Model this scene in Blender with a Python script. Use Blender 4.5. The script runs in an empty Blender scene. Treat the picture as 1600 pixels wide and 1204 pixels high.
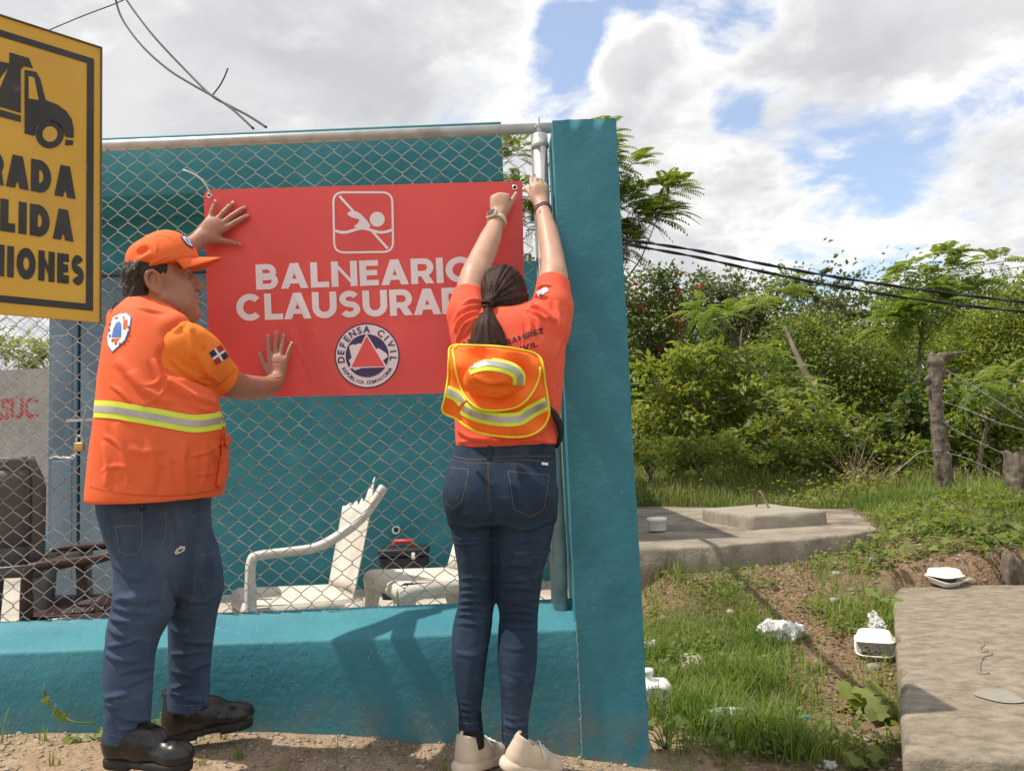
import bpy, bmesh, math, random
import numpy as np
from mathutils import Vector, Matrix
from mathutils.bvhtree import BVHTree

random.seed(7)
RNG = np.random.default_rng(11)
SC = bpy.context.scene
COL = SC.collection
R = math.radians

# ------------------------------------------------------------------ camera
CAM = Vector((0.0, 0.0, 1.0))
FPX = 1200.0
PITCH, ROLL = 4.7, -2.35
CAMROT = Matrix.Rotation(R(90 + PITCH), 3, 'X') @ Matrix.Rotation(R(ROLL), 3, 'Z')
cd = bpy.data.cameras.new('camera')
cd.sensor_width = 36.0
cd.lens = 36.0 * FPX / 1600.0
cd.clip_start = 0.05
cd.clip_end = 2000.0
cam = bpy.data.objects.new('camera', cd)
cam.matrix_world = Matrix.Translation(CAM) @ CAMROT.to_4x4()
COL.objects.link(cam)
SC.camera = cam

# ------------------------------------------------------------------ sun, sky, exposure
SUN_DIR = Vector((1.0, 0.08, -1.95)).normalized()      # the way the light travels
TO_SUN = -SUN_DIR
ld = bpy.data.lights.new('sun', 'SUN')
ld.energy = 4.3
ld.angle = R(0.55)
ld.color = (1.0, 0.93, 0.82)
sun = bpy.data.objects.new('sun', ld)
sun.rotation_euler = SUN_DIR.to_track_quat('-Z', 'Y').to_euler()
sun.location = (-6, 0, 14)
COL.objects.link(sun)

SC.view_settings.view_transform = 'Standard'
SC.view_settings.look = 'None'
SC.view_settings.exposure = 0.12
SC.view_settings.gamma = 1.0
SC.view_settings.use_curve_mapping = False
SC.render.engine = 'CYCLES'
SC.cycles.max_bounces = 6
SC.cycles.transparent_max_bounces = 8
SC.cycles.use_denoising = True


def dir_px(px, py):
    u = (px - 800.0) / FPX
    v = -(py - 602.0) / FPX
    return CAMROT @ Vector((u, v, -1.0))


def at(px, py, Y):
    """the point of the place seen at photo pixel (px, py) at depth Y"""
    d = dir_px(px, py)
    return CAM + d * ((Y - CAM.y) / d.y)


def at_z(px, py, z):
    d = dir_px(px, py)
    return CAM + d * ((z - CAM.z) / d.z)


def make_world():
    w = bpy.data.worlds.new('World')
    SC.world = w
    w.use_nodes = True
    nt = w.node_tree
    nt.nodes.clear()
    N, L = nt.nodes, nt.links
    out = N.new('ShaderNodeOutputWorld')
    bg = N.new('ShaderNodeBackground')
    bg.inputs['Strength'].default_value = 0.108
    L.new(bg.outputs[0], out.inputs[0])
    sky = N.new('ShaderNodeTexSky')
    sky.sky_type = 'NISHITA'
    sky.sun_disc = False
    sky.sun_elevation = math.asin(TO_SUN.z)
    sky.sun_rotation = math.atan2(TO_SUN.x, TO_SUN.y)
    sky.air_density = 1.0
    sky.dust_density = 0.6
    sky.ozone_density = 1.5
    tc = N.new('ShaderNodeTexCoord')

    def math_(op, a, b=None, clamp=False):
        n = N.new('ShaderNodeMath')
        n.operation = op
        n.use_clamp = clamp
        for i, v in enumerate((a, b)):
            if v is None:
                continue
            if isinstance(v, (int, float)):
                n.inputs[i].default_value = v
            else:
                L.new(v, n.inputs[i])
        return n.outputs[0]

    def smooth(v, lo, hi):
        n = N.new('ShaderNodeMapRange')
        n.interpolation_type = 'SMOOTHSTEP'
        L.new(v, n.inputs['Value'])
        n.inputs['From Min'].default_value = lo
        n.inputs['From Max'].default_value = hi
        return n.outputs[0]

    sep = N.new('ShaderNodeSeparateXYZ')
    L.new(tc.outputs['Generated'], sep.inputs[0])
    # the sky as a flat deck of cloud seen in perspective
    den = math_('ADD', math_('MAXIMUM', sep.outputs[2], 0.0), 0.30)
    cx = math_('DIVIDE', sep.outputs[0], den)
    cy = math_('DIVIDE', sep.outputs[1], den)
    cmb = N.new('ShaderNodeCombineXYZ')
    L.new(cx, cmb.inputs[0]); L.new(cy, cmb.inputs[1]); L.new(sep.outputs[2], cmb.inputs[2])

    def noise(scale, detail, rough, off=(0, 0, 0), dist=0.0):
        mp = N.new('ShaderNodeMapping')
        mp.inputs['Location'].default_value = off
        L.new(cmb.outputs[0], mp.inputs[0])
        n = N.new('ShaderNodeTexNoise')
        n.inputs['Scale'].default_value = scale
        n.inputs['Detail'].default_value = detail
        n.inputs['Roughness'].default_value = rough
        n.inputs['Distortion'].default_value = dist
        L.new(mp.outputs[0], n.inputs['Vector'])
        return n.outputs['Fac']

    cover = noise(1.7, 9, 0.58, (3.1, 1.7, 0.0), 0.25)
    # gaps and thick banks lie where the photograph shows them, as directions in the sky
    def blob(px, py, spread):
        d = dir_px(px, py).normalized()
        dt = N.new('ShaderNodeVectorMath')
        dt.operation = 'DOT_PRODUCT'
        nv = N.new('ShaderNodeVectorMath')
        nv.operation = 'NORMALIZE'
        L.new(tc.outputs['Generated'], nv.inputs[0])
        L.new(nv.outputs[0], dt.inputs[0])
        dt.inputs[1].default_value = d
        return smooth(dt.outputs['Value'], math.cos(R(spread)), 1.0)

    wisp = noise(4.2, 9, 0.62, (0.2, 9.1, 0.0), 0.4)
    cover = math_('ADD', math_('MULTIPLY', cover, 1.1), math_('MULTIPLY', wisp, 1.1))
    f = math_('SUBTRACT', cover, 0.48)
    for px, py, sp, amt in ((930, -10, 5, -0.30), (1090, 5, 5.5, -0.30), (880, 70, 3.5, -0.24), (1165, 40, 3.0, -0.20), (865, 150, 3, -0.14), (1240, 30, 3, -0.18),
                            (1340, 240, 6, -0.24), (1440, 205, 5, -0.20), (1540, 190, 4, -0.18), (1150, 165, 2.5, -0.18), (1600, 120, 4, -0.12), (760, 175, 5, -0.10),
                            (985, 85, 3.6, 0.34), (1045, 70, 2.6, 0.22), (1120, 110, 4, 0.12), (1300, 120, 6, 0.18), (1050, 330, 10, 0.18), (1450, 340, 9, 0.18),
                            (400, 100, 22, 0.25), (1480, 60, 9, 0.16)):
        f = math_('ADD', f, math_('MULTIPLY', blob(px, py, sp), amt))
    mask = smooth(f, 0.38, 0.63)
    thick = smooth(f, 0.54, 0.86)
    body = noise(2.6, 8, 0.55, (7.3, 0.4, 0.0), 0.3)
    fine = noise(7.0, 6, 0.6, (1.3, 5.4, 0.0), 0.2)
    shade = math_('ADD', math_('MULTIPLY', body, 0.75), math_('MULTIPLY', fine, 0.25))
    lum = smooth(shade, 0.36, 0.66)
    # thin rims are white, thick undersides grey
    lum = math_('MULTIPLY', lum, math_('SUBTRACT', 1.0, math_('MULTIPLY', thick, 0.55)), clamp=True)
    lum = math_('ADD', lum, math_('MULTIPLY', math_('SUBTRACT', 1.0, thick), 0.42), clamp=True)
    ramp = N.new('ShaderNodeValToRGB')
    ramp.color_ramp.elements[0].position = 0.0
    ramp.color_ramp.elements[0].color = (5.3, 5.4, 5.7, 1)
    ramp.color_ramp.elements[1].position = 1.0
    ramp.color_ramp.elements[1].color = (9.2, 9.15, 9.0, 1)
    L.new(lum, ramp.inputs[0])
    # thin high veil over the blue
    veil = N.new('ShaderNodeMixRGB')
    veil.inputs[0].default_value = 0.30
    hs = N.new('ShaderNodeMixRGB')
    hs.blend_type = 'MULTIPLY'
    hs.inputs[0].default_value = 1.0
    hs.inputs[2].default_value = (1.6, 1.75, 1.9, 1)
    L.new(sky.outputs[0], hs.inputs[1])
    L.new(hs.outputs[0], veil.inputs[1])
    veil.inputs[2].default_value = (7.5, 7.6, 7.9, 1)
    mix = N.new('ShaderNodeMixRGB')
    L.new(mask, mix.inputs[0])
    L.new(veil.outputs[0], mix.inputs[1])
    L.new(ramp.outputs[0], mix.inputs[2])
    L.new(mix.outputs[0], bg.inputs[0])


make_world()
# ------------------------------------------------------------------ heavy sans capitals drawn from strokes
def band2(P, w):
    P = [Vector(p) for p in P]; n = len(P); A, B = [], []
    for i, p in enumerate(P):
        t1 = (p - P[i - 1]) if i else (P[1] - p)
        t2 = (P[i + 1] - p) if i < n - 1 else (p - P[i - 1])
        t1, t2 = t1.normalized(), t2.normalized()
        nn = Vector((-(t1 + t2).y, (t1 + t2).x)).normalized()
        c = max(0.35, nn.dot(Vector((-t1.y, t1.x))))
        A.append(p + nn * (w / 2 / c)); B.append(p - nn * (w / 2 / c))
    return [tuple(q) for q in A + B], [(i, i + 1, i + 1 + n, i + n) for i in range(n - 1)]


def arcp(cx, cy, rx, ry, a0, a1, n=14):
    return [(cx + rx * math.cos(R(a0 + (a1 - a0) * k / n)), cy + ry * math.sin(R(a0 + (a1 - a0) * k / n))) for k in range(n + 1)]


GW = dict(A=.96, B=.78, C=.90, D=.88, E=.66, F=.64, I=None, L=.64, M=1.08, N=.90, O=1.02, P=.74, R=.80, S=.74, T=.74, U=.86, V=.94, Z=.72)


def glyph(ch, w=0.21, cond=1.0, rough_round=1.0):
    """pieces of one capital, cap height 1: ([(V, F)...], advance width)"""
    h = w / 2
    W = w if ch == 'I' else GW[ch] * cond
    q = lambda *p: (list(p), [tuple(range(len(p)))])
    stem = q((0, 0), (w, 0), (w, 1), (0, 1))
    bar = w * 0.92
    if ch == 'I': return [stem], W
    if ch == 'L': return [stem, q((w, 0), (W, 0), (W, bar), (w, bar))], W
    if ch in 'EF':
        o = [stem, q((w, 1 - bar), (W, 1 - bar), (W, 1), (w, 1)), q((w, .5 - bar * .45), (W * .93, .5 - bar * .45), (W * .93, .5 + bar * .5), (w, .5 + bar * .5))]
        if ch == 'E': o.append(q((w, 0), (W, 0), (W, bar), (w, bar)))
        return o, W
    if ch == 'T': return [q(((W - w) / 2, 0), ((W + w) / 2, 0), ((W + w) / 2, 1 - bar), ((W - w) / 2, 1 - bar)), q((0, 1 - bar), (W, 1 - bar), (W, 1), (0, 1))], W
    if ch == 'N': return [stem, q((W - w, 0), (W, 0), (W, 1), (W - w, 1)), q((w * .55, 1), (w * .2, 1 - w * .3), (W - w * .55, 0), (W - w * .2, w * .3))], W
    if ch == 'M':
        m = W / 2
        return [stem, q((W - w, 0), (W, 0), (W, 1), (W - w, 1)), q((0, 1), (m - w * .42, .12), (m + w * .42, .12), (w * .85, 1)), q((W, 1), (W - w * .85, 1), (m - w * .42, .12), (m + w * .42, .12))], W
    if ch in 'AV':
        t = w * 0.60; b = w * 1.12; m = W / 2
        y = (lambda v: v) if ch == 'A' else (lambda v: 1 - v)
        o = [q((0, y(0)), (b, y(0)), (m + t, y(1)), (m - t, y(1))), q((W, y(0)), (W - b, y(0)), (m - t, y(1)), (m + t, y(1)))]
        if ch == 'A': o.append(q((W * .22, .19), (W * .78, .19), (W * .72, .19 + bar * .86), (W * .28, .19 + bar * .86)))
        return o, W
    if ch == 'Z': return [q((0, 1 - bar), (W, 1 - bar), (W, 1), (0, 1)), q((0, 0), (W, 0), (W, bar), (0, bar)), q((0, bar), (w * 1.2, bar), (W, 1 - bar), (W - w * 1.2, 1 - bar))], W
    if ch == 'O': 
        V, F = band2(arcp(W / 2, .5, W / 2 - h, .512 - h, 0, 360, 36), w)
        return [(V, F)], W
    if ch == 'C': return [band2(arcp(W * .53, .5, W * .53 - h, .512 - h, 44, 316, 26), w)], W
    if ch == 'D':
        r = .5 - bar / 2; rx = min(W * .55, r * 1.05, W - h - w * .9 - .03)
        return [stem, band2([(w * .9, 1 - bar / 2), (W - h - rx, 1 - bar / 2)] + arcp(W - h - rx, .5, rx, r, 88, -88, 18) + [(W - h - rx, bar / 2), (w * .9, bar / 2)], w * .97)], W
    if ch == 'U':
        r = W / 2 - h; ry = min(r * 1.05, .5)
        return [band2([(h, 1), (h, ry + h)] + arcp(W / 2, ry + h - .01, r, ry, 182, 358, 16) + [(W - h, ry + h), (W - h, 1)], w)], W
    if ch in 'BPR':
        m = .47 if ch == 'B' else .40
        r1 = (1 - bar / 2 - m) / 2; x1 = max(w * .9 + .03, W * (.93 if ch == 'B' else 1) - h - r1 * .95)
        o = [stem, band2([(w * .9, 1 - bar / 2), (x1, 1 - bar / 2)] + arcp(x1, m + r1, r1 * .95, r1, 86, -86, 12) + [(x1, m), (w * .9, m)], bar)]
        if ch == 'B':
            m2 = .53; r2 = (m2 - bar / 2) / 2; x2 = W - h - r2 * .95
            o.append(band2([(w * .9, m2), (x2, m2)] + arcp(x2, bar / 2 + r2, r2 * .95, r2, 86, -86, 12) + [(x2, bar / 2), (w * .9, bar / 2)], bar))
        if ch == 'R': o.append(q((W * .36, m), (W - w * 1.22, 0), (W, 0), (W * .36 + w * 1.2, m)))
        return o, W
    if ch == 'S':
        r = (1.02 - bar) / 4; rx = W / 2 - h
        p = arcp(W / 2, 1.01 - bar / 2 - r, rx * .97, r, 28, 245, 16) + arcp(W / 2, -.01 + bar / 2 + r, rx, r, 65, -150, 16)
        return [band2(p, bar)], W
    raise KeyError(ch)


def word2d(s, w=0.21, cond=1.0, gap=0.09):
    """[(pieces, ...)] per letter with x offset, and the total width"""
    x = 0.0; out = []
    for i, ch in enumerate(s):
        P, W = glyph(ch, w, cond)
        kern = -0.05 if (i and (s[i - 1] + ch) in ('LA', 'RA', 'AD', 'TR', 'AU')) else 0.0
        x += kern
        out.append((ch, [([(px + x, py) for px, py in V], F) for V, F in P]))
        x += W + gap
    return out, x - gap
# ------------------------------------------------------------------ helpers
def tag(o, label=None, cat=None, group=None, kind=None):
    if label: o['label'] = label
    if cat: o['category'] = cat
    if group: o['group'] = group
    if kind: o['kind'] = kind
    return o


def thing(name, label, cat, loc=(0, 0, 0), rz=0.0, group=None):
    o = bpy.data.objects.new(name, None)
    o.empty_display_size = 0.1
    COL.objects.link(o)
    o.location = loc
    o.rotation_euler = (0, 0, rz)
    return tag(o, label, cat, group)


def np_mesh(name, V, F, smooth=False):
    """mesh from arrays; F is an (M,3) or (M,4) array, or a list of such arrays / lists"""
    me = bpy.data.meshes.new(name)
    V = np.asarray(V, dtype=np.float32)
    if isinstance(F, np.ndarray):
        F = [F]
    loops, starts, tot, s = [], [], [], 0
    for f in F:
        if isinstance(f, np.ndarray) and f.ndim == 2:
            m, k = f.shape
            loops.append(f.reshape(-1).astype(np.int32))
            starts.append(s + np.arange(m, dtype=np.int32) * k)
            tot.append(np.full(m, k, dtype=np.int32))
            s += m * k
        else:
            f = np.asarray(f, dtype=np.int32)
            loops.append(f); starts.append(np.array([s], dtype=np.int32)); tot.append(np.array([len(f)], dtype=np.int32))
            s += len(f)
    loops = np.concatenate(loops); starts = np.concatenate(starts); tot = np.concatenate(tot)
    me.vertices.add(len(V)); me.vertices.foreach_set('co', V.reshape(-1))
    me.loops.add(len(loops)); me.loops.foreach_set('vertex_index', loops)
    me.polygons.add(len(starts)); me.polygons.foreach_set('loop_start', starts)
    try:
        me.polygons.foreach_set('loop_total', tot)
    except Exception:
        pass
    if smooth:
        me.polygons.foreach_set('use_smooth', np.ones(len(starts), dtype=bool))
    me.update(calc_edges=True)
    me.validate()
    return me


def link(name, me, mats, parent=None):
    o = bpy.data.objects.new(name, me)
    COL.objects.link(o)
    if mats is not None:
        for m in (mats if isinstance(mats, (list, tuple)) else [mats]):
            me.materials.append(m)
    if parent is not None:
        o.parent = parent
        if parent.type == 'EMPTY' or True:
            pl = parent
            # keep world-space mesh coordinates valid under a moved parent
            o.matrix_parent_inverse = world_of(pl).inverted()
    return o


def world_of(o):
    m = Matrix.LocRotScale(o.location, o.rotation_euler, o.scale)
    if o.parent is not None:
        return world_of(o.parent) @ o.matrix_parent_inverse @ m
    return m


class MB:
    """collects shapes, links them as ONE mesh object"""
    def __init__(self):
        self.v, self.f, self.mi, self.sm = [], [], [], []

    def add(self, verts, faces, mi=0, smooth=False):
        b = len(self.v)
        self.v.extend([tuple(p) for p in verts])
        for f in faces:
            self.f.append([b + i for i in f]); self.mi.append(mi); self.sm.append(smooth)
        return self

    def box(self, lo, hi, mi=0, M=None):
        (x0, y0, z0), (x1, y1, z1) = lo, hi
        p = [Vector(q) for q in ((x0, y0, z0), (x1, y0, z0), (x1, y1, z0), (x0, y1, z0), (x0, y0, z1), (x1, y0, z1), (x1, y1, z1), (x0, y1, z1))]
        if M is not None: p = [M @ q for q in p]
        return self.add(p, [(0, 3, 2, 1), (4, 5, 6, 7), (0, 1, 5, 4), (1, 2, 6, 5), (2, 3, 7, 6), (3, 0, 4, 7)], mi)

    def bbox(self, lo, hi, bev, mi=0, M=None):
        """box with bevelled edges"""
        bm = bmesh.new()
        bmesh.ops.create_cube(bm, size=1.0)
        s = [hi[i] - lo[i] for i in range(3)]; c = [(hi[i] + lo[i]) / 2 for i in range(3)]
        for v in bm.verts:
            v.co = Vector((v.co.x * s[0] + c[0], v.co.y * s[1] + c[1], v.co.z * s[2] + c[2]))
        bmesh.ops.bevel(bm, geom=list(bm.edges), offset=min(bev, min(s) * 0.45), segments=2, affect='EDGES', profile=0.6)
        if M is not None: bm.transform(M)
        bm.verts.index_update()
        self.add([v.co.copy() for v in bm.verts], [[v.index for v in f.verts] for f in bm.faces], mi, True)
        bm.free()
        return self

    def tube(self, pts, r, n=8, mi=0, smooth=True, cap=True, flat=None):
        pts = [Vector(p) for p in pts]
        rs = [r] * len(pts) if isinstance(r, (int, float)) else list(r)
        vs, fs = [], []
        t0 = (pts[1] - pts[0]).normalized()
        ref = Vector((0, 0, 1)) if abs(t0.z) < 0.9 else Vector((0, 1, 0))
        u = t0.cross(ref).normalized()
        for i, p in enumerate(pts):
            a = pts[max(i - 1, 0)]; b = pts[min(i + 1, len(pts) - 1)]
            t = (b - a)
            if t.length < 1e-9: t = t0
            t = t.normalized()
            u = (u - t * u.dot(t))
            if u.length < 1e-6: u = t.cross(Vector((0.3, 0.5, 0.8)))
            u.normalize()
            w = t.cross(u)
            for k in range(n):
                an = 2 * math.pi * (k + 0.5) / n
                c, s = math.cos(an) * rs[i], math.sin(an) * rs[i]
                if flat: c *= flat[0]; s *= flat[1]
                vs.append(p + u * c + w * s)
        for i in range(len(pts) - 1):
            for k in range(n):
                a = i * n + k; b = i * n + (k + 1) % n
                fs.append((a, b, b + n, a + n))
        self.add(vs, fs, mi, smooth)
        if cap:
            b = len(self.v) - len(vs)
            self.f.append([b + k for k in reversed(range(n))]); self.mi.append(mi); self.sm.append(False)
            e = b + (len(pts) - 1) * n
            self.f.append([e + k for k in range(n)]); self.mi.append(mi); self.sm.append(False)
        return self

    def lathe(self, prof, c=(0, 0, 0), n=20, mi=0, M=None, smooth=True):
        """prof = [(r,z)...] about the vertical axis through c"""
        vs, fs = [], []
        for r, z in prof:
            for k in range(n):
                a = 2 * math.pi * k / n
                vs.append(Vector((r * math.cos(a), r * math.sin(a), z)))
        if M is not None: vs = [M @ p for p in vs]
        vs = [p + Vector(c) for p in vs]
        for i in range(len(prof) - 1):
            for k in range(n):
                a = i * n + k; b = i * n + (k + 1) % n
                fs.append((a, b, b + n, a + n))
        return self.add(vs, fs, mi, smooth)

    def prism(self, poly, fn, mi=0):
        """poly = 2-D outline (counter-clockwise); fn(u, v, side) gives the 3-D point of side 0 / 1"""
        n = len(poly)
        a = [fn(u, v, 0) for u, v in poly]; b = [fn(u, v, 1) for u, v in poly]
        self.add(a + b, [tuple(range(n)), tuple(reversed(range(n, 2 * n)))] + [(i, i + n, (i + 1) % n + n, (i + 1) % n) for i in range(n)], mi)
        return self

    def sheet(self, P, mi=0, smooth=True):
        """P = rows of points"""
        r, c = len(P), len(P[0])
        return self.add([p for row in P for p in row], [(i * c + j, i * c + j + 1, (i + 1) * c + j + 1, (i + 1) * c + j) for i in range(r - 1) for j in range(c - 1)], mi, smooth)

    def mesh(self, name):
        me = bpy.data.meshes.new(name)
        me.from_pydata(self.v, [], self.f)
        me.polygons.foreach_set('material_index', self.mi)
        me.polygons.foreach_set('use_smooth', self.sm)
        me.update()
        return me

    def build(self, name, mats, parent=None, recalc=True):
        me = self.mesh(name)
        if recalc:
            bm = bmesh.new(); bm.from_mesh(me)
            bmesh.ops.recalc_face_normals(bm, faces=bm.faces)
            bm.to_mesh(me); bm.free()
        return link(name, me, mats, parent)


def solidify(o, t, offset=0.0):
    m = o.modifiers.new('thickness', 'SOLIDIFY')
    m.thickness = t
    m.offset = offset
    return o


# cheap value noise on arrays
def _hash(ix, iy, iz, seed):
    h = (ix * 374761393 + iy * 668265263 + iz * 2147483647 + seed * 1274126177) & 0xFFFFFFFF
    h = ((h ^ (h >> 13)) * 1274126177) & 0xFFFFFFFF
    return ((h ^ (h >> 16)) & 0xFFFF) / 65535.0


def vnoise(x, y, z=0.0, seed=0):
    x = np.asarray(x, dtype=np.float64); y = np.asarray(y, dtype=np.float64); z = np.asarray(z, dtype=np.float64) + 0 * x
    xi = np.floor(x).astype(np.int64); yi = np.floor(y).astype(np.int64); zi = np.floor(z).astype(np.int64)
    fx, fy, fz = x - xi, y - yi, z - zi
    fx = fx * fx * (3 - 2 * fx); fy = fy * fy * (3 - 2 * fy); fz = fz * fz * (3 - 2 * fz)
    r = 0
    for a in (0, 1):
        for b in (0, 1):
            for c in (0, 1):
                r = r + _hash(xi + a, yi + b, zi + c, seed) * (fx if a else 1 - fx) * (fy if b else 1 - fy) * (fz if c else 1 - fz)
    return r


def fbm(x, y, z=0.0, seed=0, oct=4):
    s, a, t = 0, 0.5, 0
    for i in range(oct):
        s = s + a * vnoise(np.asarray(x) * 2 ** i, np.asarray(y) * 2 ** i, np.asarray(z) * 2 ** i, seed + i * 17)
        t += a; a *= 0.5
    return s / t


# ------------------------------------------------------------------ materials
MATS = {}


def pmat(name, c1, c2=None, scale=6.0, rough=0.7, bump=0.0, bscale=60.0, metal=0.0, spec=0.4, detail=5, c3=None, c3scale=2.0, c3w=(0.5, 0.65),
         stretch=(1, 1, 1), bstretch=None, translucent=None, per_leaf=None, bdist=0.004, coat=0.0, ramp=(0.35, 0.68), chips=None, dirt=None):
    """one procedural material: two tones by noise, a third in patches, fine relief"""
    m = bpy.data.materials.new(name)
    m.use_nodes = True
    nt = m.node_tree; N, L = nt.nodes, nt.links
    bs = N['Principled BSDF']
    bs.inputs['Roughness'].default_value = rough
    bs.inputs['Metallic'].default_value = metal
    bs.inputs['Specular IOR Level'].default_value = spec
    if coat: bs.inputs['Coat Weight'].default_value = coat
    tc = N.new('ShaderNodeTexCoord')
    mp = N.new('ShaderNodeMapping')
    mp.inputs['Scale'].default_value = stretch
    L.new(tc.outputs['Object'], mp.inputs[0])
    col = None
    if c2 is not None:
        nz = N.new('ShaderNodeTexNoise')
        nz.inputs['Scale'].default_value = scale; nz.inputs['Detail'].default_value = detail; nz.inputs['Roughness'].default_value = 0.6
        L.new(mp.outputs[0], nz.inputs['Vector'])
        rp = N.new('ShaderNodeValToRGB')
        rp.color_ramp.elements[0].position = ramp[0]; rp.color_ramp.elements[0].color = (*c1, 1)
        rp.color_ramp.elements[1].position = ramp[1]; rp.color_ramp.elements[1].color = (*c2, 1)
        L.new(nz.outputs['Fac'], rp.inputs[0])
        col = rp.outputs[0]
    if c3 is not None:
        n3 = N.new('ShaderNodeTexNoise')
        n3.inputs['Scale'].default_value = c3scale; n3.inputs['Detail'].default_value = 7; n3.inputs['Roughness'].default_value = 0.65
        L.new(mp.outputs[0], n3.inputs['Vector'])
        mr = N.new('ShaderNodeMapRange')
        mr.inputs['From Min'].default_value = c3w[0]; mr.inputs['From Max'].default_value = c3w[1]
        L.new(n3.outputs['Fac'], mr.inputs['Value'])
        mx = N.new('ShaderNodeMixRGB')
        L.new(mr.outputs[0], mx.inputs[0])
        if col: L.new(col, mx.inputs[1])
        else: mx.inputs[1].default_value = (*c1, 1)
        mx.inputs[2].default_value = (*c3, 1)
        col = mx.outputs[0]
    def _noise_mask(scale, lo, hi, det=6):
        n_ = N.new('ShaderNodeTexNoise'); n_.inputs['Scale'].default_value = scale; n_.inputs['Detail'].default_value = det; n_.inputs['Roughness'].default_value = .65
        L.new(tc.outputs['Object'], n_.inputs['Vector'])
        r_ = N.new('ShaderNodeMapRange'); r_.inputs['From Min'].default_value = lo; r_.inputs['From Max'].default_value = hi
        L.new(n_.outputs['Fac'], r_.inputs['Value'])
        return r_.outputs[0]
    if chips is not None:
        # scuffed spots where the paint has come off, in scattered patches
        a_, b_ = _noise_mask(70, .66, .70, 3), _noise_mask(3.5, .50, .62)
        ml = N.new('ShaderNodeMath'); ml.operation = 'MULTIPLY'; L.new(a_, ml.inputs[0]); L.new(b_, ml.inputs[1])
        mx = N.new('ShaderNodeMixRGB'); L.new(ml.outputs[0], mx.inputs[0]); L.new(col, mx.inputs[1]); mx.inputs[2].default_value = (*chips, 1); col = mx.outputs[0]
    if dirt is not None:
        # mud splashed up from the ground, ragged, up to a height
        sx_ = N.new('ShaderNodeSeparateXYZ'); L.new(tc.outputs['Object'], sx_.inputs[0])
        zr_ = N.new('ShaderNodeMapRange'); zr_.inputs['From Min'].default_value = dirt[3]; zr_.inputs['From Max'].default_value = -.05
        L.new(sx_.outputs[2], zr_.inputs['Value'])
        ad = N.new('ShaderNodeMath'); ad.operation = 'MULTIPLY'; L.new(zr_.outputs[0], ad.inputs[0]); L.new(_noise_mask(14, .35, .70), ad.inputs[1])
        mx = N.new('ShaderNodeMixRGB'); L.new(ad.outputs[0], mx.inputs[0]); L.new(col, mx.inputs[1]); mx.inputs[2].default_value = (*dirt[:3], 1); col = mx.outputs[0]
    if per_leaf is not None:
        ge = N.new('ShaderNodeNewGeometry')
        rp = N.new('ShaderNodeValToRGB')
        els = rp.color_ramp.elements
        els[0].position = 0.0; els[0].color = (*per_leaf[0], 1)
        els[1].position = 1.0; els[1].color = (*per_leaf[-1], 1)
        for i, c in enumerate(per_leaf[1:-1]):
            e = els.new((i + 1) / (len(per_leaf) - 1)); e.color = (*c, 1)
        L.new(ge.outputs['Random Per Island'], rp.inputs[0])
        if col is not None:
            mx = N.new('ShaderNodeMixRGB'); mx.inputs[0].default_value = 0.55
            L.new(col, mx.inputs[1]); L.new(rp.outputs[0], mx.inputs[2]); col = mx.outputs[0]
        else:
            col = rp.outputs[0]
    if col is not None: L.new(col, bs.inputs['Base Color'])
    else: bs.inputs['Base Color'].default_value = (*c1, 1)
    if bump:
        mb = N.new('ShaderNodeMapping')
        mb.inputs['Scale'].default_value = bstretch or stretch
        L.new(tc.outputs['Object'], mb.inputs[0])
        nb = N.new('ShaderNodeTexNoise')
        nb.inputs['Scale'].default_value = bscale; nb.inputs['Detail'].default_value = 4; nb.inputs['Roughness'].default_value = 0.6
        L.new(mb.outputs[0], nb.inputs['Vector'])
        bp = N.new('ShaderNodeBump')
        bp.inputs['Strength'].default_value = bump; bp.inputs['Distance'].default_value = bdist
        L.new(nb.outputs['Fac'], bp.inputs['Height'])
        L.new(bp.outputs[0], bs.inputs['Normal'])
    if translucent:
        tr = N.new('ShaderNodeBsdfTranslucent')
        if col is not None:
            mm = N.new('ShaderNodeMixRGB'); mm.blend_type = 'MULTIPLY'; mm.inputs[0].default_value = 1.0
            L.new(col, mm.inputs[1]); mm.inputs[2].default_value = (1.5, 1.6, 0.6, 1) if per_leaf is not None else (1, 1, 1, 1)
            L.new(mm.outputs[0], tr.inputs[0])
        else:
            tr.inputs[0].default_value = (*c1, 1)
        ms = N.new('ShaderNodeMixShader'); ms.inputs[0].default_value = translucent
        L.new(bs.outputs[0], ms.inputs[1]); L.new(tr.outputs[0], ms.inputs[2])
        L.new(ms.outputs[0], N['Material Output'].inputs[0])
    MATS[name] = m
    return m


# text as flat geometry from the built-in font
def text2d(s, bold=0.0, align='CENTER'):
    cu = bpy.data.curves.new('lettering', 'FONT')
    cu.body = s
    cu.size = 1.0
    cu.offset = bold
    cu.align_x = align
    cu.resolution_u = 4
    o = bpy.data.objects.new('lettering', cu)
    COL.objects.link(o)
    dg = bpy.context.evaluated_depsgraph_get()
    me = bpy.data.meshes.new_from_object(o.evaluated_get(dg))
    V = [(v.co.x, v.co.y) for v in me.vertices]
    Fc = [list(p.vertices) for p in me.polygons]
    bpy.data.objects.remove(o); bpy.data.curves.remove(cu); bpy.data.meshes.remove(me)
    return V, Fc


def fit2d(V, x0, y0, x1, y1):
    """scale text so that its box fills the rectangle"""
    ax = [p[0] for p in V]; ay = [p[1] for p in V]
    a0, a1, b0, b1 = min(ax), max(ax), min(ay), max(ay)
    return [(x0 + (x - a0) / (a1 - a0) * (x1 - x0), y0 + (y - b0) / (b1 - b0) * (y1 - y0)) for x, y in V]
# ------------------------------------------------------------------ ground
SZ = .03                                               # top of the big slab at right
SLABQ = [at_z(x, y, SZ) for x, y in ((1393, 916), (1760, 908), (1780, 1192), (1409, 1179))]


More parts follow.
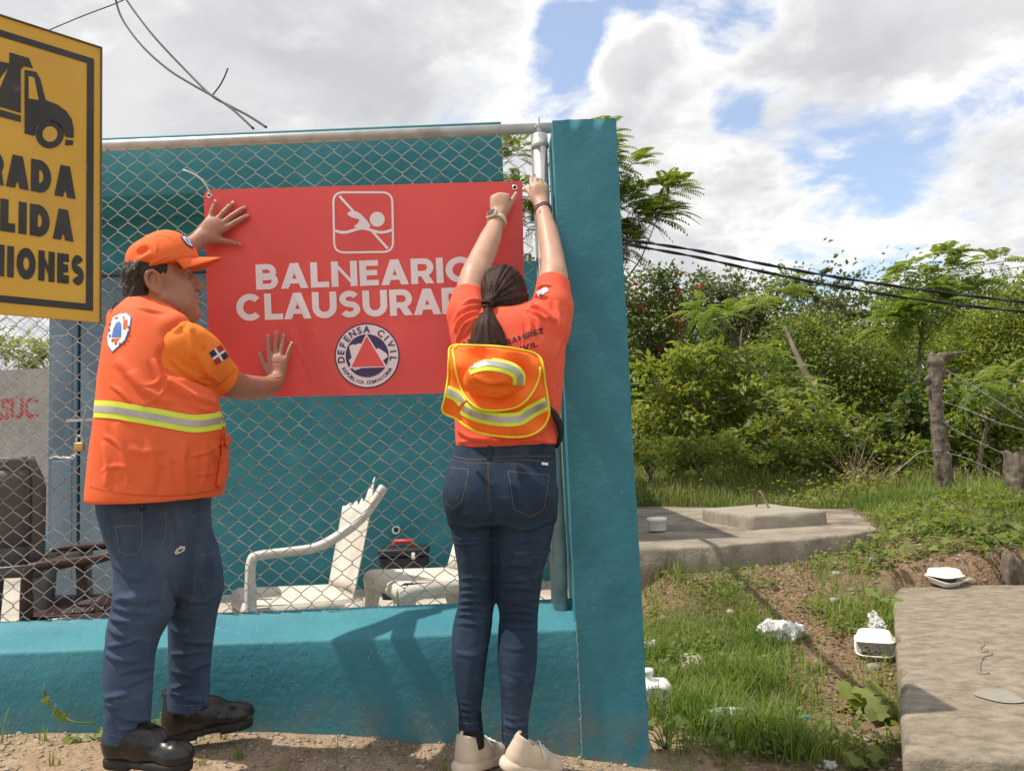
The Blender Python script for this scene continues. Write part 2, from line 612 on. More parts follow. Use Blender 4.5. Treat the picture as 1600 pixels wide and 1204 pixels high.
def gz(x, y):
    x = np.asarray(x, dtype=np.float64); y = np.asarray(y, dtype=np.float64)
    left = np.interp(x, [-3.0, -1.3, -0.6, -0.1, 0.45, 1.0], [0.14, 0.10, 0.05, 0.0, -0.10, -0.20])
    prof = np.interp(y, [1.0, 3.0, 3.9, 4.5, 4.9, 5.3, 6.0, 7.0, 8.4, 11.0, 15.0, 22.0, 60.0], [-0.22, -0.20, -0.13, -0.01, 0.11, 0.16, 0.20, 0.23, 0.30, 0.66, 0.85, 0.95, 1.1])
    # the cut bank comes forward on the right
    bank = np.clip((x - 2.2) / 0.8, 0, 1) * np.interp(y, [3.6, 4.4, 5.2, 6.2, 7.5], [0.0, 0.05, 0.12, 0.12, 0.0])
    right = prof + bank
    t = np.clip((x - 0.45) / 0.5, 0, 1)
    z = left * (1 - t) + right * t
    amp = 0.05 + 0.05 * np.clip((y - 4) / 6, 0, 1) * t
    z = z + amp * (fbm(x * 1.3, y * 1.3, 0, 3, 4) - 0.5) + 0.022 * (fbm(x * 8, y * 8, 0, 9, 3) - 0.5)
    # the slab at right sits in a cut
    xe = SLABQ[3].x + (SLABQ[0].x - SLABQ[3].x) * (y - SLABQ[3].y) / (SLABQ[0].y - SLABQ[3].y)
    cut = np.clip((x - xe - .01) / .05, 0, 1) * np.clip((SLABQ[0].y - .02 - y) / .06, 0, 1) * np.clip((x - .9) / .1, 0, 1)
    z = z * (1 - cut) + np.minimum(z, SZ - .07) * cut
    # the yard behind the wall has its own slab
    z = z + 0.10 * np.clip((x - 2.9) / .6, 0, 1) * np.interp(y, [5.5, 6.6, 8.0, 9.5], [0, 1, 1, 0])
    yard = (x < 0.62) & (y > 2.74)
    z = np.where(yard, np.minimum(z, -0.16), z)
    far = np.clip((np.abs(x) - 12) / 10, 0, 1)
    return z * (1 - far) + far * np.where(x > 0, np.minimum(prof, 1.0), 0.0)


def gnear(x, y):
    return float(gz(x, y))


mat_ground = bpy.data.materials.new('ground_soil')
mat_ground.use_nodes = True


def ground_material():
    nt = mat_ground.node_tree; N, L = nt.nodes, nt.links
    bs = N['Principled BSDF']; bs.inputs['Roughness'].default_value = 0.95; bs.inputs['Specular IOR Level'].default_value = 0.15
    tc = N.new('ShaderNodeTexCoord')

    def noise(s, d=6, r=0.6):
        n = N.new('ShaderNodeTexNoise'); n.inputs['Scale'].default_value = s; n.inputs['Detail'].default_value = d; n.inputs['Roughness'].default_value = r
        L.new(tc.outputs['Object'], n.inputs['Vector']); return n.outputs['Fac']

    def ramp(f, *st):
        r = N.new('ShaderNodeValToRGB'); e = r.color_ramp.elements
        e[0].position, e[0].color = st[0][0], (*st[0][1], 1); e[1].position, e[1].color = st[-1][0], (*st[-1][1], 1)
        for p, c in st[1:-1]:
            q = e.new(p); q.color = (*c, 1)
        L.new(f, r.inputs[0]); return r.outputs[0]

    def mix(f, a, b, mode='MIX'):
        m = N.new('ShaderNodeMixRGB'); m.blend_type = mode
        if isinstance(f, float): m.inputs[0].default_value = f
        else: L.new(f, m.inputs[0])
        for i, v in ((1, a), (2, b)):
            if isinstance(v, tuple): m.inputs[i].default_value = (*v, 1)
            else: L.new(v, m.inputs[i])
        return m.outputs[0]

    tan = ramp(noise(9), (0.3, (0.33, 0.235, 0.15)), (0.5, (0.42, 0.31, 0.205)), (0.7, (0.50, 0.40, 0.28)))
    brown = ramp(noise(7), (0.3, (0.14, 0.085, 0.05)), (0.5, (0.24, 0.15, 0.09)), (0.72, (0.36, 0.26, 0.17)))
    litter = ramp(noise(38, 5, 0.7), (0.42, (0.20, 0.13, 0.08)), (0.6, (0.38, 0.29, 0.19)))
    brown = mix(0.5, brown, litter)
    grass = ramp(noise(5), (0.3, (0.05, 0.075, 0.02)), (0.6, (0.10, 0.13, 0.035)), (0.8, (0.17, 0.15, 0.07)))
    at_ = N.new('ShaderNodeVertexColor'); at_.layer_name = 'zone'
    sp = N.new('ShaderNodeSeparateColor'); L.new(at_.outputs[0], sp.inputs[0])
    c = mix(sp.outputs[0], tan, brown)
    c = mix(sp.outputs[1], c, grass)
    # small stones
    vo = N.new('ShaderNodeTexVoronoi'); vo.inputs['Scale'].default_value = 55; L.new(tc.outputs['Object'], vo.inputs['Vector'])
    stone = ramp(vo.outputs['Color'], (0.0, (0.5, 0.46, 0.42)), (1.0, (0.9, 0.85, 0.8)))
    c = mix(0.45, c, mix(1.0, c, stone, 'MULTIPLY'))
    L.new(c, bs.inputs['Base Color'])
    bp = N.new('ShaderNodeBump'); bp.inputs['Strength'].default_value = 0.8; bp.inputs['Distance'].default_value = 0.012
    h = N.new('ShaderNodeMath'); h.operation = 'ADD'; L.new(noise(70, 4, 0.7), h.inputs[0])
    vm = N.new('ShaderNodeMath'); vm.operation = 'MULTIPLY'; vm.inputs[1].default_value = -0.8; L.new(vo.outputs['Distance'], vm.inputs[0]); L.new(vm.outputs[0], h.inputs[1])
    L.new(h.outputs[0], bp.inputs['Height']); L.new(bp.outputs[0], bs.inputs['Normal'])


ground_material()
PATCH = lambda x, y: fbm(x * 1.1 + 3, y * 1.1, 0, 21, 4)        # where grass grows


def grassiness(x, y):
    """0 bare soil .. 1 grass, right-hand side"""
    x = np.asarray(x, float); y = np.asarray(y, float)
    g = np.clip((PATCH(x, y) - 0.28) / 0.14, 0, 1)
    path = np.exp(-((x - (1.42 + 0.13 * (y - 3.4))) / 0.24) ** 2) * np.clip((y - 2.6) / 0.6, 0, 1) * np.clip((5.6 - y) / 0.8, 0, 1)
    g = g * (1 - 0.95 * path)
    bank = np.clip((x - 2.1) / 0.5, 0, 1) * np.clip((y - 3.9) / 0.4, 0, 1) * np.clip((6.9 - y) / 0.4, 0, 1)
    g = g * (1 - 0.75 * bank)
    foot = np.clip((y - 4.5) / 0.3, 0, 1) * np.clip((5.6 - y) / 0.2, 0, 1)
    g = g * (1 - 0.8 * foot)
    g = np.maximum(g, np.clip((y - 7.0) / 0.6, 0, 1) * 0.92)
    return g * np.clip((x - 0.46) / 0.08, 0, 1)


def make_ground():
    def axis(segs):
        out = []
        for a, b, s in segs:
            out.extend(np.arange(a, b - 1e-6, s))
        out.append(segs[-1][1])
        return np.array(out)
    xs = axis([(-500, -60, 60), (-60, -10, 5), (-10, -3, 0.5), (-3, 5, 0.04), (5, 14, 0.3), (14, 60, 5), (60, 500, 60)])
    ys = axis([(-500, -60, 60), (-60, -3, 4), (-3, 1.4, 0.3), (1.4, 8, 0.045), (8, 22, 0.3), (22, 60, 4), (60, 500, 60)])
    X, Y = np.meshgrid(xs, ys)
    Z = gz(X, Y)
    V = np.stack([X.ravel(), Y.ravel(), Z.ravel()], 1)
    nx, ny = len(xs), len(ys)
    i = np.arange(nx - 1)[None, :] + nx * np.arange(ny - 1)[:, None]
    F = np.stack([i, i + 1, i + 1 + nx, i + nx], -1).reshape(-1, 4)
    me = np_mesh('ground', V, F, True)
    ca = me.color_attributes.new('zone', 'FLOAT_COLOR', 'POINT')
    xr, yr = V[:, 0], V[:, 1]
    soil = np.clip((xr - 0.45 + 0.35 * (fbm(xr * 3, yr * 3, 0, 5, 3) - 0.5)) / 0.35, 0, 1)
    gr = grassiness(xr, yr) * 0.8
    C = np.stack([soil, gr, 0 * gr, 0 * gr + 1], 1).astype(np.float32)
    ca.data.foreach_set('color', C.reshape(-1))
    tag(link('ground', me, mat_ground), kind='structure')


make_ground()

# ------------------------------------------------------------------ materials of the built things
TEAL = dict(c1=(0.042, 0.20, 0.25), c2=(0.056, 0.24, 0.29), scale=5, rough=0.62, bump=0.5, bscale=55, c3=(0.05, 0.26, 0.28), c3scale=2.2, c3w=(0.52, 0.8), spec=0.3)
mat_teal_wall = pmat('teal_plaster', **{**TEAL, 'bump': 0.6, 'bscale': 38, 'bdist': 0.006}, chips=(0.30, 0.42, 0.42), dirt=(0.24, 0.19, 0.13, 0.22))
mat_teal_col = pmat('teal_column_paint', **{**TEAL, 'bump': 0.6, 'bscale': 26, 'bdist': 0.004, 'rough': 0.5}, chips=(0.34, 0.46, 0.46), dirt=(0.22, 0.18, 0.13, 0.12))
mat_teal_house = pmat('teal_house_paint', **{**TEAL, 'c1': (0.03, 0.175, 0.205), 'c2': (0.035, 0.20, 0.23)})
mat_door = pmat('door_metal_paint', (0.10, 0.155, 0.20), (0.13, 0.19, 0.235), 4, 0.5, 0.2, 30)
mat_galv = pmat('galvanised_steel', (0.44, 0.43, 0.41), (0.58, 0.57, 0.54), 14, 0.42, 0.15, 90, metal=0.35, c3=(0.36, 0.28, 0.2), c3scale=5, c3w=(0.56, 0.75))
mat_wire = pmat('fence_wire', (0.38, 0.36, 0.33), (0.54, 0.52, 0.49), 12, 0.45, metal=0.6, c3=(0.25, 0.14, 0.08), c3scale=2.5, c3w=(0.5, 0.7))
mat_floor = pmat('patio_concrete', (0.42, 0.37, 0.30), (0.56, 0.50, 0.42), 3, 0.85, 0.4, 60, c3=(0.34, 0.29, 0.23), c3scale=1.4)
mat_conc = pmat('weathered_concrete', (0.27, 0.23, 0.18), (0.40, 0.35, 0.275), 5, 0.9, 0.8, 45, c3=(0.20, 0.165, 0.125), c3scale=1.6, c3w=(0.5, 0.72), bdist=0.006, stretch=(0.6, 1.8, 1))
mat_black = pmat('black_rubber', (0.012, 0.012, 0.014), (0.02, 0.02, 0.022), 20, 0.55)
mat_whiteplastic = pmat('white_plastic', (0.74, 0.72, 0.68), (0.82, 0.80, 0.77), 4, 0.4, c3=(0.62, 0.57, 0.48), c3scale=3, c3w=(0.55, 0.8))

# yard floor
mb = MB()
mb.box((-9.0, 2.86, -0.14), (0.40, 10.0, 0.0))
tag(mb.build('patio_floor', mat_floor), kind='structure')

# ------------------------------------------------------------------ low wall, its face battered a little
def low_wall():
    # outline across the wall (y, z): front foot, front top (rounded), back
    xs = np.linspace(-4.2, 0.235, 160)
    rows = []
    for x in xs:
        zt = 0.43 + 0.008 * (float(fbm(x * 2.2, 0.3, 0, 4, 3)) - 0.5)
        j = 0.012 * (float(fbm(x * 7, 0.7, 0, 8, 3)) - 0.5)
        k = 0.010 * (float(fbm(x * 5, 3.7, 0, 12, 3)) - 0.5)
        e = 0.006 * (float(fbm(x * 3.1, 5.7, 0, 14, 3)) - 0.5)
        f = 2.676 + 0.3 * k
        rows.append([Vector((x, y, z)) for y, z in ((f, -0.25), (f, 0.05), (f, 0.15), (f, 0.25), (f + .001, zt - 0.062 + e), (f + .004, zt - 0.054 + e), (f + .010, zt - 0.050 + e),
                                                   (2.73 + j * .5, zt - 0.036), (2.80, zt - .012), (2.845 + j, zt + 0.004), (2.857 + j, zt + 0.016), (2.87 + j, zt + 0.008), (2.95, zt), (2.98, zt - 0.03), (2.98, -0.25))])
    mb = MB(); mb.sheet(rows)
    n = len(rows[0])
    mb.add(rows[0], [tuple(range(n))]); mb.add(rows[-1], [tuple(range(n))])
    o = mb.build('low_wall', mat_teal_wall)
    es = o.modifiers.new('edges', 'EDGE_SPLIT'); es.split_angle = R(48)
    tag(o, 'low teal plastered wall under the chain link fence', 'wall')


low_wall()

# ------------------------------------------------------------------ corner pillar
def pillar():
    Yf, Yb = 2.675, 2.985
    tl, tr = at(863, 189, Yf), at(962, 188, Yf)
    bl, br = at(908, 1150, Yf), at(1014, 1150, Yf)
    x0 = (tl.x + bl.x) / 2; x1 = (tr.x + br.x) / 2
    zt = tl.z
    bm = bmesh.new()
    nz_, nx_, ny_ = 60, 8, 8
    def wob(p):
        a = 0.007 * (float(fbm(p.x * 9, p.z * 5, p.y * 9, 31, 3)) - 0.5) + 0.004 * (float(fbm(p.x * 30, p.z * 30, p.y * 30, 3, 2)) - 0.5)
        return a
    zs = np.linspace(-0.35, zt, nz_)
    ring = [(x0 + (x1 - x0) * i / nx_, Yf, 0) for i in range(nx_)] + [(x1, Yf + (Yb - Yf) * i / ny_, 1) for i in range(ny_)] + \
           [(x1 - (x1 - x0) * i / nx_, Yb, 2) for i in range(nx_)] + [(x0, Yb - (Yb - Yf) * i / ny_, 3) for i in range(ny_)]
    nrm = [Vector((0, -1, 0)), Vector((1, 0, 0)), Vector((0, 1, 0)), Vector((-1, 0, 0))]
    P = []
    for z in zs:
        row = []
        for x, y, s in ring:
            p = Vector((x, y, z))
            row.append(p + nrm[s] * wob(p))
        P.append(row + [row[0]])
    mb = MB(); mb.sheet(P, smooth=True)
    m = len(ring)
    mb.add([p + Vector((0, 0, 0.004 * random.random())) for p in P[-1][:m]], [tuple(range(m))])
    me = mb.mesh('pillar')
    bm.from_mesh(me)
    bmesh.ops.remove_doubles(bm, verts=bm.verts, dist=0.0005)
    bmesh.ops.recalc_face_normals(bm, faces=bm.faces)
    bm.to_mesh(me); bm.free()
    o = link('pillar', me, mat_teal_col)
    mod = o.modifiers.new('edges', 'EDGE_SPLIT'); mod.split_angle = R(50)
    tag(o, 'tall square teal pillar at the right end of the fence', 'pillar')
    return x0, x1, zt


PX0, PX1, PZT = pillar()
cr = MB(); rr_ = random.Random(21)
zc = 0.40; xj = PX0 + 0.001; pts_ = []
while zc > -0.10:
    pts_.append((xj + rr_.uniform(-.002, .002), zc)); zc -= rr_.uniform(.006, .016)
L_c = [Vector((x - rr_.uniform(.0004, .0030), 2.6725, z)) for x, z in pts_]
R_c = [Vector((x + rr_.uniform(.0004, .0030), 2.6725, z)) for x, z in pts_]
mat_plaster = pmat('bare_plaster', (0.20, 0.36, 0.37), (0.36, 0.44, 0.42), 60, .9, .5, 120)
cr.sheet([L_c, R_c], smooth=False)
cro = cr.build('plaster_crack', mat_plaster, bpy.data.objects['low_wall']); solidify(cro, .006, 0)

# ------------------------------------------------------------------ chain link fence
def zigzag(x0, pitch, z0, z1, amp=0.0022, seed=0, step=None):
    ph = seed % 2
    h = pitch * 0.5
    step = step or pitch * 0.5
    n = int((z1 - z0) / step)
    rr = random.Random(seed)
    pts = []
    for i in range(n + 1):
        dx = (h if (i + ph) % 2 else 0.0)
        dy = amp if (i + ph) % 2 else -amp
        z = z0 + i * step
        jx = rr.uniform(-1, 1) * 0.0012
        # short straight at the twist, then the long run
        pts.append(Vector((x0 + dx + jx, dy, z - 0.004)))
        pts.append(Vector((x0 + dx + jx, -dy, z + 0.004)))
    return pts


def fence_bend(p, Y):
    # the mesh sags a little between rail and wall
    return Vector((p.x + 0.012 * (float(vnoise(p.x * 1.7, p.z * 1.3, 0, 6)) - 0.5), Y + p.y + 0.016 * (float(vnoise(p.x * 2.1, p.z * 1.9, 0, 2)) - 0.5), p.z))


FY = 2.855
fence = thing('chain_link_fence', 'galvanised chain link fence standing on the low teal wall', 'fence', (-1.0, FY, 0.43))
pitch = 0.0735
rail_z = lambda x: at(500, 214, FY).z
RZ = rail_z(0)
xw = -2.75
k = 0
while xw < 0.085:
    pts = [fence_bend(p, FY) for p in zigzag(xw, pitch * 1.02, 0.435, RZ + 0.012, seed=k, step=pitch * 0.47)]
    mb = MB(); mb.tube(pts, 0.0019, 5)
    mb.build('wire', mat_wire, fence)
    xw += pitch * 0.5 * 1.02
    k += 1
mb = MB(); mb.tube([(-3.2, FY + 0.005, RZ), (-1.0, FY + 0.005, RZ + 0.002), (PX0 + 0.01, FY + 0.005, RZ)], 0.0205, 14)
mb.build('top_rail', mat_galv, fence)
# end post: pipe with cap, band, and the rod above it
pt = at(846, 215, FY - 0.03); pb_ = at(873, 945, FY - 0.03)
xp = (pt.x + pb_.x) / 2
mb = MB(); mb.tube([(xp, FY - 0.035, 0.40), (xp, FY - 0.035, pt.z)], 0.0275, 18)
mb.build('end_post', mat_galv, fence)
mb = MB(); mb.lathe([(0.030, -0.045), (0.034, -0.04), (0.034, -0.028), (0.030, -0.025), (0.030, 0.002), (0.028, 0.008), (0.012, 0.015), (0.0, 0.016)], (xp, FY - 0.035, pt.z), 18)
mb.build('post_cap', mat_galv, fence)
mb = MB(); mb.tube([(xp - 0.002, FY - 0.035, pt.z), (xp - 0.003, FY - 0.033, pt.z + 0.075)], 0.008, 8)
mb.lathe([(0, -0.006), (0.013, -0.006), (0.013, 0.004), (0, 0.004)], (xp - 0.003, FY - 0.033, pt.z + 0.045), 6, smooth=False)
mb.build('bolt', mat_galv, fence)
xb = at(836, 260, FY).x
mb = MB(); mb.box((xb - 0.012, FY - 0.012, 0.43), (xb + 0.012, FY - 0.006, RZ - 0.03))
mb.build('tension_bar', mat_galv, fence)
for zz in (0.62, 1.15, 1.68):
    mb = MB(); mb.box((xb - 0.012, FY - 0.045, zz), (xp + 0.01, FY - 0.04 + 0.002, zz + 0.022)); mb.box((xb - 0.012, FY - 0.045, zz), (xb - 0.008, FY - 0.002, zz + 0.022))
    mb.build('tension_band', mat_galv, fence)

# side rail running back from the pillar, seen edge on
side = thing('side_rail', 'galvanised side rail running back from the pillar to a post', 'rail', (0.36, 4.0, 0.0))
mb = MB(); mb.tube([(0.37, 2.99, 2.11), (0.37, 6.3, 2.11)], 0.021, 10)
mb.build('rail_pipe', mat_galv, side)
mb = MB(); mb.tube([(0.37, 6.3, -0.1), (0.37, 6.3, 2.14)], 0.025, 10)
mb.build('post', mat_galv, side)

# ------------------------------------------------------------------ house behind
house = thing('house', 'long teal single storey house with flat roof behind the fence', 'house', (-2.0, 5.85, 0.0))
HY = 5.85
roof_l = -3.9
zt = at(600, 197, 5.4).z; zb = at(600, 290, 5.4).z
xr = at(785, 240, 5.4).x
mb = MB(); mb.bbox((roof_l, 5.4, zb), (xr, 9.6, zt), 0.012)
mb.build('roof', mat_teal_house, house)
xl = at(66, 700, HY).x
xd = at(331, 700, HY).x
mb = MB(); mb.box((xd, HY, -0.05), (xr - 0.02, 9.5, zb - 0.002)); mb.box((xl, HY + 0.05, 2.50), (xd - 0.002, 9.5, zb - 0.002)); mb.box((xl, HY + 0.12, -0.05), (xd - 0.002, 9.5, 2.498))
mb.build('wall', mat_teal_house, house)
mb = MB(); mb.box((xr - 0.016, HY + 0.03, -0.05), (xr + 0.33, 9.4, 2.45))
mb.build('side_wall', mat_teal_house, house)
# steel double door: two leaves with pressed panels
xs_ = at(116, 700, HY).x
mat_seam = pmat('door_edge', (0.05, 0.085, 0.11), None, rough=0.6)
for a, b in ((xl + 0.01, xs_ - 0.012), (xs_ + 0.012, xd - 0.01)):
    d = MB(); d.bbox((a, HY + 0.055, 0.02), (b, HY + 0.10, 2.47), 0.006)
    dl = d.build('door', mat_door, house)
    w = b - a
    for z0, z1 in ((0.15, 1.05), (1.17, 2.02), (2.14, 2.36)):
        q = MB(); q.bbox((a + 0.07 * w + 0.02, HY + 0.047, z0), (b - 0.07 * w - 0.02, HY + 0.06, z1), 0.006); q.build('panel', mat_door, dl)
mb = MB(); mb.box((xl, HY + 0.02, 2.472), (xd - 0.003, HY + 0.11, 2.498)); mb.build('door_lintel', mat_seam, house)
pp = at(620, 827, HY)
mb = MB(); Mx = Matrix.Rotation(R(90), 4, 'X')
mb.lathe([(0.030, 0.0), (0.030, 0.045), (0.020, 0.045), (0.020, 0.0)], (pp.x, HY - 0.004, pp.z), 16, M=Mx)
mb.build('pipe_stub', mat_whiteplastic, house)

# ------------------------------------------------------------------ rear boundary on the left
rw = thing('boundary_wall', 'grey block wall with red painted letters beyond the rear fence', 'wall', (-6.5, 11.0, 0))
mat_grey = pmat('grey_render', (0.30, 0.28, 0.26), (0.40, 0.38, 0.35), 3, 0.9, 0.5, 30)
ztop = at(30, 577, 11.0).z
mb = MB(); mb.box((-12.0, 11.0, -0.2), (-3.4, 11.2, ztop)); mb.build('wall_panel', mat_grey, rw)
mat_redpaint = pmat('red_lettering', (0.40, 0.05, 0.05), (0.5, 0.09, 0.08), 9, 0.8)
V, Fc = text2d('ASUC', 0.03)
a = at(-22, 657, 11.0); b = at(60, 620, 11.0)
V = fit2d(V, a.x, a.z, b.x, b.z)
mb = MB(); mb.add([(x, 10.994, z) for x, z in V], Fc); mb.build('lettering', mat_redpaint, rw)
pw = MB(); zr = at(40, 832, 7.2).z
pw.bbox((-9.0, 7.2, -0.1), (-3.2, 7.4, zr), 0.012)
tag(pw.build('low_wall', mat_teal_wall), 'low teal wall at the back of the yard below the rear fence', 'wall')
rf = thing('chain_link_fence', 'rear chain link fence in front of the grey lettered wall', 'fence', (-5, 7.3, zr))
for i in range(62):
    mb = MB(); mb.tube([Vector((p.x, 7.3 + p.y, p.z)) for p in zigzag(-6.4 + i * 0.0365 * 1.25, 0.073 * 1.25, zr - 0.01, 2.55, seed=900 + i, step=0.045)], 0.0022, 4)
    mb.build('wire', mat_galv, rf)
mb = MB(); mb.tube([(-6.6, 7.3, 2.55), (-3.4, 7.3, 2.55)], 0.02, 8); mb.build('top_rail', mat_galv, rf)
# ------------------------------------------------------------------ red closure sign tied to the fence
mat_red = pmat('red_vinyl', (0.74, 0.085, 0.075), (0.78, 0.10, 0.085), 2.0, 0.38, 0.12, 5, spec=0.35, bdist=0.01)
mat_print = pmat('white_print', (0.80, 0.72, 0.72), (0.84, 0.77, 0.77), 6, 0.45)
mat_navy = pmat('navy_print', (0.05, 0.035, 0.10), (0.06, 0.045, 0.12), 6, 0.45)
mat_edge = pmat('sign_edge', (0.75, 0.6, 0.58), None, rough=0.5)
mat_brass = pmat('eyelet_metal', (0.55, 0.53, 0.48), (0.65, 0.62, 0.56), 30, 0.3, metal=0.9)
mat_tie = pmat('white_nylon', (0.8, 0.78, 0.76), None, rough=0.4)
SY = 2.815
closed = thing('closure_sign', 'red sign reading BALNEARIO CLAUSURADO tied to the fence', 'sign', at(570, 450, SY))


def sign_y(px, py):
    return SY + 0.006 * math.sin((px - 320) / 500 * math.pi * 1.3) + 0.014 * (float(vnoise(px / 130.0, py / 170.0, 0, 3)) - 0.5) + 0.004 * (float(vnoise(px / 45.0, py / 90.0, 0, 5)) - 0.5)


def sp(px, py, off=0.0):
    y = sign_y(px, py)
    p = at(px, py, y)
    return Vector((p.x, y - off, p.z))


def red_panel():
    TL, TR, BL, BR = (318.5, 297), (816, 283), (329, 622), (822, 611)
    n, m = 70, 46
    rows = []
    for j in range(m + 1):
        v = j / m
        row = []
        for i in range(n + 1):
            u = i / n
            x = (TL[0] * (1 - u) + TR[0] * u) * (1 - v) + (BL[0] * (1 - u) + BR[0] * u) * v
            y = (TL[1] * (1 - u) + TR[1] * u) * (1 - v) + (BL[1] * (1 - u) + BR[1] * u) * v
            if i == 0 and j == 0: x += 3; y += 3
            row.append(sp(x, y))
        rows.append(row)
    mb = MB(); mb.sheet(rows)
    o = mb.build('panel', [mat_red, mat_edge], closed, recalc=False)
    sd = solidify(o, 0.004, 0.0).modifiers['thickness']
    sd.material_offset_rim = 1
    es = o.modifiers.new('edges', 'EDGE_SPLIT'); es.split_angle = R(40)
    return o


red_panel()


def refine2d(V, F, maxlen):
    """triangulate and split a flat outline so that it can be laid on a curved surface"""
    bm = bmesh.new()
    vs = [bm.verts.new((x, y, 0)) for x, y in V]
    for f in F:
        try: bm.faces.new([vs[i] for i in f])
        except ValueError: pass
    bmesh.ops.triangulate(bm, faces=bm.faces)
    for _ in range(6):
        ed = [e for e in bm.edges if e.calc_length() > maxlen]
        if not ed: break
        bmesh.ops.subdivide_edges(bm, edges=ed, cuts=1)
        bmesh.ops.triangulate(bm, faces=[f for f in bm.faces if len(f.verts) > 3])
    bm.verts.index_update()
    out = [(v.co.x, v.co.y) for v in bm.verts], [[v.index for v in f.verts] for f in bm.faces]
    bm.free()
    return out


def px_shape(name, V, F, mat, parent, off=0.0035):
    if max(p[0] for p in V) - min(p[0] for p in V) > 14: V, F = refine2d(V, F, 7.0)
    mb = MB(); mb.add([sp(x, y, off) for x, y in V], F)
    me = mb.mesh(name)
    # all print faces the viewer of the sign
    bm = bmesh.new(); bm.from_mesh(me)
    bm.normal_update()
    fl = [f for f in bm.faces if f.normal.y > 0]
    bmesh.ops.reverse_faces(bm, faces=fl)
    bm.to_mesh(me); bm.free()
    return link(name, me, mat, parent)


def quad_text(s, quad, bold, name, mat, parent, off=0.0035, fn=None):
    """text whose box fills the px quad (TL, TR, BR, BL)"""
    V, F = text2d(s, bold)
    V = fit2d(V, 0, 0, 1, 1)
    TL, TR, BR, BL = quad
    out = []
    for u, v in V:
        t = 1 - v
        x = (TL[0] * (1 - u) + TR[0] * u) * (1 - t) + (BL[0] * (1 - u) + BR[0] * u) * t
        y = (TL[1] * (1 - u) + TR[1] * u) * (1 - t) + (BL[1] * (1 - u) + BR[1] * u) * t
        out.append((x, y))
    return px_shape(name, out, F, mat, parent, off) if fn is None else fn(out, F)


def word_on(s, quad, w, cond, gap, mat, parent):
    L_, tot = word2d(s, w, cond, gap)
    TL, TR, BR, BL = quad
    for ch, pieces in L_:
        mb = MB()
        for k, (V, F) in enumerate(pieces):
            pts = []
            for x, y in V:
                u, t = x / tot, 1 - y
                px = (TL[0] * (1 - u) + TR[0] * u) * (1 - t) + (BL[0] * (1 - u) + BR[0] * u) * t
                py = (TL[1] * (1 - u) + TR[1] * u) * (1 - t) + (BL[1] * (1 - u) + BR[1] * u) * t
                pts.append(sp(px, py, 0.0034 + 0.00025 * k))
            mb.add(pts, F)
        me = mb.mesh('letter')
        bm = bmesh.new(); bm.from_mesh(me); bm.normal_update()
        bmesh.ops.reverse_faces(bm, faces=[f for f in bm.faces if f.normal.y > 0]); bm.to_mesh(me); bm.free()
        link('letter', me, mat, parent)


word_on('BALNEARIO', ((399.5, 413.5), (741, 401), (743, 440.5), (400.8, 453)), 0.240, 1.0, 0.085, mat_print, closed)
word_on('CLAUSURADO', ((369, 460.5), (778, 447.5), (780, 488), (370.5, 501.5)), 0.240, 1.0, 0.085, mat_print, closed)


def stroke(pts, w, closed_=False):
    """flat band along a polyline in px"""
    P = [Vector((x, y)) for x, y in pts]
    n = len(P); L_, R_ = [], []
    for i, p in enumerate(P):
        a = P[i - 1] if (i > 0 or closed_) else p
        b = P[(i + 1) % n] if (i < n - 1 or closed_) else p
        t1 = (p - a).normalized() if (p - a).length > 1e-6 else (b - p).normalized()
        t2 = (b - p).normalized() if (b - p).length > 1e-6 else t1
        nn = Vector((-(t1 + t2).y, (t1 + t2).x)).normalized()
        c = max(0.4, nn.dot(Vector((-t1.y, t1.x))))
        L_.append(p + nn * (w / 2 / c)); R_.append(p - nn * (w / 2 / c))
    V = [tuple(q) for q in L_ + R_]
    F = [(i, (i + 1) % n, (i + 1) % n + n, i + n) for i in range(n if closed_ else n - 1)]
    return V, F


def ell(cx, cy, rx, ry, n=48, a0=0.0, a1=360.0):
    return [(cx + rx * math.cos(R(a0 + (a1 - a0) * k / n)), cy + ry * math.sin(R(a0 + (a1 - a0) * k / n))) for k in range(n if a1 - a0 >= 360 else n + 1)]


def crop5(pts):                     # coordinates measured on an enlarged view of the sign
    return [(300 + x * 0.31555, 260 + y * 0.31555) for x, y in pts]


def rrect(c, rad, n=6):
    out = []
    for i in range(4):
        p = Vector(c[i]); a = (Vector(c[i - 1]) - p).normalized(); b = (Vector(c[(i + 1) % 4]) - p).normalized()
        s = p + a * rad; e = p + b * rad
        for k in range(n + 1):
            t = k / n
            out.append(tuple(s * (1 - t) ** 2 + p * 2 * t * (1 - t) + e * t * t))
    return out


V, F = stroke(rrect(crop5([(700, 130), (992, 130), (997, 424), (706, 428)]), 16), 3.2, True)
px_shape('pictogram_frame', V, F, mat_print, closed)
V, F = stroke(crop5([(731, 148), (803, 228)]), 3.8); V2, F2 = stroke(crop5([(893, 322), (970, 408)]), 3.8)
px_shape('pictogram_bar', V, F, mat_print, closed)
px_shape('pictogram_bar', V2, F2, mat_print, closed)
px_shape('pictogram_swimmer', crop5(ell(918, 263, 37, 37, 32)), [tuple(range(32))], mat_print, closed)
swim = crop5([(771, 236), (777, 226), (790, 222), (808, 223), (826, 230), (842, 243), (858, 258), (884, 292), (884, 301), (868, 307), (845, 302), (803, 304), (806, 296), (820, 285), (829, 270), (826, 262), (808, 259), (785, 250), (774, 244)])
px_shape('pictogram_swimmer', swim, [tuple(range(len(swim)))], mat_print, closed)
wv = [(709 + k * 9.6, 318 + 10 * math.sin((k * 9.6 - 8) / 95 * math.pi * 1.02 + 0.4)) for k in range(31)]
V, F = stroke(crop5(wv), 4.4)
px_shape('pictogram_wave', V, F, mat_print, closed)
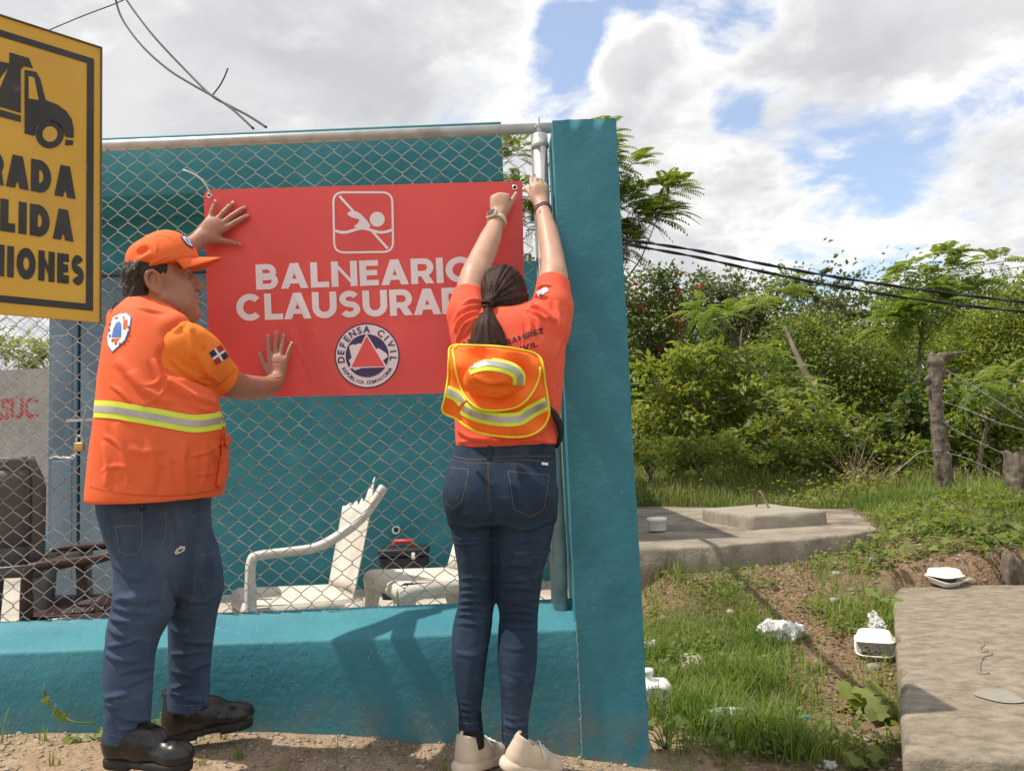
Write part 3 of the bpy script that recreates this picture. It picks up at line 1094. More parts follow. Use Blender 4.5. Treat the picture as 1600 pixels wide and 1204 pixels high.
# round seal
SCX, SCY = 573.9, 555.8
px_shape('seal', ell(SCX, SCY, 50.8, 50.8, 64), [tuple(range(64))], mat_navy, closed, 0.0030)
px_shape('seal', ell(SCX, SCY, 48.6, 48.6, 64), [tuple(range(64))], mat_print, closed, 0.0036)
px_shape('seal', ell(SCX, SCY, 33.6, 33.6, 64), [tuple(range(64))], mat_navy, closed, 0.0042)
isl = crop5([(782, 905), (780, 890), (795, 882), (808, 884), (826, 877), (842, 878), (838, 890), (870, 885), (905, 893), (912, 905), (925, 900), (922, 912), (948, 915), (966, 928), (970, 942), (955, 955), (938, 962), (900, 962), (872, 972), (850, 968), (830, 985), (812, 1000), (806, 1012), (800, 1002), (790, 1000), (785, 975), (778, 960), (792, 948), (788, 930)])
px_shape('seal_island', isl, [tuple(range(len(isl)))], mat_print, closed, 0.0047)
tri = crop5([(865, 833), (963, 992), (785, 998)])
px_shape('seal_triangle', crop5([(865, 828), (968, 994), (778, 1000)]), [(0, 1, 2)], mat_print, closed, 0.0052)
px_shape('seal_triangle', crop5([(866, 841), (956, 989), (790, 994)]), [(0, 1, 2)], mat_red, closed, 0.0058)


def arc_text(s, cx, cy, rad, h, a0, a1, bold, name, mat, parent, fn, top=True):
    """letters along an arc, angles in degrees measured clockwise from straight up"""
    n = len(s); VV, FF = [], []
    for i, ch in enumerate(s):
        if ch == ' ': continue
        V, F = text2d(ch, bold)
        w = max(p[0] for p in V) - min(p[0] for p in V); mx = (max(p[0] for p in V) + min(p[0] for p in V)) / 2
        a = R(a0 + (a1 - a0) * i / (n - 1))
        VV = []
        for x, y in V:
            lx = (x - mx) / 0.73 * h; ly = (y / 0.73 - 0.5) * h
            if top:
                rr = rad + ly
                VV.append((cx + math.sin(a) * rr + math.cos(a) * lx, cy - math.cos(a) * rr + math.sin(a) * lx))
            else:
                rr = rad - ly
                VV.append((cx + math.sin(a) * rr - math.cos(a) * lx, cy - math.cos(a) * rr - math.sin(a) * lx))
        fn(name, VV, F, mat, parent)


arc_text('DEFENSA CIVIL', SCX, SCY, 41.3, 10.6, -99, 97, 0.03, 'letter', mat_navy, closed, lambda *a: px_shape(*a, off=0.0048))
arc_text('REPÚBLICA DOMINICANA', SCX, SCY, 41.5, 5.6, 240, 120, 0.03, 'letter', mat_navy, closed, lambda *a: px_shape(*a, off=0.0048), top=False)
# eyelets
for ex, ey in ((327.5, 306), (804.5, 293.5)):
    p = sp(ex, ey, 0.004)
    mb = MB(); mb.lathe([(0.0055, 0.0), (0.0065, 0.002), (0.010, 0.002), (0.0115, 0.0)], p, 18, M=Matrix.Rotation(R(90), 4, 'X'))
    mb.lathe([(0.0, 0.0), (0.0055, 0.0002)], p + Vector((0, 0.0005, 0)), 14, mi=1, M=Matrix.Rotation(R(90), 4, 'X'))
    mb.build('eyelet', [mat_brass, mat_black], closed)
tp = [sp(*q, off=o) for q, o in (((328, 306), 0.006), ((328.5, 300), 0.012), ((326, 293), 0.022), ((321, 286), 0.03), ((313, 279.5), 0.036), ((303, 274.5), 0.04), ((293, 271.5), 0.042))]
mb = MB(); mb.tube(tp, 0.0030, 6, flat=(1.0, 0.45))
tag(mb.build('cable_tie', mat_tie), 'white plastic cable tie through the top left eyelet of red sign', 'cable tie')

# ------------------------------------------------------------------ yellow lorry sign on the left
mat_yel = pmat('yellow_sign_paint', (0.66, 0.36, 0.035), (0.72, 0.42, 0.05), 3, 0.45, 0.1, 20, c3=(0.55, 0.31, 0.06), c3scale=3.5, c3w=(0.55, 0.8))
mat_blk = pmat('black_sign_print', (0.03, 0.028, 0.025), (0.05, 0.045, 0.04), 8, 0.5, c3=(0.13, 0.11, 0.07), c3scale=14, c3w=(0.64, 0.72))
mat_frame = pmat('sign_frame_metal', (0.10, 0.08, 0.06), (0.16, 0.12, 0.08), 12, 0.6)
Yr, Yl = 1.90, 1.743
pr = at(156, 290, Yr); pl = at(0, 250, Yl)
sx = (Vector((pr.x, pr.y, 0)) - Vector((pl.x, pl.y, 0))); W1 = sx.length; sx.normalize()
sn = Vector((sx.y, -sx.x, 0))          # towards the viewer
if sn.y > 0: sn = -sn


def on_sign(px, py):
    """where the ray through a photo pixel meets the yellow board"""
    d = dir_px(px, py)
    t = (Vector((pr.x, pr.y, 0)) - Vector((0, 0, 0))).dot(sn) / Vector((d.x, d.y, 0)).dot(sn)
    q = CAM + d * t
    return (Vector((q.x - pr.x, q.y - pr.y, 0)).dot(sx), q.z)


def sgn3(s, z, off):
    return Vector((pr.x, pr.y, 0)) + sx * s + sn * off + Vector((0, 0, z))


s0, zt0 = on_sign(157, 76); _, zb0 = on_sign(155, 503)
BW = 0.78                                              # full width of the board
yb = thing('lorry_sign', 'yellow warning sign with black lorry pictogram at the left edge', 'sign', sgn3(-BW / 2, zb0, 0))
mb = MB(); mb.add([sgn3(s, z, o) for o in (0.0, -0.012) for s, z in ((-BW, zb0), (s0, zb0), (s0, zt0), (-BW, zt0))], [(0, 1, 2, 3), (7, 6, 5, 4), (0, 4, 5, 1), (1, 5, 6, 2), (2, 6, 7, 3), (3, 7, 4, 0)])
mb.build('board', mat_yel, yb)
mb = MB()
e = 0.0035
for a, b, c, d_ in ((s0 + 0.0005, zb0 - e, s0 + e, zt0 + e), (-BW - e, zt0 + 0.0005, s0 + 0.0004, zt0 + e)):
    mb.add([sgn3(s, z, o) for o in (0.004, -0.022) for s, z in ((a, b), (c, b), (c, d_), (a, d_))], [(0, 1, 2, 3), (7, 6, 5, 4), (0, 4, 5, 1), (1, 5, 6, 2), (2, 6, 7, 3), (3, 7, 4, 0)])
mb.build('frame', mat_frame, yb)
mb = MB(); mb.tube([sgn3(-BW / 2, -0.2, -0.045), sgn3(-BW / 2, zt0 - 0.02, -0.045)], 0.03, 12)
mb.build('post', mat_galv, yb)


def sflat(name, V2, F, mat, off=0.0015):
    me = bpy.data.meshes.new(name); me.from_pydata([sgn3(s, z, off) for s, z in V2], [], F); me.update()
    bm = bmesh.new(); bm.from_mesh(me); bm.normal_update()
    bmesh.ops.reverse_faces(bm, faces=[f for f in bm.faces if f.normal.dot(sn) < 0]); bm.to_mesh(me); bm.free()
    return link(name, me, mat, yb)


def c1(x, y):                                          # enlarged view of the photo's left part
    return on_sign(x * 0.4151, y * 0.4151)


bi, _ = c1(352, 600)
_, bt = c1(350, 222); _, bb = c1(350, 1170)
bd = 0.0165
br = [(-BW + (s0 - bi), bb), (bi, bb), (bi, bt), (-BW + (s0 - bi), bt)]
bq = [(br[0][0] + bd, bb + bd), (bi - bd, bb + bd), (bi - bd, bt - bd), (br[0][0] + bd, bt - bd)]
sflat('border', br + bq, [(0, 1, 5, 4), (1, 2, 6, 5), (2, 3, 7, 6), (3, 0, 4, 7)], mat_blk)
for word, l0, xr_, ytop, ybot in (('ENTRADA', None, 285, 633, 750), ('SALIDA', None, 277, 795, 910), ('CAMIONES', None, 316, 965, 1075)):
    s1, za = c1(xr_, ytop); _, zb_ = c1(xr_, ybot)
    # measured: three letters 'ADA' / two letters 'DA' / 'ONES'
    left = {'ENTRADA': c1(22, 640)[0], 'SALIDA': c1(112, 820)[0], 'CAMIONES': c1(62, 980)[0]}[word]
    tail = {'ENTRADA': 'ADA', 'SALIDA': 'DA', 'CAMIONES': 'ONES'}[word]
    wt, cn = 0.30, 0.86
    _, tw = word2d(tail, wt, cn, 0.12); L_, fw = word2d(word, wt, cn, 0.12)
    k = (s1 - left) / tw
    for ch, pieces in L_:
        V2, F2 = [], []
        me = bpy.data.meshes.new('letter'); vs = []
        for i, (V, F) in enumerate(pieces):
            F2 += [tuple(q + len(vs) for q in f) for f in F]
            vs += [sgn3(s1 - (fw - x) * k, zb_ + (za - zb_) * y, 0.0015 + 0.0003 * i) for x, y in V]
        me.from_pydata(vs, [], F2); me.update()
        bm = bmesh.new(); bm.from_mesh(me); bm.normal_update()
        bmesh.ops.reverse_faces(bm, faces=[f for f in bm.faces if f.normal.dot(sn) < 0]); bm.to_mesh(me); bm.free()
        link('letter', me, mat_blk, yb)


def poly(name, pts, mat=None, off=0.0015):
    P = [c1(*p) for p in pts]
    sflat(name, P, [tuple(range(len(P)))], mat or mat_blk, off)


poly('pictogram_cab', [(92, 264), (136, 272), (152, 300), (164, 350), (172, 378), (215, 394), (250, 420), (270, 450), (277, 485), (277, 520), (246, 516), (236, 490), (214, 468), (186, 456), (158, 460), (138, 478), (130, 512), (92, 503)])
poly('pictogram_window', [(107, 288), (128, 294), (144, 378), (107, 372)], mat_yel, 0.0022)
poly('pictogram_body', [(-60, 400), (-60, 222), (-40, 200), (-2, 232), (34, 240), (36, 198), (108, 220), (124, 258), (90, 250), (78, 262), (78, 426), (0, 402)])
poly('pictogram_body', [(-60, 396), (78, 436), (78, 460), (-60, 424)])
poly('pictogram_body', [(246, 526), (277, 530), (273, 547), (244, 548)])
poly('pictogram_body_mark', [(-25, 330), (28, 260), (0, 330), (-10, 332)], mat_yel, 0.0022)
poly('pictogram_wheel', ell(187, 506, 53, 53, 28))
poly('pictogram_hub', ell(187, 506, 28, 29, 24), mat_yel, 0.0022)
# ------------------------------------------------------------------ solid modelling on a grid (for bodies and clothes)
class Solid:
    def __init__(self, lo, hi, res):
        self.lo = np.array(lo, float) - 3 * res
        self.res = res
        self.n = np.ceil((np.array(hi, float) + 3 * res - self.lo) / res).astype(int) + 1
        self.F = np.full(tuple(self.n), 1.0, np.float32)
        self.ax = [self.lo[i] + res * np.arange(self.n[i]) for i in range(3)]

    def _sub(self, lo, hi, pad):
        a = np.clip(np.floor((np.array(lo) - pad - self.lo) / self.res).astype(int), 0, self.n - 1)
        b = np.clip(np.ceil((np.array(hi) + pad - self.lo) / self.res).astype(int) + 1, 1, self.n)
        if np.any(b <= a): return None
        sl = tuple(slice(a[i], b[i]) for i in range(3))
        X = self.ax[0][sl[0]][:, None, None]; Y = self.ax[1][sl[1]][None, :, None]; Z = self.ax[2][sl[2]][None, None, :]
        return sl, X, Y, Z

    def _mix(self, sl, d, k, op):
        a = self.F[sl]
        if op == 'sub':
            d = -d
            if k > 0:
                h = np.maximum(k - np.abs(a - d), 0) / k
                r = np.maximum(a, d) + h * h * k * 0.25
            else: r = np.maximum(a, d)
        elif op == 'int':
            r = np.maximum(a, d)
        else:
            if k > 0:
                h = np.maximum(k - np.abs(a - d), 0) / k
                r = np.minimum(a, d) - h * h * k * 0.25
            else: r = np.minimum(a, d)
        self.F[sl] = r

    def cone(self, a, b, ra, rb, k=0.0, op='add'):
        a = np.array(a, float); b = np.array(b, float); rm = max(ra, rb)
        s = self._sub(np.minimum(a, b) - rm, np.maximum(a, b) + rm, k + 4 * self.res)
        if s is None: return self
        sl, X, Y, Z = s
        ba = b - a; L2 = float(ba @ ba) + 1e-12
        h = np.clip(((X - a[0]) * ba[0] + (Y - a[1]) * ba[1] + (Z - a[2]) * ba[2]) / L2, 0, 1)
        d = np.sqrt((X - a[0] - h * ba[0]) ** 2 + (Y - a[1] - h * ba[1]) ** 2 + (Z - a[2] - h * ba[2]) ** 2) - (ra + (rb - ra) * h)
        self._mix(sl, d, k, op); return self

    def chain(self, pts, rs, k=0.0, op='add', sub=1):
        pts = [np.array(p, float) for p in pts]
        if sub > 1:
            pts, rs = catmull(pts, rs, sub)
        for i in range(len(pts) - 1):
            self.cone(pts[i], pts[i + 1], rs[i], rs[i + 1], k if (i == 0 or sub == 1) else 0.0, op)
        return self

    def ell(self, c, r, k=0.0, op='add', M=None):
        """ellipsoid; M = 3x3 whose columns are its axes"""
        c = np.array(c, float); r = np.array(r, float); rm = r.max()
        s = self._sub(c - rm, c + rm, k + 4 * self.res)
        if s is None: return self
        sl, X, Y, Z = s
        dx, dy, dz = X - c[0], Y - c[1], Z - c[2]
        if M is not None:
            M = np.array(M, float)
            u = dx * M[0, 0] + dy * M[1, 0] + dz * M[2, 0]; v = dx * M[0, 1] + dy * M[1, 1] + dz * M[2, 1]; w = dx * M[0, 2] + dy * M[1, 2] + dz * M[2, 2]
        else: u, v, w = dx, dy, dz
        k0 = np.sqrt((u / r[0]) ** 2 + (v / r[1]) ** 2 + (w / r[2]) ** 2)
        k1 = np.sqrt((u / r[0] ** 2) ** 2 + (v / r[1] ** 2) ** 2 + (w / r[2] ** 2) ** 2) + 1e-9
        d = k0 * (k0 - 1) / k1
        self._mix(sl, d, k, op); return self

    def rbox(self, c, half, rad, k=0.0, op='add', M=None):
        c = np.array(c, float); half = np.array(half, float); rm = np.linalg.norm(half) + rad
        s = self._sub(c - rm, c + rm, k + 4 * self.res)
        if s is None: return self
        sl, X, Y, Z = s
        dx, dy, dz = X - c[0], Y - c[1], Z - c[2]
        if M is not None:
            M = np.array(M, float)
            u = dx * M[0, 0] + dy * M[1, 0] + dz * M[2, 0]; v = dx * M[0, 1] + dy * M[1, 1] + dz * M[2, 1]; w = dx * M[0, 2] + dy * M[1, 2] + dz * M[2, 2]
        else: u, v, w = dx + 0 * dy + 0 * dz, dy + 0 * dx + 0 * dz, dz + 0 * dx + 0 * dy
        qx, qy, qz = np.abs(u) - half[0] + rad, np.abs(v) - half[1] + rad, np.abs(w) - half[2] + rad
        d = np.sqrt(np.maximum(qx, 0) ** 2 + np.maximum(qy, 0) ** 2 + np.maximum(qz, 0) ** 2) + np.minimum(np.maximum(qx, np.maximum(qy, qz)), 0) - rad
        self._mix(sl, d, k, op); return self

    def loft(self, sl_, k=0.0, op='add', yaw=0.0, p=2.0):
        """stack of level ellipses: rows (z, cx, cy, rx, ry)"""
        S = np.array(sorted(sl_), float)
        zs, S = smooth_rows(S)
        z0, z1 = zs[0], zs[-1]
        rm = max(S[:, 3].max(), S[:, 4].max())
        lo = (S[:, 1].min() - rm, S[:, 2].min() - rm, z0); hi = (S[:, 1].max() + rm, S[:, 2].max() + rm, z1)
        s = self._sub(lo, hi, k + 4 * self.res)
        if s is None: return self
        sl, X, Y, Z = s
        z = Z.ravel()
        cx, cy, rx, ry = (np.interp(z, zs, S[:, i])[None, None, :] for i in (1, 2, 3, 4))
        dx, dy = X - cx, Y - cy
        if yaw:
            c, q = math.cos(yaw), math.sin(yaw)
            dx, dy = dx * c + dy * q, -dx * q + dy * c
        if p == 2.0:
            k0 = np.sqrt((dx / rx) ** 2 + (dy / ry) ** 2)
            k1 = np.sqrt((dx / rx ** 2) ** 2 + (dy / ry ** 2) ** 2) + 1e-9
            d = k0 * (k0 - 1) / k1
        else:
            k0 = (np.abs(dx / rx) ** p + np.abs(dy / ry) ** p) ** (1 / p)
            d = (k0 - 1) * np.minimum(rx, ry)
        cap = np.maximum(Z - z1, z0 - Z)
        d = np.maximum(d, cap)
        self._mix(sl, d, k, op); return self

    def plane(self, pnt, nrm, k=0.0):
        """cut away everything on the side the normal points to"""
        n = np.array(nrm, float); n /= np.linalg.norm(n)
        d = (self.ax[0][:, None, None] - pnt[0]) * n[0] + (self.ax[1][None, :, None] - pnt[1]) * n[1] + (self.ax[2][None, None, :] - pnt[2]) * n[2]
        if k > 0:
            h = np.maximum(k - np.abs(self.F - d), 0) / k
            self.F = (np.maximum(self.F, d) + h * h * k * 0.25).astype(np.float32)
        else:
            self.F = np.maximum(self.F, d).astype(np.float32)
        return self

    def surface(self, smooth=1):
        """naive surface nets"""
        F = self.F; S = F < 0
        n = self.n
        c = S[:-1, :-1, :-1].astype(np.int8)
        for i in (0, 1):
            for j in (0, 1):
                for k in (0, 1):
                    if i or j or k: c = c + S[i:n[0] - 1 + i, j:n[1] - 1 + j, k:n[2] - 1 + k]
        act = (c > 0) & (c < 8)
        idx = np.argwhere(act)
        I, J, K = idx[:, 0], idx[:, 1], idx[:, 2]
        acc = np.zeros((len(idx), 3)); cnt = np.zeros(len(idx))
        corner = [(0, 0, 0), (1, 0, 0), (0, 1, 0), (1, 1, 0), (0, 0, 1), (1, 0, 1), (0, 1, 1), (1, 1, 1)]
        val = [F[I + a, J + b, K + d] for a, b, d in corner]
        for a in range(8):
            for ax in range(3):
                b = a | (1 << ax)
                if b == a: continue
                va, vb = val[a], val[b]
                m = (va < 0) != (vb < 0)
                t = np.where(m, va / np.where(m, va - vb, 1), 0)
                pos = np.array(corner[a], float)[None, :] + t[:, None] * (np.array(corner[b]) - np.array(corner[a]))[None, :]
                acc += np.where(m[:, None], pos, 0); cnt += m
        V = self.lo + self.res * (idx + acc / cnt[:, None])
        vid = np.full(act.shape, -1, np.int64); vid[I, J, K] = np.arange(len(idx))
        Fs = []
        for ax in range(3):
            sh = [slice(None)] * 3
            a_ = [slice(1, -1)] * 3; b_ = [slice(1, -1)] * 3
            a_[ax] = slice(0, -1); b_[ax] = slice(1, None)
            s0, s1 = S[tuple(a_)], S[tuple(b_)]
            e = np.argwhere(s0 != s1)
            if not len(e): continue
            flip = s0[e[:, 0], e[:, 1], e[:, 2]]
            base = e.copy()
            for q in range(3):
                if q != ax: base[:, q] += 1
            u, v = (ax + 1) % 3, (ax + 2) % 3
            def cell(du, dv):
                cc = base.copy(); cc[:, u] += du; cc[:, v] += dv
                return vid[cc[:, 0], cc[:, 1], cc[:, 2]]
            q = np.stack([cell(-1, -1), cell(0, -1), cell(0, 0), cell(-1, 0)], 1)
            q[~flip] = q[~flip][:, ::-1]
            Fs.append(q[(q >= 0).all(1)])
        Q = np.concatenate(Fs)
        if smooth:
            for _ in range(smooth): V = relax(V, Q)
        return V, Q


def relax(V, Q, lam=0.5):
    s = np.zeros_like(V); c = np.zeros(len(V))
    for a, b in ((0, 1), (1, 2), (2, 3), (3, 0)):
        np.add.at(s, Q[:, a], V[Q[:, b]]); np.add.at(c, Q[:, a], 1)
        np.add.at(s, Q[:, b], V[Q[:, a]]); np.add.at(c, Q[:, b], 1)
    return V * (1 - lam) + lam * s / np.maximum(c, 1)[:, None]


def vnormals(V, Q):
    n = np.cross(V[Q[:, 2]] - V[Q[:, 0]], V[Q[:, 3]] - V[Q[:, 1]])
    N = np.zeros_like(V)
    for i in range(4): np.add.at(N, Q[:, i], n)
    return N / (np.linalg.norm(N, axis=1, keepdims=True) + 1e-12)


def catmull(pts, rs, sub):
    P, Rr = [], []
    n = len(pts)
    for i in range(n - 1):
        p0, p1, p2, p3 = pts[max(i - 1, 0)], pts[i], pts[i + 1], pts[min(i + 2, n - 1)]
        for k in range(sub):
            t = k / sub
            P.append(0.5 * ((2 * p1) + (-p0 + p2) * t + (2 * p0 - 5 * p1 + 4 * p2 - p3) * t * t + (-p0 + 3 * p1 - 3 * p2 + p3) * t ** 3))
            Rr.append(rs[i] + (rs[i + 1] - rs[i]) * (t * t * (3 - 2 * t)))
    P.append(pts[-1]); Rr.append(rs[-1])
    return P, Rr


def smooth_rows(S, m=8):
    """rows resampled along z with a monotone-ish cubic"""
    n = len(S); out = []
    for i in range(n - 1):
        p0, p1, p2, p3 = S[max(i - 1, 0)], S[i], S[i + 1], S[min(i + 2, n - 1)]
        h = p2[0] - p1[0]
        m1 = (p2 - p0) / max(p2[0] - p0[0], 1e-6) * h; m2 = (p3 - p1) / max(p3[0] - p1[0], 1e-6) * h
        for k in range(m):
            t = k / m
            q = (2 * t ** 3 - 3 * t * t + 1) * p1 + (t ** 3 - 2 * t * t + t) * m1 + (-2 * t ** 3 + 3 * t * t) * p2 + (t ** 3 - t * t) * m2
            q[0] = p1[0] + t * h
            out.append(q)
    out.append(S[-1]); S2 = np.array(out)
    return S2[:, 0], S2


def fold(V, N, pts, amp, width, skew=0.35):
    """a crease: raised along the polyline, a softer dip below it"""
    pts = np.array(pts, float)
    d = np.full(len(V), 9.0); side = np.zeros(len(V))
    lo = pts.min(0) - 4 * width; hi = pts.max(0) + 4 * width
    m = np.all((V > lo) & (V < hi), axis=1)
    if not m.any(): return V
    P = V[m]; dd = np.full(len(P), 9.0); sd = np.zeros(len(P)); tt = np.zeros(len(P))
    for i in range(len(pts) - 1):
        a, b = pts[i], pts[i + 1]; ab = b - a
        h = np.clip(((P - a) @ ab) / (ab @ ab + 1e-12), 0, 1)
        q = P - a - h[:, None] * ab
        e = np.linalg.norm(q, axis=1)
        u = e < dd
        dd[u] = e[u]; sd[u] = q[u, 2]; tt[u] = (i + h[u]) / (len(pts) - 1)
    taper = np.clip(np.sin(np.clip(tt, 0, 1) * math.pi), 0, 1) ** 0.6
    s = sd / width
    disp = amp * taper * (np.exp(-(dd / width) ** 2) - skew * np.exp(-(((dd) / width - 1.6) / 0.8) ** 2) * (s < 0))
    V = V.copy(); V[m] += N[m] * disp[:, None]
    return V


def fold_px(V, N, bvh, pts, amp, width, dense=5):
    """crease through photo pixels, laid on the surface"""
    P = []
    pp = [np.array(p, float) for p in pts]
    pp, _ = catmull(pp, [0] * len(pp), dense)
    for q in pp:
        h = cast(bvh, *q)
        if h is not None: P.append(h[0])
    if len(P) < 2: return V
    return fold(V, N, np.array([tuple(p) for p in P]), amp, width)


def bvh_of(V, Q):
    return BVHTree.FromPolygons([tuple(p) for p in V], [tuple(int(i) for i in q) for q in Q])


def cast(bvh, px, py):
    d = dir_px(px, py).normalized()
    loc, nor, i, dist = bvh.ray_cast(CAM, d)
    return None if loc is None else (loc, nor)


def solid_obj(name, V, Q, mat, parent, mats_by_face=None):
    me = np_mesh(name, V, Q.astype(np.int32), True)
    o = link(name, me, mat, parent)
    if mats_by_face is not None:
        me.polygons.foreach_set('material_index', mats_by_face.astype(np.int32))
    return o


def decal(name, V, F, bvh, mat, parent, off=0.0025, maxlen=4.0, thick=None):
    """a patch whose outline is given in photo pixels, sewn on the surface behind it"""
    V, F = refine2d(V, F, maxlen)
    P, ok = [], []
    for x, y in V:
        h = cast(bvh, x, y)
        if h is None: P.append(Vector((0, 0, 0))); ok.append(False)
        else:
            n = h[1] if h[1].dot(dir_px(x, y)) < 0 else -h[1]
            P.append(h[0] + n * off); ok.append(True)
    F = [f for f in F if all(ok[i] for i in f)]
    # drop faces that jump across a depth step
    F = [f for f in F if max((P[f[i]] - P[f[i - 1]]).length for i in range(len(f))) < 0.06]
    if not F: return None
    used = sorted({i for f in F for i in f}); mp = {a: i for i, a in enumerate(used)}
    me = bpy.data.meshes.new(name); me.from_pydata([P[i] for i in used], [], [[mp[i] for i in f] for f in F]); me.update()
    bm = bmesh.new(); bm.from_mesh(me); bm.normal_update()
    bmesh.ops.reverse_faces(bm, faces=[f for f in bm.faces if f.normal.dot(f.calc_center_median() - CAM) > 0]); bm.to_mesh(me); bm.free()
    for p in me.polygons: p.use_smooth = True
    o = link(name, me, mat, parent)
    if thick: solidify(o, thick, -1.0)
    return o


def line_decal(name, pts, w, bvh, mat, parent, off=0.002, closed_=False, dense=6):
    pp, _ = catmull([np.array(p, float) for p in pts], [0] * len(pts), dense)
    V, F = stroke([tuple(p) for p in pp], w)
    return decal(name, V, F, bvh, mat, parent, off, 9.0)


def ring_row(py, L, R_, Y, ry, dy=0.0):
    """a level slice whose outline spans photo pixels L..R_ at row py"""
    a = at(L, py, Y); b = at(R_, py, Y)
    return ((a.z + b.z) / 2, (a.x + b.x) / 2, Y + dy, (b.x - a.x) / 2, ry)


FING = {'index': (0.031, 0.090, (0.043, 0.026, 0.021), 0.0088), 'middle': (0.0105, 0.094, (0.047, 0.030, 0.022), 0.0091),
        'ring': (-0.0105, 0.089, (0.043, 0.028, 0.021), 0.0086), 'little': (-0.0305, 0.080, (0.034, 0.020, 0.018), 0.0077)}


TIPS = []


def hand(S, w, f, t, s=1.0, spread=None, curl=None, thumb=None, thumb_curl=(10, 15), flare=1.0):
    """hand rooted at wrist w; f = direction of the fingers, t = thumb side; palm faces f x t or its opposite via curl axis"""
    f = Vector(f).normalized(); t = (Vector(t) - f * Vector(t).dot(f)).normalized()
    w = Vector(w)
    palm = thumb['palm'].normalized()          # the way the palm faces
    spread = spread or {}
    curl = curl or {}
    for nm, (o, l, ph, r) in FING.items():
        a = R(spread.get(nm, 0.0))
        kn = w + (f * l + t * o * flare) * s
        S.cone(w + t * o * 0.45 * s + f * 0.008 * s, kn, 0.0145 * s, 0.0118 * s, 0.016 * s)
        d = (f * math.cos(a) + t * math.sin(a)).normalized()
        ax = d.cross(palm).normalized()
        p = kn; tot = 0.0
        cs = curl.get(nm, (6, 6, 5))
        rr = [r * 1.22, r * 1.17, r * 1.11, r * 0.98]
        for i in range(3):
            tot += cs[i]
            q = Matrix.Rotation(R(tot), 3, ax) @ d
            e = p + q * ph[i] * s
            S.cone(p, e, rr[i] * s, rr[i + 1] * s, 0.006 * s if i == 0 else 0.002)
            p = e
        TIPS.append((p, q, -(Matrix.Rotation(R(tot), 3, ax) @ palm), rr[3] * s))
    # thumb
    b = w + (f * thumb.get('up', 0.022) + t * 0.024 + palm * thumb.get('off', 0.006)) * s
    d = (f * thumb['dir'][0] + t * thumb['dir'][1] + palm * thumb['dir'][2]).normalized()
    S.cone(w + f * 0.012 * s, b + d * 0.012 * s, 0.015 * s, 0.0145 * s, 0.016 * s)
    m = b + d * 0.042 * s
    S.cone(b, m, 0.0148 * s, 0.0108 * s, 0.012 * s)
    ax = (f.cross(t) if thumb.get('ax') is None else thumb['ax']).normalized()
    q = Matrix.Rotation(R(thumb_curl[0]), 3, ax) @ d
    e = m + q * 0.031 * s
    S.cone(m, e, 0.0108 * s, 0.0100 * s, 0.003)
    q2 = Matrix.Rotation(R(thumb_curl[1]), 3, ax) @ q
    S.cone(e, e + q2 * 0.024 * s, 0.0100 * s, 0.0082 * s, 0.002)
    TIPS.append((e + q2 * 0.024 * s, q2, -palm, .0082 * s))
    # heel of the palm
    S.ell(w + (f * 0.05) * s, np.array((0.036, 0.046, 0.0155)) * s, 0.014 * s, M=np.array([list(t), list(f), list(palm)]).T)
    return S


def nails(mat, parent):
    """a nail on the back of every fingertip made since the last call"""
    for p, d, n, r in TIPS:
        d = d.normalized(); n = (n - d * n.dot(d)).normalized(); sdv = d.cross(n)
        M = Matrix((sdv, d, n)).transposed().to_4x4(); M.translation = p + n * r * .80 + d * r * .15
        rows = []
        for j in range(5):
            v = -1 + j * .5
            rows.append([M @ Vector((u * r * .72 * (1 - .25 * v * v), v * r * .80, -.35 * r * u * u - .10 * r * v * v)) for u in (-1, -.5, 0, .5, 1)])
        mb = MB(); mb.sheet(rows)
        solidify(mb.build('nail', mat, parent), .0007)
    TIPS.clear()
# ------------------------------------------------------------------ cloth and skin
def denim(name, base, fade, seed):
    """worn denim: deep dye, broad faded areas, thin pale crease lines, fine twill"""
    m = pmat(name, tuple(c * .85 for c in base), tuple(c * 1.35 for c in base), 6, 0.88, 0.5, 520, c3=fade, c3scale=3.2, c3w=(0.46, 0.80), spec=0.15, stretch=(1.0, 1.0, 0.5), bstretch=(1, 1, 0.4), bdist=0.0016)
    nt = m.node_tree; N, L = nt.nodes, nt.links
    bs = N['Principled BSDF']; src = bs.inputs['Base Color'].links[0].from_socket
    tc = [n for n in N if n.bl_idname == 'ShaderNodeTexCoord'][0]
    mp = N.new('ShaderNodeMapping'); mp.inputs['Scale'].default_value = (7, 7, 34); mp.inputs['Location'].default_value = (seed, seed * 2, 0)
    L.new(tc.outputs['Object'], mp.inputs[0])
    nz = N.new('ShaderNodeTexNoise'); nz.inputs['Scale'].default_value = 1.0; nz.inputs['Detail'].default_value = 6; nz.inputs['Roughness'].default_value = .7; nz.inputs['Distortion'].default_value = .6
    L.new(mp.outputs[0], nz.inputs['Vector'])
    mr = N.new('ShaderNodeMapRange'); mr.inputs['From Min'].default_value = .56; mr.inputs['From Max'].default_value = .74; mr.inputs['To Max'].default_value = .55
    L.new(nz.outputs['Fac'], mr.inputs['Value'])
    mx = N.new('ShaderNodeMixRGB'); L.new(mr.outputs[0], mx.inputs[0]); L.new(src, mx.inputs[1]); mx.inputs[2].default_value = (*[c * 1.25 for c in fade], 1)
    L.new(mx.outputs[0], bs.inputs['Base Color'])
    return m


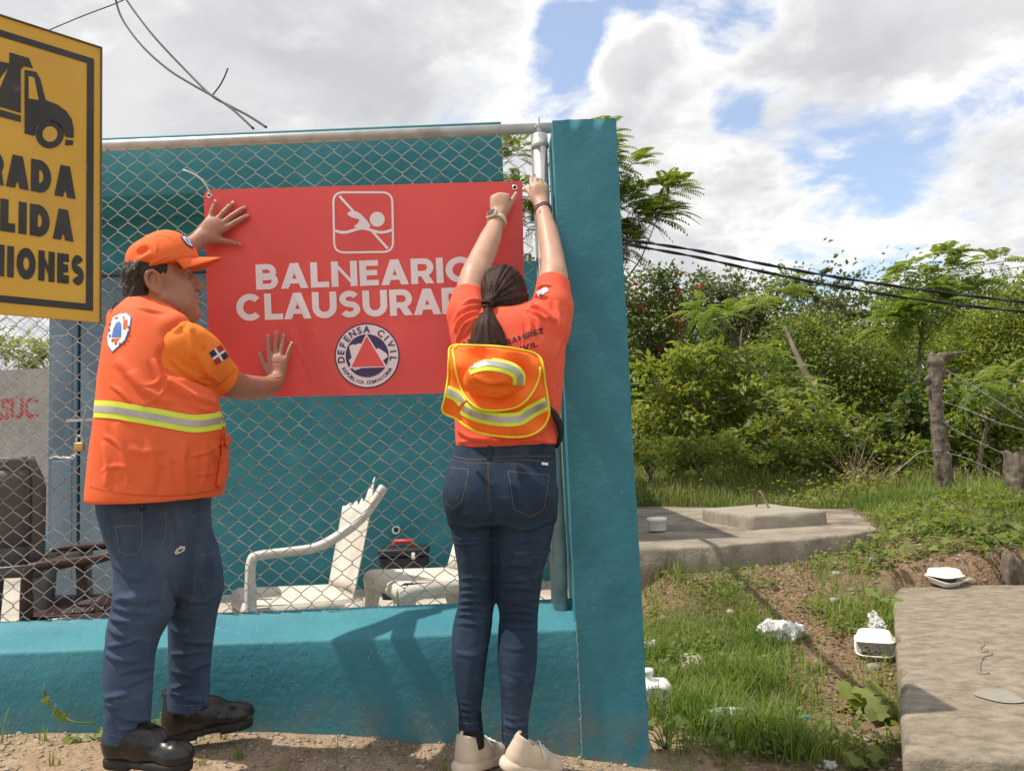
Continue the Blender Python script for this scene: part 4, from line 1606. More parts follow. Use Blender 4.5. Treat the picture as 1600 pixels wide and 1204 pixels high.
mat_skin_w = pmat('skin_light', (0.50, 0.29, 0.20), (0.57, 0.35, 0.245), 9, 0.48, 0.12, 220, spec=0.35, bdist=0.0015, c3=(0.50, 0.25, 0.18), c3scale=16, c3w=(0.55, 0.75))
mat_skin_m = pmat('skin_tan', (0.37, 0.175, 0.115), (0.43, 0.215, 0.145), 12, 0.5, 0.15, 240, spec=0.35, bdist=0.0015, c3=(0.43, 0.19, 0.13), c3scale=18, c3w=(0.55, 0.75))
for m_ in (mat_skin_w, mat_skin_m):
    b_ = m_.node_tree.nodes['Principled BSDF']
    b_.inputs['Subsurface Weight'].default_value = 0.12
    b_.inputs['Subsurface Radius'].default_value = (0.02, 0.008, 0.004)
    b_.inputs['Subsurface Scale'].default_value = 0.5
mat_hair_w = pmat('dark_brown_hair', (0.024, 0.011, 0.008), (0.058, 0.028, 0.021), 26, 0.6, 0.4, 90, spec=0.14, stretch=(1.6, 1.6, 0.35), bstretch=(2, 2, 0.25), bdist=0.003)
mat_hair_m = pmat('black_curly_hair', (0.015, 0.011, 0.010), (0.05, 0.036, 0.03), 70, 0.5, 1.0, 150, spec=0.4, bdist=0.006)
mat_denim_w = denim('dark_denim', (0.022, 0.039, 0.066), (0.070, 0.105, 0.155), 3)
mat_denim_m = denim('blue_denim', (0.045, 0.070, 0.118), (0.115, 0.155, 0.22), 5)
mat_coral = pmat('coral_shirt', (0.82, 0.115, 0.06), (0.86, 0.135, 0.072), 7, 0.8, 0.25, 500, spec=0.2, bdist=0.001)
mat_thread = pmat('seam_thread', (0.12, 0.085, 0.06), (0.22, 0.15, 0.10), 90, 0.8)
mat_seam_d = pmat('dark_navy_cloth', (0.02, 0.03, 0.055), None, rough=0.85)  # even dark navy of the fabric label and the rip's middle
mat_shoe = pmat('cream_knit', (0.60, 0.48, 0.36), (0.68, 0.56, 0.43), 12, 0.8, 0.8, 330, bdist=0.002)
mat_sole = pmat('cream_rubber', (0.66, 0.54, 0.41), (0.72, 0.60, 0.47), 8, 0.6, c3=(0.48, 0.37, 0.26), c3scale=9, c3w=(0.5, 0.75))
mat_sock = pmat('black_sock', (0.012, 0.012, 0.015), (0.022, 0.022, 0.026), 60, 0.9, 0.4, 500)
mat_hatorange = pmat('hi_vis_orange', (0.95, 0.17, 0.02), (1.0, 0.20, 0.03), 6, 0.7, 0.2, 600, spec=0.2, bdist=0.0008)
mat_lime = pmat('hi_vis_lime', (0.68, 0.80, 0.07), (0.74, 0.85, 0.10), 20, 0.6, spec=0.3)
mat_yeltrim = pmat('yellow_trim', (0.82, 0.70, 0.03), (0.88, 0.76, 0.05), 20, 0.6)
mat_silver = pmat('silver_tape', (0.40, 0.36, 0.34), (0.52, 0.48, 0.45), 14, 0.35, metal=0.3)
mat_strap = pmat('black_webbing', (0.012, 0.011, 0.011), (0.022, 0.02, 0.02), 60, 0.8, 0.3, 400)
mat_inkdark = pmat('dark_print', (0.045, 0.022, 0.03), None, rough=0.7)

YW = 2.45
woman = thing('person', 'person in coral shirt and dark jeans reaching up beside the pillar', 'person', (-0.03, YW, 0.0))


def w3(px, py, Y):
    p = at(px, py, Y)
    return np.array((p.x, p.y, p.z))


def woman_jeans():
    S = Solid((-0.27, 2.26, 0.06), (0.20, 2.63, 1.04), 0.0045)
    hip = [(690, 712, 867, .100), (710, 705, 868, .107), (728, 700, 869, .115), (767, 697, 869, .125), (795, 699, 869, .118), (815, 702, 868, .100)]
    S.loft([ring_row(y, l, r, YW, ry) for y, l, r, ry in hip], p=2.3)
    ll = [(770, 700, 782, .105), (811, 702, 775, .098), (854, 709, 775, .088), (898, 715, 775.5, .074), (941, 715, 773, .064), (963, 710, 770, .062), (985, 705.5, 768, .063), (1028, 706, 761, .062), (1072, 712, 756, .053), (1107, 717, 752, .045), (1134, 717, 754, .044)]
    rl = [(770, 772, 869, .112), (811, 771, 868, .105), (854, 775, 860, .095), (898, 777, 849, .080), (941, 777, 843, .068), (963, 780, 841, .066), (985, 778, 840, .067), (1028, 778, 839, .066), (1072, 782, 833, .056), (1107, 784, 827, .048), (1153, 784, 824, .045)]
    def dyl(y): return np.interp(y, [770, 900, 960, 1050, 1130], [0, .03, .035, -.005, -.015])
    S.loft([ring_row(y, l, r, YW, ry, float(dyl(y))) for y, l, r, ry in ll], k=0.02)
    S.loft([ring_row(y, l, r, YW, ry, float(dyl(y)) - 0.02 * (y > 850)) for y, l, r, ry in rl], k=0.02)
    for px in (738, 822):
        c = w3(px, 772, YW - 0.062); S.ell(c, (0.078, 0.075, 0.085), 0.05)
    # cuffs are open: hollow them out above the ankle
    for (l, r, y, yy) in ((717, 754, 1134, YW - .016), (784, 824, 1153, YW - .036)):
        a = at((l + r) / 2, y - 14, yy); b = at((l + r) / 2, y + 20, yy); rr = (r - l) / 2 / FPX * YW - 0.005
        S.cone(a, b, rr * 0.97, rr, 0, 'sub')
    V, Q = S.surface(2)
    N = vnormals(V, Q); B = bvh_of(V, Q)
    rr = random.Random(5)
    F_ = []
    for pts, a, w in (
        ([(703, 838), (722, 843), (750, 842)], .0035, .005), ([(705, 846), (726, 850), (752, 846)], .0045, .005), ([(790, 848), (822, 845), (858, 840)], .0035, .006),
        ([(706, 815), (735, 822), (765, 818)], .0045, .007), ([(780, 818), (820, 826), (864, 812)], .005, .008), ([(772, 800), (768, 830), (771, 852)], -.006, .006),
        ([(716, 905), (740, 902), (766, 908)], .004, .005), ([(717, 918), (745, 915), (770, 922)], .004, .005), ([(716, 930), (738, 926), (772, 934)], .005, .005), ([(716, 941), (744, 938), (772, 946)], .005, .005), ([(712, 951), (740, 949), (770, 955)], .0055, .005), ([(708, 961), (738, 960), (768, 964)], .005, .005), ([(706, 974), (736, 974), (762, 977)], .004, .006),
        ([(780, 885), (806, 882), (846, 888)], .003, .006), ([(778, 902), (800, 908), (844, 900)], .004, .006), ([(778, 920), (812, 918), (843, 922)], .004, .006), ([(779, 932), (806, 937), (842, 934)], .0045, .006), ([(781, 946), (812, 942), (842, 948)], .005, .005), ([(781, 956), (814, 953), (841, 959)], .006, .005), ([(779, 966), (808, 965), (841, 970)], .006, .005), ([(779, 977), (806, 979), (838, 981)], .004, .006),
        ([(712, 1020), (736, 1024), (758, 1019)], .0022, .006), ([(784, 1010), (808, 1014), (835, 1008)], .0022, .006), ([(790, 1050), (812, 1055), (833, 1048)], .002, .006),
        ([(718, 1096), (738, 1099), (752, 1095)], .003, .004), ([(718, 1106), (738, 1109), (752, 1105)], .0035, .004), ([(718, 1116), (738, 1119), (753, 1114)], .003, .004),
        ([(786, 1118), (806, 1123), (826, 1118)], .003, .004), ([(786, 1130), (806, 1136), (825, 1131)], .0035, .004),
        ([(704, 735), (716, 760), (722, 790)], .002, .008), ([(858, 735), (852, 765), (846, 800)], .002, .008)):
        F_.append((pts, a, w))
    for pts, a, w in F_: V = fold_px(V, N, B, pts, a * 1.3, w)
    V = V + N * (0.0022 * (fbm(V[:, 0] * 22, V[:, 2] * 34, V[:, 1] * 22, 5, 3) - 0.5))[:, None]
    o = solid_obj('jeans', V, Q, mat_denim_w, woman)
    B = bvh_of(V, Q)
    ln = lambda pts, w=1.1, m=mat_thread, off=0.0010: line_decal('stitching', pts, w * .62, B, m, o, off)
    # waistband, yoke, centre seam, pockets
    ln([(708, 712), (735, 718), (766, 716), (800, 712), (868, 713)], 1.4)
    ln([(704, 718), (735, 724), (764, 723)], 1.0)
    ln([(770, 720), (800, 718), (866, 722)], 1.0)
    ln([(764.5, 722), (763.5, 760), (767, 800)], 1.2); ln([(761.8, 722), (761, 760), (764, 798)], 0.8)
    for P in (([(702.5, 729.5), (732, 733), (728, 760), (721, 784), (707, 795), (698.5, 786)]), ([(793.5, 736), (857, 742), (855, 765), (849, 796), (829, 807), (803, 795), (799, 765), (793.5, 736)])):
        for i in range(len(P) - 1): ln([P[i], ((P[i][0] + P[i + 1][0]) / 2, (P[i][1] + P[i + 1][1]) / 2), P[i + 1]], 1.3)
        q = [((x - sum(p[0] for p in P) / len(P)) * .92 + sum(p[0] for p in P) / len(P), (y - sum(p[1] for p in P) / len(P)) * .92 + sum(p[1] for p in P) / len(P)) for x, y in P]
        decal('pocket', P, [tuple(range(len(P) if P[0] != P[-1] else len(P) - 1))], B, mat_denim_w, o, 0.0009, 6)
    decal('belt_loop', [(762, 692), (770, 692), (768.5, 717), (761, 717)], [(0, 1, 2, 3)], B, mat_denim_w, o, 0.0035, 5, 0.003)
    decal('fabric_label', [(846, 722), (856, 723), (855.5, 727), (845.5, 726)], [(0, 1, 2, 3)], B, mat_tie, o, 0.002, 5)
    ln([(717, 1127), (736, 1130), (753, 1127)], 1.0); ln([(785, 1144), (806, 1149), (824, 1145)], 1.0)
    return B


woman_jeans_bvh = woman_jeans()


def woman_body():
    S = Solid((-0.30, 2.28, 0.10), (0.24, 2.92, 1.98), 0.0036)
    # hidden inner body
    S.loft([ring_row(700, 720, 858, YW + .005, .085), ring_row(640, 728, 860, YW + .005, .09), ring_row(560, 725, 866, YW + .01, .095), ring_row(510, 735, 858, YW + .02, .09), ring_row(485, 752, 845, YW + .03, .07)])
    for x, y in ((736, 790), (820, 790)):
        S.chain([w3(x, 740, YW), w3(x + (0 if x < 770 else -6), 930, YW + .03), w3(736 if x < 770 else 805, 1135, YW - .02), w3(738 if x < 770 else 808, 1160, YW)], [.045, .026, .020, .024], 0.02)
    # neck and head, tipped back and turned a little to the right
    hc = w3(786, 461, 2.50)
    S.chain([w3(790, 512, 2.47), w3(789, 490, 2.495), hc], [.058, .052, .06], 0.02)
    S.ell(hc, (.076, .095, .100), 0.02)
    fdir = Vector((0.38, 0.80, 0.42)).normalized()      # where she looks
    upv = (Vector((0.02, -0.5, 0.85))); upv = (upv - fdir * upv.dot(fdir)).normalized(); sd = fdir.cross(upv).normalized()
    hp = lambda f, s, u: np.array(Vector(hc) + fdir * f + sd * s + upv * u)
    M = np.array([list(fdir), list(sd), list(upv)]).T
    S.ell(hp(.035, 0, -.035), (.062, .062, .078), 0.02, M=M)
    S.chain([hp(.02, .045, -.065), hp(.075, .014, -.10)], [.024, .02], 0.02); S.chain([hp(.02, -.045, -.065), hp(.075, -.014, -.10)], [.024, .02], 0.02)
    S.cone(hp(.088, 0, .0), hp(.108, 0, -.035), .009, .013, 0.012)
    S.ell(hp(.086, 0, -.066), (.012, .022, .012), 0.008, M=M); S.ell(hp(.082, 0, -.10), (.018, .02, .016), 0.012, M=M)
    for s in (-1, 1):
        S.ell(hp(.088, s * .030, .002), (.010, .016, .010), 0.012, 'sub', M)
        S.ell(hp(.080, s * .030, .000), (.011, .013, .011), 0.002, M=M)
        S.ell(hp(-.004, s * .074, -.008), (.017, .008, .030), 0.006, M=M); S.ell(hp(.003, s * .082, -.004), (.008, .006, .016), 0.003, 'sub', M)
    # arms
    la = [w3(742, 500, 2.45), w3(735, 476, 2.47), w3(741, 437, 2.50), w3(750, 410, 2.55), w3(763, 380, 2.62), w3(774, 352, 2.69), w3(779, 337, 2.725)]
    S.chain(la, [.060, .055, .050, .043, .039, .030, .0265], 0.02, sub=4)
    ra = [w3(852, 495, 2.45), w3(860, 470, 2.47), w3(865, 437, 2.51), w3(864, 410, 2.56), w3(858, 372, 2.63), w3(850, 336, 2.70), w3(847, 319, 2.735)]
    S.chain(ra, [.060, .056, .048, .041, .0375, .0285, .0255], 0.02, sub=4)
    # left hand: a fist pinching the sign's edge, thumb at the right
    aw = Vector((0, 1, 0))
    f = (Vector(w3(783, 300, 2.80)) - Vector(w3(779, 337, 2.735))).normalized(); f.y *= 0.35; f.normalize()
    hand(S, w3(779, 338, 2.722), f, Vector((1, 0, 0)), 0.90, spread=dict(index=2, little=-2), curl=dict(index=(62, 75, 40), middle=(72, 85, 50), ring=(76, 88, 55), little=(80, 88, 55)),
         thumb=dict(palm=aw, dir=(0.85, 0.42, 0.35), up=0.03, off=0.010, ax=Vector((0, 0, 1)).cross(aw)), thumb_curl=(-14, -18), flare=0.94)
    # right hand: open, fingertips hooked over the post, thumb at the left
    f = (Vector(w3(842, 290, 2.78)) - Vector(w3(847, 320, 2.735))).normalized(); f.y *= 0.5; f.normalize()
    hand(S, w3(846.5, 321, 2.732), f, Vector((-1, 0, 0)), 0.90, spread=dict(index=-4, middle=-2, ring=2, little=4), curl=dict(index=(14, 22, 20), middle=(12, 26, 22), ring=(22, 34, 28), little=(34, 40, 30)),
         thumb=dict(palm=aw, dir=(0.90, 0.30, 0.30), up=0.03, off=0.006, ax=Vector((0, 0, 1)).cross(aw)), thumb_curl=(8, 14), flare=0.92)
    V, Q = S.surface(1)
    N = vnormals(V, Q); B = bvh_of(V, Q)
    o = solid_obj('body', V, Q, mat_skin_w, woman)
    nails(pmat('painted_nail', (0.72, 0.52, 0.46), None, rough=.2), woman)
    # hair: cap swept to the tie, everything but the face
    H = Solid(hc - .2, hc + .2, 0.0036)
    H.ell(hc, (.0815, .101, .102), 0)
    H.ell(hc + np.array((-.006, -.03, -.028)), (.076, .078, .070), 0.03)
    H.ell(w3(797, 479, 2.462), (.060, .070, .054), 0.03)
    H.plane(hp(.012, 0, 0), np.array(fdir + upv * -0.25))
    ta = Vector(hp(.0, .082, -.03)); H.ell(np.array(ta) + np.array((.012, 0, -.005)), (.020, .05, .034), 0.01, 'sub')
    tie = w3(762, 476, 2.392)
    H.ell(tie + np.array((.006, .01, .006)), (.022, .022, .020), 0.02)
    V, Q = H.surface(1); N = vnormals(V, Q)
    d = V - tie[None, :]
    an = np.arctan2(d[:, 2], d[:, 0]); rad = np.linalg.norm(d, axis=1)
    st = fbm(an * 17, rad * 7, 0, 3, 3) - 0.5
    V = V + N * (0.009 * st * np.clip(rad / 0.05, 0, 1))[:, None]
    ho = solid_obj('hair', V, Q, mat_hair_w, woman)
    # ponytail
    T = Solid((-.16, 2.22, 1.30), (.02, 2.46, 1.52), 0.0034)
    rows = [(468, 756, 770, .013, 2.392), (476, 755, 771, .015, 2.382), (484, 755, 770, .014, 2.372), (492, 749, 774, .020, 2.352), (505, 742, 781, .024, 2.330), (520, 737, 788, .024, 2.316), (540, 734, 792, .022, 2.302), (560, 738, 790, .018, 2.296), (575, 748, 782, .010, 2.292)]
    T.loft([ring_row(y, l, r, Y, ry) for y, l, r, ry, Y in rows])
    V, Q = T.surface(1); N = vnormals(V, Q)
    ph = (V[:, 0] - tie[0]) / (0.025 + 1.05 * np.clip(tie[2] - V[:, 2], 0, 1) * 0.45)
    st = fbm(ph * 7, V[:, 2] * 5, V[:, 1] * 10, 8, 3) - 0.5
    V = V + N * (0.010 * st)[:, None]
    po = solid_obj('ponytail', V, Q, mat_hair_w, ho)
    mb = MB()
    for k in range(2):
        c = Vector(tie) + Vector((0.001, -0.008, 0.003 - k * 0.009))
        mb.tube([c + Vector((0.0165 * math.cos(a), 0.0165 * math.sin(a), 0.004 * math.sin(2 * a + k * 2))) for a in np.linspace(0, 2 * math.pi, 25)], 0.0058, 8, cap=False)
    mb.build('hair_tie', mat_hair_w, ho)
    # stray flyaway strands
    mb = MB(); rr = random.Random(3)
    for i in range(26):
        a = rr.uniform(0.1, 3.0)
        p0 = Vector(hc) + Vector((math.cos(a) * .08, -.02 + rr.uniform(-.03, .03), math.sin(a) * .1))
        d0 = (p0 - Vector(hc)).normalized()
        mb.tube([p0 - d0 * .004, p0 + d0 * .006 + Vector((rr.uniform(-.01, .01), -.006, -.004)), p0 + d0 * .004 + Vector((rr.uniform(-.02, .02), -.016, -.012))], 0.0005, 3, cap=False)
    so = mb.build('loose_strands', mat_hair_w, ho); so['kind'] = 'stuff'
    # earring
    mb = MB(); pe = Vector(w3(823.5, 470, 2.478)); mb.lathe([(0, -.003), (.003, 0), (0, .003)], pe, 8); mb.build('earring', mat_brass, woman)
    return B


woman_body_bvh = woman_body()


def woman_shirt():
    lo, hi = (-0.32, 2.26, 0.94), (0.26, 2.70, 1.62)
    S = Solid(lo, hi, 0.0042)
    rows = [(697, 712, 870, .108), (670, 711, 873, .116), (640, 711, 877, .120), (600, 709, 880, .124), (560, 708, 883, .126), (530, 708, 884, .124), (505, 711, 884, .116), (488, 728, 872, .096), (478, 748, 850, .070)]
    S.loft([ring_row(y, l, r, YW + (0.0 if y > 560 else (560 - y) * 0.0004), ry) for y, l, r, ry in rows], p=2.25)
    # neckband
    S.cone(w3(790, 500, 2.475), w3(789, 488, 2.50), .066, .058, 0.03)
    for pts, rs, hem, hn in (
        ([w3(740, 512, 2.45), w3(732, 490, 2.46), w3(737, 452, 2.49)], [.075, .068, .058], w3(735, 457, 2.487), w3(741, 437, 2.50) - w3(735, 476, 2.47)),
        ([w3(854, 508, 2.45), w3(862, 482, 2.46), w3(865, 436, 2.50)], [.078, .066, .054], w3(865, 441, 2.50), w3(865, 437, 2.51) - w3(860, 470, 2.47))):
        T = Solid(lo, hi, 0.0042)
        T.chain(pts, rs, 0.02)
        T.plane(hem, hn)
        n = hn / np.linalg.norm(hn)
        T.cone(hem - n * 0.012, hem + n * 0.05, rs[-1] - 0.006, rs[-1] - 0.003, 0, 'sub')
        d = T.F; a = S.F; k = 0.022
        h = np.maximum(k - np.abs(a - d), 0) / k
        S.F = (np.minimum(a, d) - h * h * k * 0.25).astype(np.float32)
    V, Q = S.surface(2)
    N = vnormals(V, Q); B = bvh_of(V, Q)
    for pts, a, w in (
        ([(722, 478), (734, 470), (750, 469)], .006, .005), ([(718, 492), (730, 480), (750, 479)], .007, .006), ([(712, 520), (722, 498), (748, 486)], .009, .007), ([(714, 535), (726, 508), (750, 495)], .008, .006), ([(722, 528), (736, 508), (748, 502)], .006, .005), ([(709, 505), (716, 488), (724, 474)], .004, .007),
        ([(838, 452), (848, 446), (864, 446)], .005, .004), ([(831, 466), (842, 461), (856, 464)], .006, .005), ([(826, 478), (844, 482), (866, 502)], .009, .006), ([(822, 482), (838, 490), (858, 500)], .008, .006), ([(828, 488), (840, 500), (845, 516)], .007, .006), ([(820, 490), (828, 505), (830, 520)], .005, .005), ([(870, 470), (874, 500), (876, 540)], .005, .008), ([(884, 480), (878, 520), (868, 560)], .004, .009),
        ([(866, 600), (862, 640), (868, 690)], .004, .009), ([(715, 690), (745, 688), (790, 690)], .004, .006), ([(716, 670), (735, 682), (770, 686)], .005, .007), ([(800, 692), (835, 686), (866, 692)], .004, .006), ([(858, 660), (850, 680), (858, 696)], .004, .006), ([(722, 600), (716, 640), (720, 685)], .004, .009)):
        V = fold_px(V, N, B, pts, a * 1.7, w * 1.25)
    V = V + N * (0.007 * (fbm(V[:, 0] * 9, V[:, 2] * 9, V[:, 1] * 9, 15, 3) - 0.5))[:, None]
    o = solid_obj('shirt', V, Q, mat_coral, woman)
    B = bvh_of(V, Q)

    def word(s, quad, bold=0.03):
        L_, tot = word2d(s, 0.20, 1.0, 0.13)
        TL, TR, BR, BL = quad
        for ch, pieces in L_:
            for k, (V2, F2) in enumerate(pieces):
                pts = []
                for x, y in V2:
                    u, t = x / tot, 1 - y
                    sag = -1.2 * 4 * u * (1 - u) * 0
                    pts.append(((TL[0] * (1 - u) + TR[0] * u) * (1 - t) + (BL[0] * (1 - u) + BR[0] * u) * t, (TL[1] * (1 - u) + TR[1] * u) * (1 - t) + (BL[1] * (1 - u) + BR[1] * u) * t + sag))
                decal('letter', pts, F2, B, mat_inkdark, o, 0.0022 + 0.0002 * k, 3.0)
    word('RAMIREZ', ((790, 531.5), (847, 512), (849, 520), (791.5, 540)))
    word('CIVIL', ((800, 545), (839, 532.5), (841, 541), (802, 553)))
    word('SA', ((722, 535), (735, 527), (738, 534), (726, 541)))
    line_decal('drawcord', [(813, 501), (815, 520), (815.5, 545)], 2.0, B, mat_coral, o, 0.004)
    # sleeve flag patch
    decal('sleeve_patch', [(839, 457), (854, 448), (857, 455), (842, 464)], [(0, 1, 2, 3)], B, mat_tie, o, 0.0025, 4)
    decal('sleeve_patch', [(843, 459.5), (848, 456.5), (850, 460), (845, 463)], [(0, 1, 2, 3)], B, mat_navy, o, 0.0032, 4)
    return B


woman_shirt_bvh = woman_shirt()


def sneaker(heel, toe, parent, up=Vector((0, 0, 1)), s=1.0, lace_side=1):
    heel, toe = Vector(heel), Vector(toe)
    f = (toe - heel).normalized(); sd = f.cross(up).normalized(); u = sd.cross(f).normalized()
    L_ = (toe - heel).length
    P = lambda a, b, c: np.array(heel + f * a * L_ + sd * b + u * c)
    M = np.array([list(f), list(sd), list(u)]).T
    S = Solid(np.minimum(np.array(heel), np.array(toe)) - .1, np.maximum(np.array(heel), np.array(toe)) + .16, 0.0034)
    S.ell(P(.13, 0, .05), (.040, .034, .050), 0, M=M)
    S.chain([P(.13, 0, .035), P(.45, 0, .036), P(.80, 0, .030)], [.033, .036, .032], 0.02)
    S.ell(P(.80, 0, .028), (.052, .040, .028), 0.02, M=M)
    S.ell(P(.40, 0, .066), (.060, .030, .030), 0.03, M=M)
    S.cone(P(.10, 0, .075), P(.09, 0, .105), .033, .031, 0.01)
    S.plane(P(0, 0, .102), np.array(u) * 1.0 + np.array(f) * 0.25)
    S.cone(P(.16, 0, .085), P(.20, 0, .16), .026, .032, 0.004, 'sub')
    S.plane(P(0, 0, .012), -np.array(u))
    V, Q = S.surface(1)
    o = solid_obj('shoe', V, Q, mat_shoe, parent)
    T = Solid(np.minimum(np.array(heel), np.array(toe)) - .09, np.maximum(np.array(heel), np.array(toe)) + .1, 0.0034)
    T.chain([P(.13, 0, .008), P(.45, 0, .008), P(.80, 0, .008)], [.041, .039, .045], 0.01)
    T.ell(P(.06, 0, .010), (.036, .036, .03), 0.015, M=M)
    T.plane(P(0, 0, .026), np.array(u), 0.006); T.plane(P(0, 0, -.006), -np.array(u), 0.006)
    V, Q = T.surface(1)
    solid_obj('sole', V, Q, mat_sole, o)
    mb = MB(); mb.tube([P(.005, 0, .055), P(-.02, 0, .085), P(-.03, 0, .108), P(.0, 0, .112)], .006, 6, flat=(1, .4)); mb.build('pull_tab', mat_sole, o)
    mb = MB()
    for k in range(4):
        t = .42 + k * .10
        mb.tube([P(t, -.026, .070 - k * .006), P(t + .02, 0, .090 - k * .010), P(t + .01, .026, .070 - k * .006)], .0028, 5)
    mb.tube([P(.40, .0, .094), P(.36, .03 * lace_side, .085), P(.42, .05 * lace_side, .06)], .0026, 5)
    lo_ = mb.build('laces', mat_tie, o); lo_['kind'] = 'stuff'
    return o


hl = at(722, 1187, 2.40); tl_ = at(782, 1163, 2.57)
sneaker((hl.x - .005, 2.385, 0.045), (tl_.x + 0.005, 2.585, 0.005), woman)
sneaker((-0.062, 2.365, 0.058), (0.085, 2.50, -0.018), woman, up=Vector((0.25, -0.1, 1)).normalized())
for (x, y, dy) in ((735, 1150, -.012), (806, 1168, -.034)):
    mb = MB(); a = at(x, y - 38, YW + dy); b = at(x + 3, y + 16, YW + dy)
    mb.tube([a, (a + b) / 2, b], [.034, .036, .038], 16); mb.build('sock', mat_sock, woman)

# ------------------------------------------------------------------ watch and wristband
wc = Vector(w3(769, 347, 2.70)); wa = (Vector(w3(763, 380, 2.62)) - Vector(w3(779, 337, 2.725))).normalized()
u_ = wa.cross(Vector((0, 1, 0))).normalized(); v_ = wa.cross(u_).normalized()
wcen = Vector(w3(776.3, 346.5, 2.703))
watch = MB(); rad = 0.0315
rows = []
for k in range(33):
    a = 2 * math.pi * k / 32
    d = u_ * math.cos(a) + v_ * math.sin(a)
    rows.append([wcen + d * (rad + o) + wa * l for o, l in ((0, -.010), (.0035, -.0085), (.0035, .0085), (0, .010))])
watch.sheet(rows)
wo = watch.build('wristwatch', mat_sole, woman)
d = (Vector((-0.5, -0.86, 0.1)) - wa * Vector((-0.5, -0.86, 0.1)).dot(wa)).normalized()
M = Matrix((d.cross(wa).normalized(), wa, d)).transposed().to_4x4(); M.translation = wcen + d * (rad + .003)
cs = MB(); cs.bbox((-.019, -.021, -.004), (.019, .021, .008), .006, M=M); cs.build('case', mat_sole, wo)
cs = MB(); cs.bbox((-.0145, -.0165, .006), (.0145, .0165, .0095), .003, M=M); cs.build('dial', pmat('watch_glass', (0.03, 0.03, 0.035), (0.12, 0.12, 0.13), 60, 0.12), wo)
bc = Vector(w3(848.5, 328, 2.718)); ba = (Vector(w3(858, 372, 2.63)) - Vector(w3(847, 319, 2.735))).normalized()
u_ = ba.cross(Vector((0, 1, 0))).normalized(); v_ = ba.cross(u_).normalized()
for off, r_, m_, n_ in ((-.005, .0034, mat_navy, 'bracelet'), (.002, .0026, pmat('pink_cord', (0.45, 0.16, 0.20), (0.6, 0.3, 0.3), 60, 0.8), 'bracelet'), (.008, .0022, mat_inkdark, 'bracelet')):
    mb = MB(); mb.tube([bc + (u_ * math.cos(a) + v_ * math.sin(a)) * 0.0295 + ba * (off + .003 * math.sin(3 * a + off * 900)) for a in np.linspace(0, 2 * math.pi, 33)], r_, 7, cap=False)
    mb.build(n_, m_, woman)
mb = MB()
for k in range(4):
    p = bc - Vector((0.012 - k * .006, 0.030, 0)) + ba * .008
    mb.tube([p, p + ba * .012 + Vector((-.002 + .002 * k, -.002, 0)), p + ba * .024 + Vector((-.004 + .003 * k, -.001, 0))], .0016, 5)
x_ = mb.build('tassel', mat_inkdark, woman); x_['kind'] = 'stuff'

# ------------------------------------------------------------------ hi-vis sun hat hanging on her back
hat = thing('sun_hat', 'orange high visibility hat with yellow trim hanging on the person reaching up', 'hat', at(776, 680, 2.32))


def c7(x, y): return (660 + x * .26585, 480 + y * .26585)


def hat_depth(px, py):
    """distance of the flap from the camera: lies on the back, bulging"""
    u = (px - 776) / 82.0; v = (py - 612) / 72.0
    return 2.300 - 0.030 * (1 - min(u * u, 1)) - 0.018 * (1 - min(v * v, 1)) + 0.05 * max(0, abs(u) - 0.55) + 0.009 * math.sin(px * .09 + py * .05) + 0.008 * math.sin(px * .05 - py * .11) + 0.004 * math.sin(px * .16 - py * .07)


def hpnt(px, py, off=0.0):
    d = hat_depth(px, py) - off
    return at(px, py, d)


def dense(P, n=6, closed_=True):
    P = [np.array(p, float) for p in P]
    m = len(P); out = []
    for i in range(m if closed_ else m - 1):
        p0, p1, p2, p3 = P[(i - 1) % m], P[i], P[(i + 1) % m], P[(i + 2) % m]
        if not closed_:
            p0 = P[max(i - 1, 0)]; p3 = P[min(i + 2, m - 1)]
        for k in range(n):
            t = k / n
            out.append(tuple(0.5 * (2 * p1 + (p2 - p0) * t + (2 * p0 - 5 * p1 + 4 * p2 - p3) * t * t + (3 * p1 - p0 - 3 * p2 + p3) * t ** 3)))
    if not closed_: out.append(tuple(P[-1]))
    return out


def cloth_px(name, outline, mat, parent, fn, thick=0.003, maxlen=6.0):
    V, F = refine2d(outline, [tuple(range(len(outline)))], maxlen)
    mb = MB(); mb.add([fn(x, y) for x, y in V], F, smooth=True)
    me = mb.mesh(name)
    bm = bmesh.new(); bm.from_mesh(me); bm.normal_update()
    bmesh.ops.reverse_faces(bm, faces=[f for f in bm.faces if f.normal.y > 0]); bm.to_mesh(me); bm.free()
    o = link(name, me, mat, parent)
    if thick: solidify(o, thick, -1.0)
    return o


flap = dense([c7(*p) for p in ((172, 228), (300, 224), (450, 231), (580, 250), (660, 272), (703, 318), (720, 440), (740, 560), (742, 640), (700, 712), (620, 755), (500, 761), (350, 740), (260, 702), (200, 655), (120, 614), (130, 540), (150, 420), (156, 300))], 4)
fo = cloth_px('flap', flap, mat_hatorange, hat, lambda x, y: hpnt(x, y))
mb = MB(); mb.tube([hpnt(x, y, 0.002) for x, y in flap] + [hpnt(*flap[0], 0.002)], 0.0036, 7, cap=False); mb.build('trim', mat_yeltrim, fo)
# tapes on the flap
def tape_px(P, w, off, parent, fn, inner=0.42):
    for mat_, ww, oo in ((mat_lime, w, off), (mat_silver, w * inner, off + .0012)):
        V, F = stroke(dense(P, 6, False), ww)
        V, F = refine2d(V, F, 7)
        mb = MB(); mb.add([fn(x, y, oo) for x, y in V], F, smooth=True); mb.build('reflective_tape', mat_, parent)


tape_px([c7(x, y) for x, y in ((236, 590), (300, 626), (400, 652), (500, 660), (575, 652), (640, 612), (736, 562))], 21, 0.003, fo, hpnt)
tape_px([c7(x, y) for x, y in ((142, 492), (165, 500), (205, 520), (240, 560))], 19, 0.0035, fo, hpnt)
